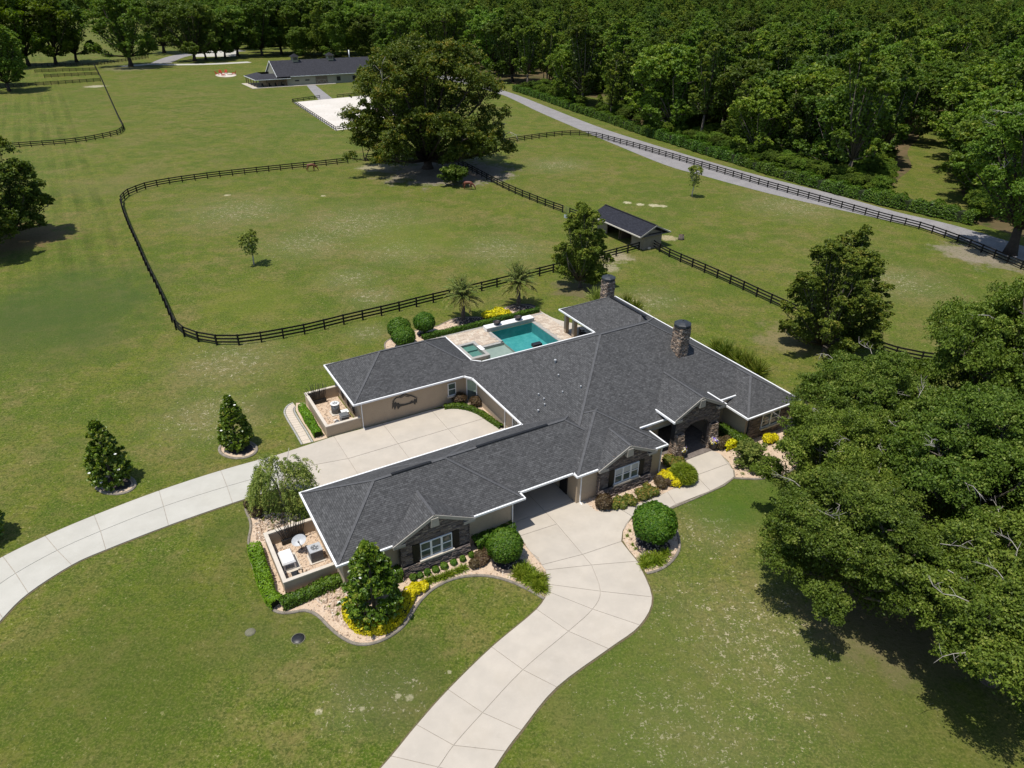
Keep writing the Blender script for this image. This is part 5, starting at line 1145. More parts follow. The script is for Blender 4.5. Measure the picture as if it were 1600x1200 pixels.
# flower pots at the entrance
M_petal_w = mottled('white_petals', (.75, .75, .72), (.65, .65, .6), 8, .7); M_petal_p = mottled('violet_petals', (.20, .14, .48), (.28, .2, .55), 8, .7); M_petal_y = mottled('yellow_petals', (.70, .55, .06), (.6, .45, .05), 8, .7)
def flowerpot(x, y, label, seed):
    r = random.Random(seed); o = empty('flower_pot', G(x, y, .05), 0, label, 'flower pot', 'potted flowers beside the entrance'); m = MB(); m.lathe([(.24, 0), (.34, .35), (.42, .62), (.45, .70), (.38, .70), (.34, .6)], 16); m.build('pot', M_shutter, o)
    for mt, nm, z0 in ((M_petal_w, 'white_flowers', .8), (M_petal_p, 'violet_flowers', 1.05), (M_petal_y, 'yellow_flowers', .75)):
        m = MB()
        for k in range(70):
            a = r.uniform(0, 2 * PI); e = r.uniform(-.2, 1.2) if nm != 'violet_flowers' else r.uniform(.6, 1.5); rr = .40 + r.uniform(-.08, .08)
            c = Vector((rr * math.cos(a) * math.cos(e), rr * math.sin(a) * math.cos(e), .85 + rr * .8 * math.sin(e))); n_ = (c - Vector((0, 0, .7))).normalized(); t = n_.orthogonal().normalized() * .05; s_ = n_.cross(t.normalized()) * .05; m.face([c + t, c + s_, c - t, c - s_])
        q = m.build(nm, mt, o)
    return o
POTS = [flowerpot(1064, 714, 'dark pot of violet and white flowers at the left stone pier', 1), flowerpot(1113, 701.5, 'dark pot of violet and white flowers at the right stone pier', 2)]
# ------------------------------------------------------------------ foliage engine (numpy)
def unit(r, n):
    v = r.normal(size=(n, 3)); return v / np.linalg.norm(v, axis=1, keepdims=True)
def quads(pos, nrm, size, r, aspect=1.5, along=None, curl=.18):
    """leaf-like quads: centre, facing, half size; returns (4n,3)"""
    n = len(pos); a = along if along is not None else unit(r, n)
    t = a - nrm * np.sum(a * nrm, 1, keepdims=True); t /= np.linalg.norm(t, axis=1, keepdims=True) + 1e-9
    s = np.cross(nrm, t); sz = size.reshape(-1, 1) if isinstance(size, np.ndarray) else np.full((n, 1), size)
    L_ = sz * aspect; W = sz; bend = nrm * sz * curl
    V = np.empty((n, 4, 3)); V[:, 0] = pos - t * L_ - bend; V[:, 1] = pos - s * W + t * L_ * .1 + bend * .5; V[:, 2] = pos + t * L_ - bend; V[:, 3] = pos + s * W + t * L_ * .1 + bend * .5
    return V
def quad_mesh(name, V, tint, mats, extra=None):
    """V (n,4,3), tint (n,) ; extra: MB with woody geometry as material 1"""
    n = len(V); vv = V.reshape(-1, 3); ev, ef = ([], []) if extra is None else (extra.v, extra.f)
    me = bpy.data.meshes.new(name); nv = len(vv) + len(ev); me.vertices.add(nv)
    co = np.concatenate([vv, np.array(ev, dtype=float).reshape(-1, 3)]) if ev else vv
    me.vertices.foreach_set('co', co.astype(np.float32).ravel())
    el = [len(f) for f in ef]; me.loops.add(4 * n + sum(el)); li = np.concatenate([np.arange(4 * n), np.array([k + 4 * n for f in ef for k in f], dtype=int)]) if ef else np.arange(4 * n)
    me.loops.foreach_set('vertex_index', li.astype(np.int32)); me.polygons.add(n + len(ef))
    st = np.concatenate([np.arange(n) * 4, 4 * n + np.concatenate([[0], np.cumsum(el)[:-1]])]) if ef else np.arange(n) * 4
    me.polygons.foreach_set('loop_start', st.astype(np.int32))
    for mt in (mats if isinstance(mats, (list, tuple)) else [mats]): me.materials.append(mt)
    if ef: me.polygons.foreach_set('material_index', np.concatenate([np.zeros(n), np.ones(len(ef))]).astype(np.int32))
    at = me.attributes.new('tint', 'FLOAT', 'POINT'); tv = np.zeros(nv, np.float32); tv[:4 * n] = np.repeat(tint, 4); at.data.foreach_set('value', tv)
    me.update(calc_edges=True); me.validate(); return me
def puff_leaves(r, centers, radii, per, size, zsq=.8, upbias=.55, shell=(.35, 1.18), hemi=-.35):
    """leaves on the outer, mostly upper, shell of each puff, drawn into small twig-end bunches"""
    nc = len(centers); tw = max(4, per // 9); m = nc * tw; cc = np.repeat(centers, tw, 0); d = unit(r, m); d[:, 2] = np.where(d[:, 2] < hemi, -d[:, 2], d[:, 2]); R_ = np.repeat(radii, tw).reshape(-1, 1)
    tip = cc + d * R_ * (r.uniform(shell[0] ** 2, shell[1] ** 2, (m, 1)) ** .5) * np.array([1, 1, zsq]); k = per // tw; n = m * k
    pos = np.repeat(tip, k, 0) + r.normal(0, 1, (n, 3)) * np.repeat(R_, k, 0) * np.array([.17, .17, .10]); dd = np.repeat(d, k, 0)
    nr = dd * .7 + np.array([0, 0, upbias]) + unit(r, n) * 1.15; nr /= np.linalg.norm(nr, axis=1, keepdims=True)
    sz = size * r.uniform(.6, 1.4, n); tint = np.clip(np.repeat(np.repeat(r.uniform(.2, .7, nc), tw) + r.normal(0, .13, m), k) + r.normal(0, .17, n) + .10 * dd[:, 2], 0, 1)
    return quads(pos, nr, sz, r), tint
def oak_parts(seed, Rr, Hh, hb, nl=12, pp=13, per=240, leaf=.11, spread=.75, lobe=.36, trunk=.45, flat=.8, dead=0, lean=0., skirt=0, zvar=(.82, 1.0), skz=.42):
    r = np.random.default_rng(seed); wood = MB(); wood_pale = MB(); C_, Rd = [], []
    fork = Vector((r.normal(0, .2), r.normal(0, .2), hb * .75)); wood.tube([(0, 0, -.2), (trunk * .1, 0, hb * .35), fork], [trunk * 1.5, trunk * .95, trunk * .8], 9)
    lobes = []
    for i in range(nl):
        f = (i + .5) / nl; rad = Rr * spread * math.sqrt(f) * r.uniform(.85, 1.1); a = i * 2.39996 + r.uniform(-.3, .3); rl = Rr * lobe * r.uniform(.75, 1.15)
        z = hb + (Hh - hb - rl * flat) * math.sqrt(max(.05, 1 - (rad / (Rr * 1.08)) ** 2)) * r.uniform(*zvar)
        lobes.append((np.array([rad * math.cos(a) + lean * z, rad * math.sin(a), z]), rl))
    for i in range(skirt):
        a = i * 2 * PI / skirt + r.uniform(-.25, .25); rl = Rr * lobe * r.uniform(.62, .95); zf = r.uniform(0, skz) if skz < .5 else skz * ((i * .618) % 1.0); rad = (Rr - rl * .6) * r.uniform(.72, 1.0) * (math.sqrt(1 - .9 * zf * zf) if skz < .5 else (1 - .80 * zf ** 1.8) * min(1, .76 + zf)); lobes.append((np.array([rad * math.cos(a * (1 if skz < .5 else 5)), rad * math.sin(a * (1 if skz < .5 else 5)), hb + rl * .2 + (Hh - hb - rl) * zf]), rl))
    for c, rl in lobes:
        cv = Vector(c); mid = fork.lerp(cv, .5) + Vector((r.normal(0, .3), r.normal(0, .3), -.06 * Rr)); wood.tube([fork, mid, cv - Vector((0, 0, rl * .3))], [trunk * .45, trunk * .28, trunk * .12], 6)
        for j in range(pp):
            d = unit(r, 1)[0]
            if d[2] < -.45: d[2] = -d[2]
            p = c + d * rl * r.uniform(.55, .95) * np.array([1, 1, flat]); C_.append(p); Rd.append(rl * r.uniform(.20, .42))
            if j < 4: wood.tube([cv - Vector((0, 0, rl * .3)), Vector(p)], [trunk * .12, trunk * .04], 4, cap=False)
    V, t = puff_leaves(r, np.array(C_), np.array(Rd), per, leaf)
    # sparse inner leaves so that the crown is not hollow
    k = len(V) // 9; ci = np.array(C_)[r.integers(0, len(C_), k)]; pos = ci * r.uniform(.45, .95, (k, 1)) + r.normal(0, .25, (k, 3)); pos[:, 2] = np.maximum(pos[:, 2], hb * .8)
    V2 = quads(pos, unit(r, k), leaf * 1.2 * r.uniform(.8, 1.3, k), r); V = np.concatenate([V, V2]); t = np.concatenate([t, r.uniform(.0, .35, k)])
    if dead:
        for i in range(dead):
            c, rl = lobes[r.integers(0, len(lobes))]; p = Vector(c) + Vector((r.normal(0, rl * .4), r.normal(0, rl * .4), rl * flat * .75)); d = Vector((r.normal(), r.normal(), r.uniform(-.1, .6))).normalized()
            q = [p]; 
            for s in range(4): d = (d + Vector((r.normal(0, .45), r.normal(0, .45), r.normal(0, .3)))).normalized(); q.append(q[-1] + d * Rr * .085)
            w0 = .030 * Rr / 7; wood_pale.tube(q, [w0, w0 * .85, w0 * .65, w0 * .45, w0 * .2], 5)
            for s in (1, 2, 3):
                for b in range(2):
                    e = (d + Vector((r.normal(0, .9), r.normal(0, .9), r.normal(0, .6)))).normalized(); wood_pale.tube([q[s], q[s] + e * Rr * .05, q[s] + e * Rr * .09 + Vector((0, 0, r.normal(0, .1)))], [w0 * .5, w0 * .35, w0 * .12], 4)
    return wood, wood_pale, V, t
def pine_parts(seed, Hh, Rr, hb, whorls=11, per=150, leaf=.10, trunk=.22, nb=7, shape=.75):
    """open pine: whorled limbs carrying upturned needle tufts"""
    r = np.random.default_rng(seed); wood = MB(); wood.tube([(0, 0, -.2), (0, 0, Hh * .5), (r.normal(0, .1), r.normal(0, .1), Hh * .97)], [trunk, trunk * .65, .03], 8); C_, Rd = [], []
    for i in range(whorls):
        f = i / (whorls - 1); z = hb + (Hh - hb) * f * .97; rad = Rr * float(np.interp(f, [0, .15, .35, .6, .8, 1], [.78, .98, 1.0, .82, .55, .16])) * r.uniform(.82, 1.12)
        for k in range(nb if f < .8 else 4):
            a = 2 * PI * (k + r.uniform(-.25, .25)) / (nb if f < .8 else 4) + i * .9; L_ = rad * r.uniform(.7, 1.1); tip = Vector((L_ * math.cos(a), L_ * math.sin(a), z + L_ * r.uniform(.02, .28))); b0 = Vector((0, 0, z - .1))
            wood.tube([b0, b0.lerp(tip, .5) + Vector((0, 0, -.08 * L_)), tip], [trunk * .22, trunk * .14, .015], 4, cap=False)
            for s in range(max(2, int(L_ * 2.1))):
                g_ = r.uniform(.35, 1.05); p = b0.lerp(tip, g_) + Vector((r.normal(0, .16 * L_ * .5), r.normal(0, .16 * L_ * .5), r.uniform(0, .3))); C_.append(np.array(p)); Rd.append(Rr * r.uniform(.10, .17))
    C_, Rd = np.array(C_), np.array(Rd); n = len(C_) * per; c = np.repeat(C_, per, 0); d = unit(r, n); d[:, 2] = np.abs(d[:, 2]) * .9 + .0
    R_ = np.repeat(Rd, per).reshape(-1, 1); pos = c + d * R_ * r.uniform(.2, 1.0, (n, 1)); nr = np.cross(d, unit(r, n)); nr[:, 2] = np.abs(nr[:, 2]) + .25; nr /= np.linalg.norm(nr, axis=1, keepdims=True) + 1e-9
    V = quads(pos, nr, leaf * .30 * r.uniform(.7, 1.3, n), r, aspect=5.0, along=d + np.array([0, 0, .4]), curl=.2)
    t = np.clip(np.repeat(r.uniform(.2, .75, len(C_)), per) + r.normal(0, .15, n), 0, 1); return wood, V, t
def make_tree(name, loc, parts_wood, bark, V, t, leafmat, label, cat='tree', group=None, pale=None, rz=0., crown='crown', scale=1.0):
    o = empty(name, loc, rz, label, cat, group); o.scale = (scale,) * 3
    parts_wood.build('trunk', bark, o)
    link(crown, quad_mesh(crown, V, t, leafmat), o)
    if pale is not None and pale.v: pale.build('dead_branches', M_bark_pale, o)['kind'] = 'stuff'
    return o
gv = lambda x, y, z=0: G(x, y, z)

# ---- the oak grove at the right
GR = [('mossy live oak closest to the entrance of the grove, its limbs over the walk', 24.0, 42.6, 7.0, 9.6, 2.6, 0), ('wide live oak at the front of the grove casting the long ragged shadow', 21.4, 33.6, 7.6, 9.8, 2.6, 1), ('live oak of the grove leaning over the lower lawn corner', 28.6, 28.2, 8.6, 10.6, 2.8, 0),
      ('central live oak of the grove with pale dead twigs', 32.2, 39.6, 9.2, 12.4, 3.4, 1), ('tallest live oak of the grove standing before the curving fence', 41.5, 51.5, 9.6, 16.0, 4.0, 0), ('live oak at the back of the grove beside the right wing window', 28.9, 48.2, 8.0, 11.0, 3.2, 1),
      ('deep shaded live oak at the outer side of the grove', 41.5, 37.5, 9.2, 12.5, 3.5, 0), ('outermost live oak of the grove behind the shaded one', 49.0, 44.0, 9.0, 13.0, 3.5, 1), ('live oak of the grove at the bottom edge of its shade', 37.5, 27.5, 8.0, 10.5, 3.0, 1)]
oakP = []
for s, (nl, pp, per) in ((21, (19, 19, 324)), (34, (18, 20, 324))):
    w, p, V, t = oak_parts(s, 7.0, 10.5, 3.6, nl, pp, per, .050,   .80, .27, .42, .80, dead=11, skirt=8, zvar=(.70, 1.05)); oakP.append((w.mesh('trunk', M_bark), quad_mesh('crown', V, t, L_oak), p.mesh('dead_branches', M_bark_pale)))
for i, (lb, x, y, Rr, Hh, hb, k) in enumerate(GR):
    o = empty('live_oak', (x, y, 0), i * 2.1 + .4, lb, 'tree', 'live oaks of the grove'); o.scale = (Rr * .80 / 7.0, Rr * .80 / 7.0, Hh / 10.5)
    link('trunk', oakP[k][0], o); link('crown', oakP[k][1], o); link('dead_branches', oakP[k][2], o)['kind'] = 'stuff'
# ---- the giant oak between the paddocks
w, p, V, t = oak_parts(77, 17.5, 27.0, 2.6, 28, 17, 210, .125, .76, .25, 1.0, .9, dead=6, skirt=26, zvar=(.78, 1.04)); make_tree('giant_oak', gv(668, 263), w, M_bark_dark, V, t, L_bigoak, 'giant spreading oak with bronze tinted crown between the two paddocks', pale=p, rz=.5)
w, p, V, t = oak_parts(78, 3.2, 4.0, .8, 6, 9, 130, .15, .7, .42, .1, .8); make_tree('young_oak', gv(708, 290), w, M_bark, V, t, L_oak, 'low bushy young oak in front of the giant oak trunk')
# ---- mossy roadside oak at the far right
w, p, V, t = oak_parts(91, 10.2, 25.0, 5.5, 16, 16, 190, .10, .78, .28, .75, 1.0, dead=30, skirt=9, zvar=(.75, 1.04)); make_tree('roadside_oak', gv(1578, 397), w, M_bark_dark, V, t, L_wood, 'tall dark trunked oak with bare grey limbs beside the paved road', pale=p, rz=1.0)
# ---- pines
w, p_, V, t = oak_parts(5, 4.3, 11.2, 1.4, 6, 14, 200, .060, .38, .25, .24, 1.0, skirt=32, zvar=(.88, 1.04), skz=.85); make_tree('pine_tree', gv(906, 449), w, M_bark, V, t, L_pine, 'bright green pine standing between the run-in shed and the house', group='pines round the paddocks', crown='needles')
w, p_, V, t = oak_parts(6, 6.4, 14.0, .9, 7, 13, 190, .066, .36, .20, .28, 1.25, skirt=62, zvar=(.88, 1.05), skz=.88); make_tree('pine_tree', gv(1287, 549), w, M_bark, V, t, L_pine_dark, 'broad lone pine by the curving fence above the oak grove', group='pines round the paddocks', crown='needles', rz=1.3)
w, p_, V, t = oak_parts(7, 7.8, 15.5, 2.0, 10, 14, 210, .090, .52, .24, .30, 1.0, skirt=29, zvar=(.8, 1.05), skz=.8); pl = make_tree('pine_tree', gv(18, 372), w, M_bark, V, t, L_pine_dark, 'dark pine at the left edge casting the larger shadow on the strip', group='pines round the paddocks', crown='needles')
c = copy_tree(pl, None, gv(-38, 405), 2.0, .95); c['label'] = 'dark pine half outside the frame just below the larger edge pine'
# small saplings in the paddocks
for i, (x, y, h, lb) in enumerate(((397, 414, 5.2, 'thin young tree alone in the middle of the near paddock'), (1081, 308, 6.4, 'thin young tree alone in the paddock next to the road'))):
    w, p, V, t = oak_parts(50 + i, 1.7, h, h * .42, 8, 8, 45, .09, .75, .38, .10, 1.1); make_tree('sapling', gv(x, y), w, M_bark_pale, V, t, L_fine, lb, group='saplings in the paddocks', rz=i)
# ---- magnolias
def magnolia(seed, Hh, Rr, leaf=.11, n=9000):
    r = np.random.default_rng(seed); wood = MB(); wood.tube([(0, 0, -.1), (0, 0, Hh * .5), (0, 0, Hh * .93)], [.13, .09, .03], 8)
    npf = 230; f = r.uniform(0, 1, npf) ** .95; a = r.uniform(0, 2 * PI, npf); prof = np.interp(f, [0, .12, .35, .7, 1], [.80, 1.0, .93, .58, .10]) * Rr; rad = prof * r.uniform(.5, 1.0, npf) ** .5
    C_ = np.stack([rad * np.cos(a), rad * np.sin(a), (.30 + f * (Hh - .42))], 1); Rd = r.uniform(.22, .42, npf) * Rr / 1.6 * (1.1 - .55 * f); V, t = puff_leaves(r, C_, Rd, n // npf, leaf, .85, .3, (.45, 1.05), -.6)
    fl = MB()
    for k in range(5):
        i = r.integers(0, npf); d = Vector((C_[i][0], C_[i][1], .3)).normalized(); p_ = Vector(C_[i]) + d * Rd[i] * 1.0
        for b in range(6): q = 2 * PI * b / 6; e = Vector((math.cos(q), math.sin(q), .45)) * .12; s_ = Vector((-math.sin(q), math.cos(q), 0)) * .05; fl.face([p_, p_ + e * .6 + s_, p_ + e, p_ + e * .6 - s_])
    return wood, V, t, fl
for i, (x, y, h, rr, lb) in enumerate(((177, 754, 5.9, 1.75, 'conical magnolia in a kerbed ring nearest the left drive bend'), (371, 698, 5.2, 1.5, 'conical magnolia in a kerbed ring nearest the rear yard'), (586, 962, 6.3, 1.95, 'large conical magnolia ringed by golden shrubs at the garage corner'))):
    w, V, t, fl = magnolia(60 + i, h, rr * (.88 if i < 2 else .93), .075 if i < 2 else .080, 15000); o = make_tree('magnolia_tree', gv(x, y), w, M_bark, V, t, L_magn, lb, group='conical magnolias', rz=i * 1.7, crown='foliage'); fl.build('white_blossoms', M_petal_w, o)
w, V, t, fl = magnolia(66, 5.5, 1.6, .085, 7000); o = make_tree('magnolia_tree', gv(-26, 846), w, M_bark, V, t, L_magn, 'magnolia just outside the frame whose shadow falls on the lawn edge', group='conical magnolias', crown='foliage')
# ---- weeping bottlebrush at the garage corner
def weeping(seed, Hh, Rr, n_str=260, per=55):
    r = np.random.default_rng(seed); wood = MB(); P, D = [], []
    for k in range(6): a = k * 1.05; wood.tube([(0, 0, -.1), (.35 * math.cos(a), .35 * math.sin(a), Hh * .45), (Rr * .55 * math.cos(a), Rr * .55 * math.sin(a), Hh * r.uniform(.7, .95))], [.09, .06, .02], 6)
    for k in range(n_str):
        a = r.uniform(0, 2 * PI); rad = Rr * math.sqrt(r.uniform(.02, .7)); z0 = Hh * (1 - .30 * (rad / Rr) ** 2) * (.66 + .22 * math.sin(a * 3 + 1) * rad / Rr + r.uniform(-.10, .22)); p = np.array([rad * math.cos(a), rad * math.sin(a), z0]); drop = r.uniform(.25, .62) * Hh; out = r.uniform(.15, .45) * Rr
        s = np.linspace(0, 1, per); x = p + np.stack([out * s * math.cos(a), out * s * math.sin(a), -drop * s ** 1.6 + .25 * np.sin(s * 3)], 1); x[:, 2] = np.maximum(x[:, 2], .15); P.append(x + r.normal(0, .07, x.shape)); D.append(np.gradient(x, axis=0))
    P = np.concatenate(P); D = np.concatenate(D); D /= np.linalg.norm(D, axis=1, keepdims=True) + 1e-9; n = len(P); D = D + unit(r, n) * .7; D /= np.linalg.norm(D, axis=1, keepdims=True); nr = np.cross(D, unit(r, n)); nr[:, 2] = np.abs(nr[:, 2]) + .3; nr /= np.linalg.norm(nr, axis=1, keepdims=True)
    V = quads(P, nr, .030 * r.uniform(.7, 1.4, n), r, 3.6, D); t = np.clip(np.repeat(r.uniform(.2, .8, n_str), per) + r.normal(0, .15, n), 0, 1); return wood, V, t
w, V, t = weeping(8, 5.0, 2.5, 210, 60); make_tree('weeping_tree', gv(445, 791), w, M_bark_pale, V, t, L_fine, 'feathery weeping tree between the rear drive and the garage corner', crown='foliage')
# ---- palms
def palm(seed, x, y, label, th=2.7, fr=2.75, nf=54):
    r = np.random.default_rng(seed); o = empty('palm_tree', gv(x, y), r.uniform(0, 6), label, 'palm tree', 'palms behind the pool')
    m = MB(); pr = []
    for k in range(14): z = th * k / 13; pr.append((.26 - .05 * k / 13 + (.035 if k % 2 else 0), z))
    pr.append((.34, th + .25)); pr.append((.2, th + .6)); m.lathe(pr, 12); m.build('trunk', M_bark, o)
    for k in range(nf):
        a = k * 2.39996; e = math.radians(np.interp(k / nf, [0, 1], [84, -30]) + r.normal(0, 5)); L_ = fr * r.uniform(.85, 1.1); q = []; p = Vector((0, 0, th + .35)); d = Vector((math.cos(a) * math.cos(e), math.sin(a) * math.cos(e), math.sin(e)))
        m = MB(); n = 9; pts = [p.copy()]
        for s in range(n): p = p + d * (L_ / n); d = (d + Vector((0, 0, -.035 - .016 * s * (1 if e > -.1 else .4)))).normalized(); pts.append(p.copy())
        m.tube(pts, [.03 * (1 - i / (n + 1)) + .006 for i in range(n + 1)], 4, 1, cap=False)
        Pp, Dd = [], []
        for s in range(1, n * 3):
            f = s / 3; i = min(int(f), n - 1); c = pts[i].lerp(pts[i + 1], f - i); ax = (pts[i + 1] - pts[i]).normalized(); sd = ax.cross(Vector((0, 0, 1)))
            sd = Vector((1, 0, 0)) if sd.length < .1 else sd.normalized(); up = sd.cross(ax)
            for sg in (-1, 1): dd = (ax * .95 + sd * sg * .50 + up * .22).normalized(); l = L_ * .125 * math.sin(PI * min(1, .12 + .85 * s / (n * 3))); Pp.append(np.array(c + dd * l)); Dd.append((np.array(dd), l))
        Pp = np.array(Pp); al = np.array([d_[0] for d_ in Dd]); ll = np.array([d_[1] for d_ in Dd]); nr = np.cross(al, unit(r, len(Pp))); nr[:, 2] = np.abs(nr[:, 2]) + .5; nr /= np.linalg.norm(nr, axis=1, keepdims=True)
        Vq = quads(Pp, nr, ll / 7 + .012, r, 4.5, al, .05); tt = np.clip((.92 if k > nf * .60 else .36) + r.normal(0, .14, len(Pp)), 0, 1)
        link('frond', quad_mesh('frond', Vq, tt, [L_palm, M_wood], m), o)
    return o
palm(1, 724, 500, 'shorter grey green date palm behind the pool, nearer the round bushes'); palm(2, 810, 477.5, 'date palm behind the pool, nearer the covered lanai')
# ---- clipped and loose shrubs
def dome(r, n, rx, ry, rz_, leaf, base=.0, inner=.86, rough=.05, up=.25, full=False):
    d = unit(r, n); lo = -.75 if full else -.25; d[:, 2] = np.where(d[:, 2] < lo, -d[:, 2], d[:, 2]); k = r.uniform(inner, 1.0, (n, 1)); bumpy = 1 + rough * np.sin(d[:, :1] * 6 + 1) * np.cos(d[:, 1:2] * 5) + .35 * rough * np.sin(d[:, 2:3] * 17 + d[:, :1] * 13) + rough * .9 * np.sin(d[:, :1] * 23 + d[:, 2:3] * 5) * np.sin(d[:, 1:2] * 21)
    pos = d * k * bumpy * np.array([rx, ry, rz_]); pos[:, 2] += base; nr = d + np.array([0, 0, up]) + unit(r, n) * .6; nr /= np.linalg.norm(nr, axis=1, keepdims=True)
    t = np.clip(r.uniform(.1, .9, n) + .1 * d[:, 2], 0, 1); return quads(pos, nr, leaf * r.uniform(.7, 1.3, n), r, 1.4), t
def core(rx, ry, rz_, base): m = MB(); m.lathe([(.02, base - rz_ * .8)] + [(rx * .84 * math.cos(a), base + rz_ * .84 * math.sin(a)) for a in np.linspace(-.9, 1.45, 9)], 14); return m
M_core = mottled('twig_mass', (.020, .028, .008), (.014, .02, .006), 6, .95)
def shrub(name, x, y, rx, rz_, leaf, n, mat, label, cat='shrub', group=None, base=None, stem=True, full=False, seed=0, rough=.05, ry=None, dz=0.0):
    r = np.random.default_rng(seed + int(x * 7 + y)); b = rz_ * .75 if base is None else base; o = empty(name, gv(x, y) + Vector((0, 0, dz)), r.uniform(0, 6), label, cat, group)
    V, t = dome(r, n, rx, ry or rx, rz_, leaf, b, rough=rough, full=full); link('foliage', quad_mesh('foliage', V, t, mat), o); c = core(rx, ry or rx, rz_, b)
    if stem: c.tube([(0, 0, -.05), (0, 0, b)], [.09, .06], 6)
    c.build('stems', M_core, o); return o
shrub('round_bush', 1019, 845, 1.62, 1.45, .055, 15000, L_box, 'large clipped round bush in the bed between drive and walk', group='clipped round bushes', base=1.75, full=True)
shrub('round_bush', 789, 874, 1.28, 1.2, .052, 11000, L_box, 'clipped round bush at the carport corner of the front bed', group='clipped round bushes', base=1.35, full=True)
shrub('round_bush', 664, 522, 1.25, 1.15, .06, 6500, L_box, 'clipped round bush on a stem nearest the first palm', group='clipped round bushes', base=1.55, full=True)
shrub('round_bush', 625, 529, 1.35, 1.2, .06, 6500, L_box, 'clipped round bush farthest out at the tip of the pool bed', group='clipped round bushes', base=1.35, full=True)
shrub('round_bush', 632, 541, 1.30, 1.1, .06, 6500, L_box, 'clipped round bush peeping over the rear wing roof', group='clipped round bushes', base=1.25, full=True)
# hedges: leaf shell over a swept box
def hedge(name, path, w, h, leaf, dens, mat, label, group=None, seed=0, cat='hedge', z0=0.0, wob=.06):
    P = smooth_path([Vector((p[0], p[1], 0)) for p in path], 5); r = np.random.default_rng(seed); o = empty(name, P[0], 0, label, cat, group); A = np.array([p - P[0] for p in P])[:, :3]
    seg = np.linalg.norm(np.diff(A, axis=0), axis=1); cum = np.concatenate([[0], np.cumsum(seg)]); Lh = cum[-1]; n = int(Lh * (w + 2 * h) * dens); s = r.uniform(-w * .3, Lh + w * .3, n); s2 = np.clip(s, 0, Lh)
    X = np.stack([np.interp(s2, cum, A[:, k]) for k in range(2)], 1); i = np.clip(np.searchsorted(cum, s2) - 1, 0, len(seg) - 1); T_ = (A[i + 1] - A[i])[:, :2]; T_ /= np.linalg.norm(T_, axis=1, keepdims=True); N_ = np.stack([-T_[:, 1], T_[:, 0]], 1)
    per_ = r.uniform(0, w + 2 * h * .9, n); top_ = (per_ > h * .9) & (per_ < h * .9 + w); ox = np.where(top_, per_ - h * .9 - w / 2, np.where(per_ <= h * .9, -w / 2, w / 2)); oz = np.where(top_, h, np.where(per_ <= h * .9, h * .1 + per_, h * .1 + (w + 1.8 * h - per_))); ed = np.abs(ox) / (w / 2); oz = oz - h * .16 * ed ** 4 * top_; ox = ox * (1 - .14 * (oz / h) ** 4); ca = np.where(top_, ox / w, np.sign(ox)); sa = np.where(top_, 1., .1); kk = r.uniform(.90, 1.03, n) * (1 + wob * np.sin(s * 2.1 + seed) + wob * np.sin(s * .77)); oz = np.maximum(oz, .03)
    pos = np.concatenate([X + T_ * (s - s2)[:, None] * np.sqrt(np.clip(1 - (ox / (w * .6)) ** 2, .1, 1))[:, None] + N_ * (ox * kk)[:, None], (oz * kk)[:, None] + z0], 1); nr = np.concatenate([N_ * (ca * .9)[:, None], (sa + .25)[:, None]], 1) + unit(r, n) * .6; nr /= np.linalg.norm(nr, axis=1, keepdims=True)
    t = np.clip(r.uniform(.05, .95, n) * .8 + .1 + .12 * np.sin(s * 1.3 + seed * 2), 0, 1); link('foliage', quad_mesh('foliage', quads(pos, nr, leaf * r.uniform(.7, 1.3, n), r, 1.4), t, mat), o)
    m = MB(); rows = []
    for k, p in enumerate(P):
        d = (P[min(k + 1, len(P) - 1)] - P[max(k - 1, 0)]).normalized(); nn = Vector((-d.y, d.x, 0)); rows.append([p - P[0] + nn * x + Vector((0, 0, z)) for x, z in ((-w * .38, z0), (-w * .38, z0 + h * .78), (w * .38, z0 + h * .78), (w * .38, z0))])
    V = [v for rr in rows for v in rr]; m.grid(V, [(k * 4 + j, (k + 1) * 4 + j, (k + 1) * 4 + j + 1, k * 4 + j + 1) for k in range(len(P) - 1) for j in range(3)] + [(0, 1, 2, 3), tuple(len(V) - 4 + j for j in (3, 2, 1, 0))]); m.build('stems', M_core, o); return o
def hh(*p): return [tuple(HP(*q))[:2] for q in p]
hedge('clipped_hedge', hh((-4.05, 7.1), (-4.15, 4.5), (-4.2, 2.1), (-4.0, 1.35)), .95, .85, .05, 260, L_hedge, 'bright lime clipped hedge along the outer face of the generator yard', 'lime hedges by the yards', 1)
hedge('clipped_hedge', hh((-3.6, 1.0), (-2.2, 1.05), (-.6, 1.2), (.6, 1.15)), .85, .75, .055, 230, L_roadhedge, 'green hedge along the front face of the generator yard wall', None, 2)
hedge('clipped_hedge', hh((4.28, 24.6), (4.25, 22.0), (4.25, 19.5)), .75, .75, .05, 260, L_hedge, 'bright lime clipped hedge between the rear yard wall and the pavers', 'lime hedges by the yards', 3)
hedge('low_hedge', hh((16.3, 18.3), (17.2, 17.95), (18.1, 17.1), (18.7, 15.8), (19.0, 14.2), (19.25, 12.7)), .5, .5, .055, 220, L_roadhedge, 'low hedge curving round the courtyard corner bed', None, 4)
hedge('low_hedge', hh((20.6, 33.15), (26, 33.25), (31, 33.35), (36.2, 33.5)), .65, .65, .06, 160, L_roadhedge, 'long low hedge between the pool deck and the palm bed', None, 5)
hedge('low_hedge', hh((1.6, -.35), (2.9, -.3), (3.9, -.3)), .95, .9, .06, 200, L_roadhedge, 'dark hedge piece between the large magnolia and the stone bay', 'hedge pieces along the garage wing', 6)
hedge('low_hedge', hh((10.0, -.25), (11.4, -.2), (12.9, -.1)), 1.0, .95, .06, 200, L_roadhedge, 'dark hedge piece between the stone bay and the carport downspout', 'hedge pieces along the garage wing', 7)
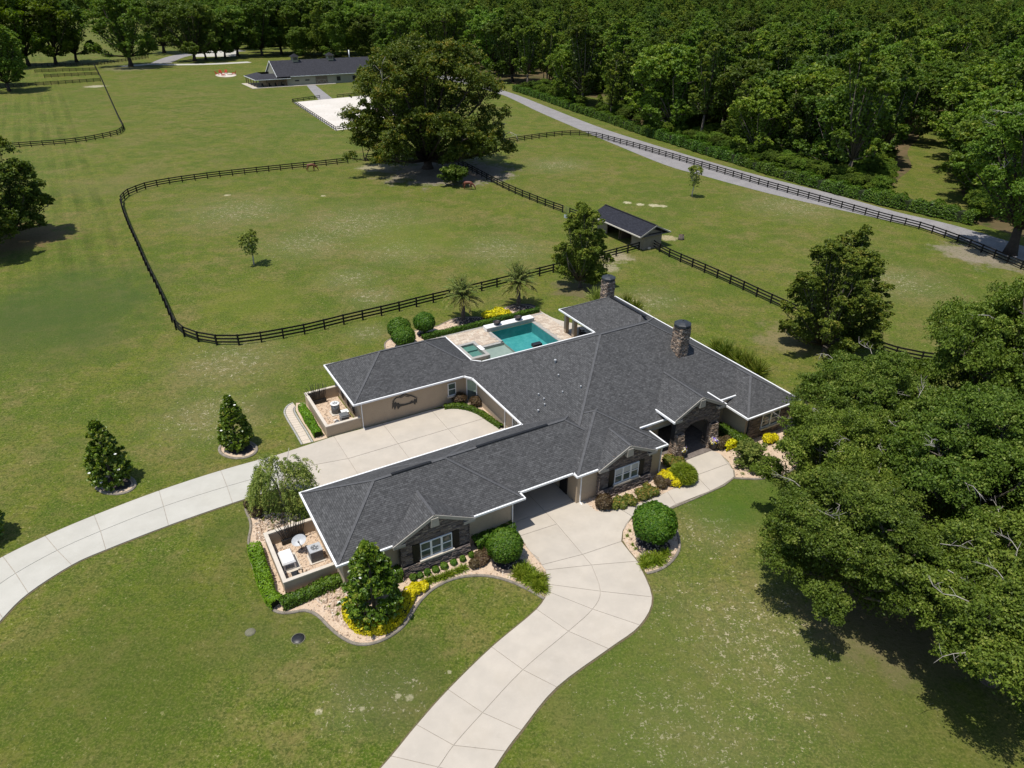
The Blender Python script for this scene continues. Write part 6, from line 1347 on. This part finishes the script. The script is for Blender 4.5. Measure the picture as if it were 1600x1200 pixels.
hedge('low_hedge', hh((36.2, 2.4), (36.5, 1.0), (36.5, -.7)), .95, 1.0, .06, 190, L_roadhedge, 'deep green hedge beside the right wing wall near the entrance', None, 8)
# hedge along the road: runs of bushes grown together
RH = [tuple(p)[:2] for p in smooth_path(gl((806, 142), (850, 156), (900, 174), (950, 190), (1000, 208), (1055, 225), (1110, 243), (1155, 256), (1200, 271), (1250, 285), (1300, 300), (1350, 312), (1400, 324), (1455, 336), (1518, 350)), 2)]
names = ['road hedge run farthest off, beginning behind the giant oak', 'road hedge run lit bright green before the sunny clearing', 'road hedge run in the shade of the tall pines', 'road hedge run in front of the broad dark oaks', 'road hedge run leading up to the grass clearing', 'road hedge run below the grass clearing, brightest and nearest']
for k in range(6):
    a, b = k * (len(RH) - 1) // 6, (k + 1) * (len(RH) - 1) // 6; hedge('road_hedge', RH[a:b + 1], 2.6, 2.0 + .15 * (k % 3), .115, 42, L_roadhedge, names[k], 'hedge along the road', 20 + k, wob=.13)
# small plants
def small(name, pts, rx, rz_, leaf, n, mat, labels, cat, group, base=None, rough=.1):
    for k, (x, y) in enumerate(pts): shrub(name, x, y, rx * (1 + .12 * math.sin(k * 5)), rz_ * (1 + .1 * math.cos(k * 3)), leaf, n, mat, labels[k] if isinstance(labels, (list, tuple)) else labels, cat, group, base, False, seed=k, rough=rough)
ordn = ['first', 'second', 'third', 'fourth', 'fifth', 'sixth', 'seventh', 'eighth']
sq = [(646, 906), (656.5, 902), (668, 898), (681, 893), (694, 888), (709, 882), (723, 877), (737, 870.5)]
small('box_shrub', sq, .25, .27, .038, 700, L_box, [f'small clipped box shrub, {ordn[k]} from the magnolia in the bay window row' for k in range(8)], 'shrub', 'box shrubs below the bay window')
YL = [((573, 975), (560, 966)), ]
hedge('golden_shrubs', px2((545, 945), (549, 965), (562, 982), (580, 986), (602, 983), (622, 970), (634, 950), (641, 930)), .85, .62, .055, 260, L_yellow, 'ring of golden yellow shrubs round the large magnolia', None, 31, 'shrub', wob=.1)
small('golden_shrub', [(649, 926), (661, 921)], .45, .4, .05, 900, L_yellow, ['small golden shrub beyond the yellow ring, nearer the magnolia', 'small golden shrub beyond the yellow ring, farther from the magnolia'], 'shrub', 'golden shrubs', rough=.15)
small('golden_shrub', [(1038, 751), (1049, 745), (1045, 754), (1055, 757)], .55, .5, .05, 1300, L_yellow, ['golden shrub left of the fountain grass, outermost', 'golden shrub tucked behind the fountain grass', 'golden shrub touching the fountain grass', 'golden shrub in front of the fountain grass at the walk'], 'shrub', 'golden shrubs', rough=.15)
hedge('golden_shrubs', px2((1131, 703), (1140, 699), (1150, 695)), .75, .7, .05, 260, L_yellow, 'bank of golden shrubs right of the entrance walk', None, 32, 'shrub')
small('golden_shrub', [(1199, 692), (1208, 690), (1232, 690)], .5, .5, .05, 700, L_yellow, ['golden shrub under the right wing window, nearest the wide bush', 'golden shrub under the right wing window, middle', 'golden shrub under the oak branches by the right wing'], 'shrub', 'golden shrubs', rough=.15)
small('golden_shrub', [(763, 497), (772, 494.5), (780, 491), (787, 493)], .8, .45, .07, 700, L_yellow, ['golden shrub of the palm bed, nearest the shorter palm', 'golden shrub of the palm bed, second from the shorter palm', 'golden shrub of the palm bed, farthest from the pool', 'golden shrub of the palm bed, nearest the taller palm'], 'shrub', 'golden shrubs', rough=.2)
small('burgundy_shrub', [(943, 793)], .68, .62, .05, 2200, L_burg, 'dark burgundy dome shrub at the carport pillar', 'shrub', 'burgundy shrubs')
small('burgundy_shrub', [(1030, 755), (1034, 762), (1044, 757)], .48, .4, .05, 700, L_burg, ['burgundy shrub left of the golden shrubs, farther from the walk', 'burgundy shrub left of the golden shrubs, nearer the walk', 'burgundy shrub in front of the golden shrubs'], 'shrub', 'burgundy shrubs')
small('burgundy_shrub', [(750, 873), (757, 877), (741, 886), (751, 881), (763, 868)], .42, .34, .05, 700, L_burg, ['burgundy shrub of the cluster by the carport bush, inner left', 'burgundy shrub of the cluster by the carport bush, inner right', 'burgundy shrub of the cluster by the carport bush, nearest the box row', 'burgundy shrub of the cluster by the carport bush, middle', 'burgundy shrub tucked against the carport bush'], 'shrub', 'burgundy shrubs')
small('burgundy_shrub', [(392, 792), (397, 800), (402, 806)], .5, .42, .05, 700, L_burg, ['burgundy shrub at the rear drive kerb, first', 'burgundy shrub at the rear drive kerb, middle', 'burgundy shrub at the rear drive kerb, nearest the yard'], 'shrub', 'burgundy shrubs')
small('burgundy_shrub', [(718, 630), (744, 633)], .75, .6, .05, 1000, L_burg, ['burgundy shrub under the small courtyard window', 'burgundy shrub before the corner door'], 'shrub', 'burgundy shrubs')
small('burgundy_shrub', [(1123, 700), (1134, 694)], .6, .55, .05, 900, L_burg, ['rusty shrub right of the entrance flower pot', 'rusty shrub behind the golden bank by the entrance'], 'shrub', 'burgundy shrubs')
small('burgundy_shrub', [(1045, 727), (1053, 733), (1060, 731)], .6, .55, .06, 900, L_rose, ['brownish shrub left of the stone pier, rear', 'brownish shrub left of the stone pier, front', 'brownish shrub behind the fountain grass'], 'shrub', 'shrubs beside the entrance pier')
small('rose_bush', [(966, 787), (972, 793), (961, 794), (981, 783), (986, 788), (1000, 773), (1010, 766), (1012, 776), (1021, 773), (1004, 780)], .42, .36, .05, 600, L_rose, [f'low rose bush with salmon blooms, {k} of the group before the stone bay' for k in ('outer left', 'front left', 'leftmost', 'left centre', 'front centre', 'rear centre', 'rear right', 'front right', 'rightmost', 'middle')], 'shrub', 'rose bushes before the stone bay', rough=.2)
def strap(name, pts, label, cat, group, h=.55, spread=.6, nb=220, mat=None, w=.012, seed=0, arch=.8):
    for k, (x, y) in enumerate(pts):
        r = np.random.default_rng(seed + k); n = nb * 3; a = r.uniform(0, 2 * PI, nb); e = r.uniform(.3, 1.45, nb); L_ = h * r.uniform(.8, 1.3, nb); d = np.stack([np.cos(a) * np.cos(e), np.sin(a) * np.cos(e), np.sin(e)], 1); p = np.stack([r.normal(0, spread * .15, nb), r.normal(0, spread * .15, nb), np.zeros(nb)], 1); Vs, ts = [], []
        for s in range(3):
            q = p + d * (L_ / 3)[:, None]; c = (p + q) / 2; sd = np.cross(d, unit(r, nb)); sd[:, 2] = np.abs(sd[:, 2]) + .1; sd /= np.linalg.norm(sd, axis=1, keepdims=True) + 1e-9
            Vs.append(quads(c, sd, np.full(nb, w * 1.6 * (1.2 - s * .25)), r, 1.0, d, .0) if False else strip_quads(p, q, w * (1.3 - .35 * s), r)); ts.append(np.clip(r.uniform(.1, .8, nb) + s * .12, 0, 1)); p = q; d = d + np.array([0, 0, -arch * .55]); d[:, 2] = np.maximum(d[:, 2], -.75); d /= np.linalg.norm(d, axis=1, keepdims=True)
        V = np.concatenate(Vs); V[:, :, 2] = np.maximum(V[:, :, 2], .02); o = link(name, quad_mesh(name, V, np.concatenate(ts), mat or L_grassy), None, gv(x, y, .03)); tag(o, label[k] if isinstance(label, (list, tuple)) else label, cat, group)
def strip_quads(p, q, w, r):
    d = q - p; s = np.cross(d, unit(r, len(p))); s /= np.linalg.norm(s, axis=1, keepdims=True) + 1e-9; s *= w; V = np.empty((len(p), 4, 3)); V[:, 0] = p - s; V[:, 1] = p + s; V[:, 2] = q + s * .8; V[:, 3] = q - s * .8; return V
def fountain(x, y, label, R_=1.12, Hh=1.75, n=9000):
    r = np.random.default_rng(5); d = unit(r, n); d[:, 2] = np.abs(d[:, 2]); k = r.uniform(.45, 1.0, (n, 1)) ** .5; pos = d * k * np.array([R_, R_, Hh * .62]); pos[:, 2] += Hh * .22
    al = d * np.array([1, 1, .9]) + np.array([0, 0, .55]) - np.array([0, 0, 1.0]) * (k > .8) * .9 + r.normal(0, .22, (n, 3)); al /= np.linalg.norm(al, axis=1, keepdims=True); nr = np.cross(al, unit(r, n)); nr[:, 2] = np.abs(nr[:, 2]) + .2; nr /= np.linalg.norm(nr, axis=1, keepdims=True)
    V = quads(pos, nr, .026 * r.uniform(.7, 1.3, n), r, 8.0, al, .1); V[:, :, 2] = np.maximum(V[:, :, 2], .02); o = empty('fountain_grass', gv(x, y), 0, label, 'ornamental grass'); link('foliage', quad_mesh('foliage', V, np.clip(r.uniform(0, .75, n) + .2 * k[:, 0], 0, 1), L_grassy), o); core(R_ * .9, R_ * .9, Hh * .5, Hh * .35).build('stems', M_core, o)
fountain(1066, 750, 'big round fountain grass clump between the walk and the left pier')
w, p_, V, t = oak_parts(167, 1.55, 2.3, .35, 9, 10, 150, .045, .62, .36, .06, .85, skirt=7); make_tree('loose_bush', gv(1168, 726), w, M_bark, V, t, L_fine, 'wide feathery green bush right of the entrance walk', cat='shrub', crown='foliage')
g1 = [(812, 893), (820, 889), (823, 900), (815, 903), (831, 897), (835, 908), (827, 910), (842, 915), (838, 920), (847, 922), (845, 906), (809, 900)]
strap('strap_leaf_clump', g1, 'spiky yellow green strap leaf clump in the drift between carport bush and drive', 'grass clump', 'strap leaf clumps beside the drive', .62, .4, 150, w=.026, seed=40)
g2 = [(665, 912), (672, 909), (679, 906), (690, 904), (697, 901), (704, 898), (716, 893), (724, 890), (653, 918)]
strap('strap_leaf_clump', g2, 'low strap leaf clump in the drift below the box shrub row', 'grass clump', 'strap leaf clumps below the box row', .42, .35, 120, w=.024, seed=60)
g3 = [(1005, 877), (1014, 873), (1012, 882), (1021, 880), (1025, 873), (1034, 874), (1039, 867), (1030, 880), (1008, 885)]
strap('strap_leaf_clump', g3, 'bright strap leaf clump below the large round bush', 'grass clump', 'strap leaf clumps below the round bush', .55, .4, 140, w=.026, seed=80)
tf = [(521, 925), (530, 936), (505, 940), (515, 950), (528, 960), (540, 940), (1210, 738), (1185, 743), (1160, 741), (1235, 726), (984, 830), (980, 838), (988, 852), (993, 858)]
strap('small_tuft', tf, 'tiny plant tuft dotted over the crushed rock beds', 'plant', 'tiny tufts on the rock beds', .2, .22, 40, w=.020, seed=100)
# crape myrtles along the right side of the house
for k, (x, y, s) in enumerate(((1120, 548, 1.0), (1135, 556, 1.1), (1152, 566, 1.15), (1168, 576, 1.2), (1184, 586, 1.1))):
    strap('upright_shrub', [(x, y)], ['upright wispy shrub beside the right eave, nearest the chimney', 'upright wispy shrub beside the right eave, second from the chimney', 'upright wispy shrub beside the right eave, in the middle', 'upright wispy shrub beside the right eave, second from the oaks', 'upright wispy shrub beside the right eave, nearest the oaks'][k], 'shrub', 'wispy shrubs beside the right eave', 1.45 * s, .8, 170, L_pine_dark, .04, 120 + k, .10)
strap('upright_shrub', [(978, 476), (992, 484)], ['upright wispy shrub behind the lanai roof, nearer its chimney', 'upright wispy shrub behind the lanai roof, farther from its chimney'], 'shrub', 'wispy shrubs behind the lanai', 1.3, .8, 170, L_pine_dark, .04, 140, .12); strap('upright_shrub', [(933, 470)], 'pale wispy shrub left of the lanai chimney', 'shrub', None, 1.6, 1.1, 260, L_fine, .036, 150, .2)
# ------------------------------------------------------------------ horses
def horse(loc, rz, label, coat, dark):
    o = empty('horse', loc, rz, label, 'horse', 'brown horses in the paddock')
    J = {'hip': (-.62, 0, 1.30), 'loin': (-.2, 0, 1.33), 'wither': (.38, 0, 1.38), 'chest': (.62, 0, 1.15), 'neck1': (.92, 0, 1.12), 'neck2': (1.18, 0, .82), 'poll': (1.33, 0, .55), 'nose': (1.45, 0, .12), 'croup': (-.85, 0, 1.22)}
    V = []; E = []; Rd = []; idx = {}
    def add(n, p, r): idx[n] = len(V); V.append(p); Rd.append(r)
    for n, r in (('hip', .30), ('loin', .31), ('wither', .29), ('chest', .25), ('neck1', .17), ('neck2', .135), ('poll', .12), ('nose', .065), ('croup', .22)): add(n, J[n], r)
    for a, b in (('hip', 'loin'), ('loin', 'wither'), ('wither', 'chest'), ('chest', 'neck1'), ('neck1', 'neck2'), ('neck2', 'poll'), ('poll', 'nose'), ('hip', 'croup')): E.append((idx[a], idx[b]))
    for s, k in ((-1, 0), (1, 1)):
        dx = .12 * s
        for n, p, r in ((f'f1{k}', (.50, .17 * s, 1.0), .13), (f'f2{k}', (.52 + dx, .17 * s, .52), .065), (f'f3{k}', (.50 + dx, .17 * s, .14), .05), (f'f4{k}', (.54 + dx, .17 * s, .03), .065)): add(n, p, r)
        E += [(idx['chest'], idx[f'f1{k}']), (idx[f'f1{k}'], idx[f'f2{k}']), (idx[f'f2{k}'], idx[f'f3{k}']), (idx[f'f3{k}'], idx[f'f4{k}'])]
        for n, p, r in ((f'h1{k}', (-.62, .18 * s, .92), .17), (f'h2{k}', (-.90 - dx, .18 * s, .55), .08), (f'h3{k}', (-.84 - dx, .18 * s, .14), .05), (f'h4{k}', (-.79 - dx, .18 * s, .03), .065)): add(n, p, r)
        E += [(idx['hip'], idx[f'h1{k}']), (idx[f'h1{k}'], idx[f'h2{k}']), (idx[f'h2{k}'], idx[f'h3{k}']), (idx[f'h3{k}'], idx[f'h4{k}'])]
        add(f'e{k}', (1.26, .10 * s, .70), .03); E.append((idx['poll'], idx[f'e{k}']))
    me = bpy.data.meshes.new('body'); me.from_pydata(V, E, []); me.materials.append(coat); b = link('body', me, o)
    sk = b.modifiers.new('skin', 'SKIN'); sd = me.skin_vertices[0].data
    for i, r in enumerate(Rd): sd[i].radius = (r, r)
    sd[idx['loin']].use_root = True; sk.use_smooth_shade = True; ss = b.modifiers.new('sub', 'SUBSURF'); ss.levels = ss.render_levels = 2
    m = MB(); m.tube([(-.98, 0, 1.22), (-1.10, 0, 1.0), (-1.12, 0, .55)], [.05, .08, .02], 7); m.build('tail', dark, o); m = MB(); m.tube([(.45, 0, 1.62), (.85, 0, 1.30), (1.15, 0, 1.0), (1.30, 0, .68)], [.03, .06, .06, .03], 6); m.build('mane', dark, o); return o
M_bay = mottled('bay_coat', (.14, .045, .022), (.19, .07, .035), 2.5, .5, .4, c3=(.06, .02, .012), scale2=2); M_mane = mottled('black_mane', (.012, .009, .008), (.02, .015, .012), 5, .7)
M_chest = mottled('chestnut_coat', (.115, .032, .018), (.15, .045, .025), 2.5, .5, .4)
horse(G(487, 267.5), .25, 'brown horse grazing beside the far paddock fence', M_bay, M_mane); horse(G(732, 296), -.2, 'reddish horse grazing at the shade edge below the giant oak', M_chest, M_bay)

# ------------------------------------------------------------------ woods
FP_POLY = [(1700, 372), (1600, 352), (1520, 344), (1400, 317), (1300, 292), (1200, 263), (1110, 237), (1000, 203), (930, 180), (850, 151), (790, 124), (740, 106), (560, 99), (470, 92), (400, 82), (330, 66), (250, 48), (120, 30), (-120, 26), (-120, -26), (1760, -26)]
HOLES = [[(1372, 345), (1398, 250), (1425, 192), (1490, 186), (1492, 240), (1520, 345)], [(905, 170), (908, 150), (958, 147), (962, 165), (955, 178)], [(118, 32), (165, 32), (165, 22), (118, 22)], [(255, 47), (320, 60), (320, 40), (255, 40)]]
def PXY(p): c = RM.T @ (np.array(p) - np.array([0, 0, CAM_H])); return (800 + F_PX * c[0] / c[2], 600 - F_PX * c[1] / c[2])
wr = np.random.default_rng(2024); pts = []
y = 60.0
while y < 1080:
    step = 8.6 if y < 260 else (10.0 if y < 420 else 13.5); xw = y * .86 + 40; k = int(2 * xw / step)
    for px_, py_ in zip(wr.uniform(-xw, xw, k), wr.uniform(y, y + step, k)):
        if any(abs(px_ - a_[0]) < 30 and math.hypot(px_ - a_[0], py_ - a_[1]) < step * .62 for a_ in pts[-3 * k:]): continue
        q = PXY((px_, py_, 0))
        if inpoly(q[0], q[1], FP_POLY) and not any(inpoly(q[0], q[1], h) for h in HOLES): pts.append((px_, py_))
    y += step * .8
# prototypes: broad oaks, upright hardwoods, pines
PR = []
for s, Rr, Hh, hb, nl, pp, per, leaf, flat, mat in ((301, 7.2, 17.5, 2.5, 13, 13, 110, .135, .85, L_wood), (302, 6.4, 19.5, 3.0, 12, 13, 110, .135, 1.0, L_wood), (303, 8.0, 16.0, 1.8, 14, 13, 110, .135, .8, L_wood), (304, 5.2, 21.0, 5.0, 11, 13, 110, .135, 1.2, L_wood)):
    w, p, V, t = oak_parts(s, Rr, Hh, hb, nl, pp, per, leaf, .76, .34, .34, flat, dead=3, skirt=5, zvar=(.72, 1.04)); PR.append((w.mesh('trunk', M_bark), quad_mesh('crown', V, t, mat), 'hardwood'))
for s, Hh, Rr, hb in ((311, 23.0, 4.4, 8.0), (312, 20.5, 4.9, 5.5)):
    w, p_, V, t = oak_parts(s, Rr, Hh, hb, 11, 13, 90, .135, .60, .30, .30, 1.5, skirt=6, zvar=(.6, 1.05)); PR.append((w.mesh('trunk', M_bark), quad_mesh('needles', V, t, L_pine), 'pine'))
near = sorted(pts, key=lambda p: math.hypot(*p)); N_NEAR = 262
SHAPE = ['rounded', 'upright', 'broad low limbed', 'tall slender', 'tall thin', 'full']
def wood_label(k, kind, x, y):
    q = PXY((x, y, 0)); d = math.hypot(x, y); row = 'right behind the road hedge' if d < 175 else ('in mid woods' if d < 240 else 'deep in the woods')
    where = 'above the grass clearing' if q[0] > 1400 else ('above the lone pine' if q[0] > 1180 else ('above the run-in shed' if q[0] > 900 else 'beyond the giant oak'))
    return f'{SHAPE[k]} {"pine" if kind == "pine" else "oak"} {row}, {where}', f'{SHAPE[k]} {"pines" if kind == "pine" else "oaks"} {row} {where}'
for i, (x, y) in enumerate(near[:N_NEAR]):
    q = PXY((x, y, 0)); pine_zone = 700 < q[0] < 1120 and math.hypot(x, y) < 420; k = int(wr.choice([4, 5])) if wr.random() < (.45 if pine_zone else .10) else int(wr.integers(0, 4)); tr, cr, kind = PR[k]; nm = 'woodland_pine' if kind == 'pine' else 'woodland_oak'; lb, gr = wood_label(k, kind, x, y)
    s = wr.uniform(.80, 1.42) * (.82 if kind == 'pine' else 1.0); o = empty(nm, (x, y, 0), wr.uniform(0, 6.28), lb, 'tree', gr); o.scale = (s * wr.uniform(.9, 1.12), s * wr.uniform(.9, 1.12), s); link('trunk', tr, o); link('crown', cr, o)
# the rest of the woods: one mass, trees placed by geometry nodes
def far_mass(name, P, protos):
    me = bpy.data.meshes.new(name); me.from_pydata([(x, y, 0) for x, y in P], [], []); n = len(P)
    for an, vals in (('spin', wr.uniform(0, 6.28, n)), ('size', wr.uniform(.75, 1.25, n))): a = me.attributes.new(an, 'FLOAT', 'POINT'); a.data.foreach_set('value', vals.astype(np.float32))
    ai = me.attributes.new('kind', 'INT', 'POINT'); ai.data.foreach_set('value', wr.choice(len(protos), n, p=[.2, .2, .2, .16, .12, .12]).astype(np.int32))
    o = link(name, me); o['kind'] = 'stuff'; ng = bpy.data.node_groups.new(name, 'GeometryNodeTree'); ng.interface.new_socket('Geometry', in_out='INPUT', socket_type='NodeSocketGeometry'); ng.interface.new_socket('Geometry', in_out='OUTPUT', socket_type='NodeSocketGeometry')
    N = ng.nodes; Lk = ng.links; gi = N.new('NodeGroupInput'); go = N.new('NodeGroupOutput'); inst = N.new('GeometryNodeInstanceOnPoints'); join = N.new('GeometryNodeGeometryToInstance')
    for ob in reversed(protos):
        oi = N.new('GeometryNodeObjectInfo'); oi.inputs['Object'].default_value = ob; oi.inputs['As Instance'].default_value = True; Lk.new(oi.outputs['Geometry'], join.inputs[0])
    def attr(nm, tp):
        a = N.new('GeometryNodeInputNamedAttribute'); a.data_type = tp; a.inputs['Name'].default_value = nm; return a.outputs['Attribute']
    Lk.new(gi.outputs[0], inst.inputs['Points']); Lk.new(join.outputs[0], inst.inputs['Instance']); inst.inputs['Pick Instance'].default_value = True
    Lk.new(attr('kind', 'INT'), inst.inputs['Instance Index']); cx = N.new('ShaderNodeCombineXYZ'); Lk.new(attr('spin', 'FLOAT'), cx.inputs[2]); Lk.new(cx.outputs[0], inst.inputs['Rotation']); Lk.new(attr('size', 'FLOAT'), inst.inputs['Scale']); Lk.new(inst.outputs[0], go.inputs[0])
    md = o.modifiers.new('trees', 'NODES'); md.node_group = ng; return o
protos = []
for tr, cr, kind in PR: protos.append(bpy.data.objects.new('woodland_crown', cr))
far_mass('far_woods', near[N_NEAR:], protos)
# low undergrowth between the trunks and behind the hedge
ug = []
for k in range(len(RH) - 1):
    a, b = Vector(RH[k]), Vector(RH[k + 1]); dv = (b - a); nv = Vector((-dv.y, dv.x)).normalized()
    if nv.x < 0: nv = -nv
    for q in range(26):
        t_ = wr.uniform(0, 1); off = 2.5 + 34 * wr.uniform(0, 1) ** 1.5; c_ = a + dv * t_ + nv * off; pq = PXY((c_.x, c_.y, 0))
        if not any(inpoly(pq[0], pq[1], h) for h in HOLES): ug.append((c_.x, c_.y))
def undergrowth(name, P, ob):
    o = far_mass(name, P, [ob] * 6); a = o.data.attributes['size']; a.data.foreach_set('value', wr.uniform(.14, .30, len(P)).astype(np.float32)); return o
undergrowth('undergrowth', ug, protos[2])
# ---- spreading oaks round the far barn and the left pens, each its own tree
w, p, V, t = oak_parts(401, 16.0, 30.0, 5.5, 16, 14, 120, .22, .78, .27, .9, .95, dead=8, skirt=10, zvar=(.75, 1.04)); big = (w.mesh('trunk', M_bark_dark), quad_mesh('crown', V, t, L_wood))
w, p, V, t = oak_parts(402, 10.5, 25.0, 4.0, 13, 14, 120, .20, .76, .30, .6, 1.05, dead=5, skirt=8, zvar=(.75, 1.04)); med = (w.mesh('trunk', M_bark_dark), quad_mesh('crown', V, t, L_wood)); lime = (med[0], quad_mesh('crown', V, t, L_lime))
FT = [(205, 104, big, 1.0, 'spreading oak with clear trunk on the far lawn, left of the lane'), (88, 101, lime, 1.25, 'tall lime leaved tree with bare forked trunk behind the left pens'), (120, 97, med, 1.1, 'tree with twin pale trunks behind the far field fence'), (15, 143, med, .92, 'dark rounded oak inside the nearest left pen'), (-20, 135, med, 1.0, 'dark oak at the picture edge by the left pens'), (45, 103, lime, 1.3, 'tall broad tree above the left pens'), (5, 106, lime, 1.25, 'tall broad tree at the outer left of the pens'),
      (257, 83, big, .9, 'shaded oak between the spreading oak and the lane'), (305, 96, big, .88, 'dark oak with ivy trunk at the lane junction'), (322, 93, med, .9, 'slender tree of the lane group, first'), (338, 92, med, .95, 'slender tree of the lane group, second'), (352, 91, med, .9, 'slender tree of the lane group, third'), (372, 88, big, .8, 'broad oak just left of the barn roof'),
      (410, 88, med, 1.15, 'round oak behind the left end of the barn'), (440, 85, med, 1.2, 'round oak behind the first cupola'), (472, 86, med, 1.1, 'dark oak between the two cupolas'), (505, 84, med, 1.25, 'round oak behind the second cupola'), (545, 86, med, 1.2, 'round oak behind the right end of the barn'), (570, 92, big, .9, 'big oak behind the arena corner'), (800, 128, med, 1.05, 'oak where the road leaves the woods'), (765, 118, med, 1.1, 'oak shading the road behind the giant oak'), (630, 105, big, .85, 'oak behind the crown of the giant oak, left'), (700, 108, big, .9, 'oak behind the crown of the giant oak, right')]
for i, (x, y, pr, s, lb) in enumerate(FT):
    o = empty('shade_oak', G(x, y), i * 1.3, lb, 'tree', 'shade trees round the barn and pens'); o.scale = (s, s, s); link('trunk', pr[0], o); link('crown', pr[1], o)
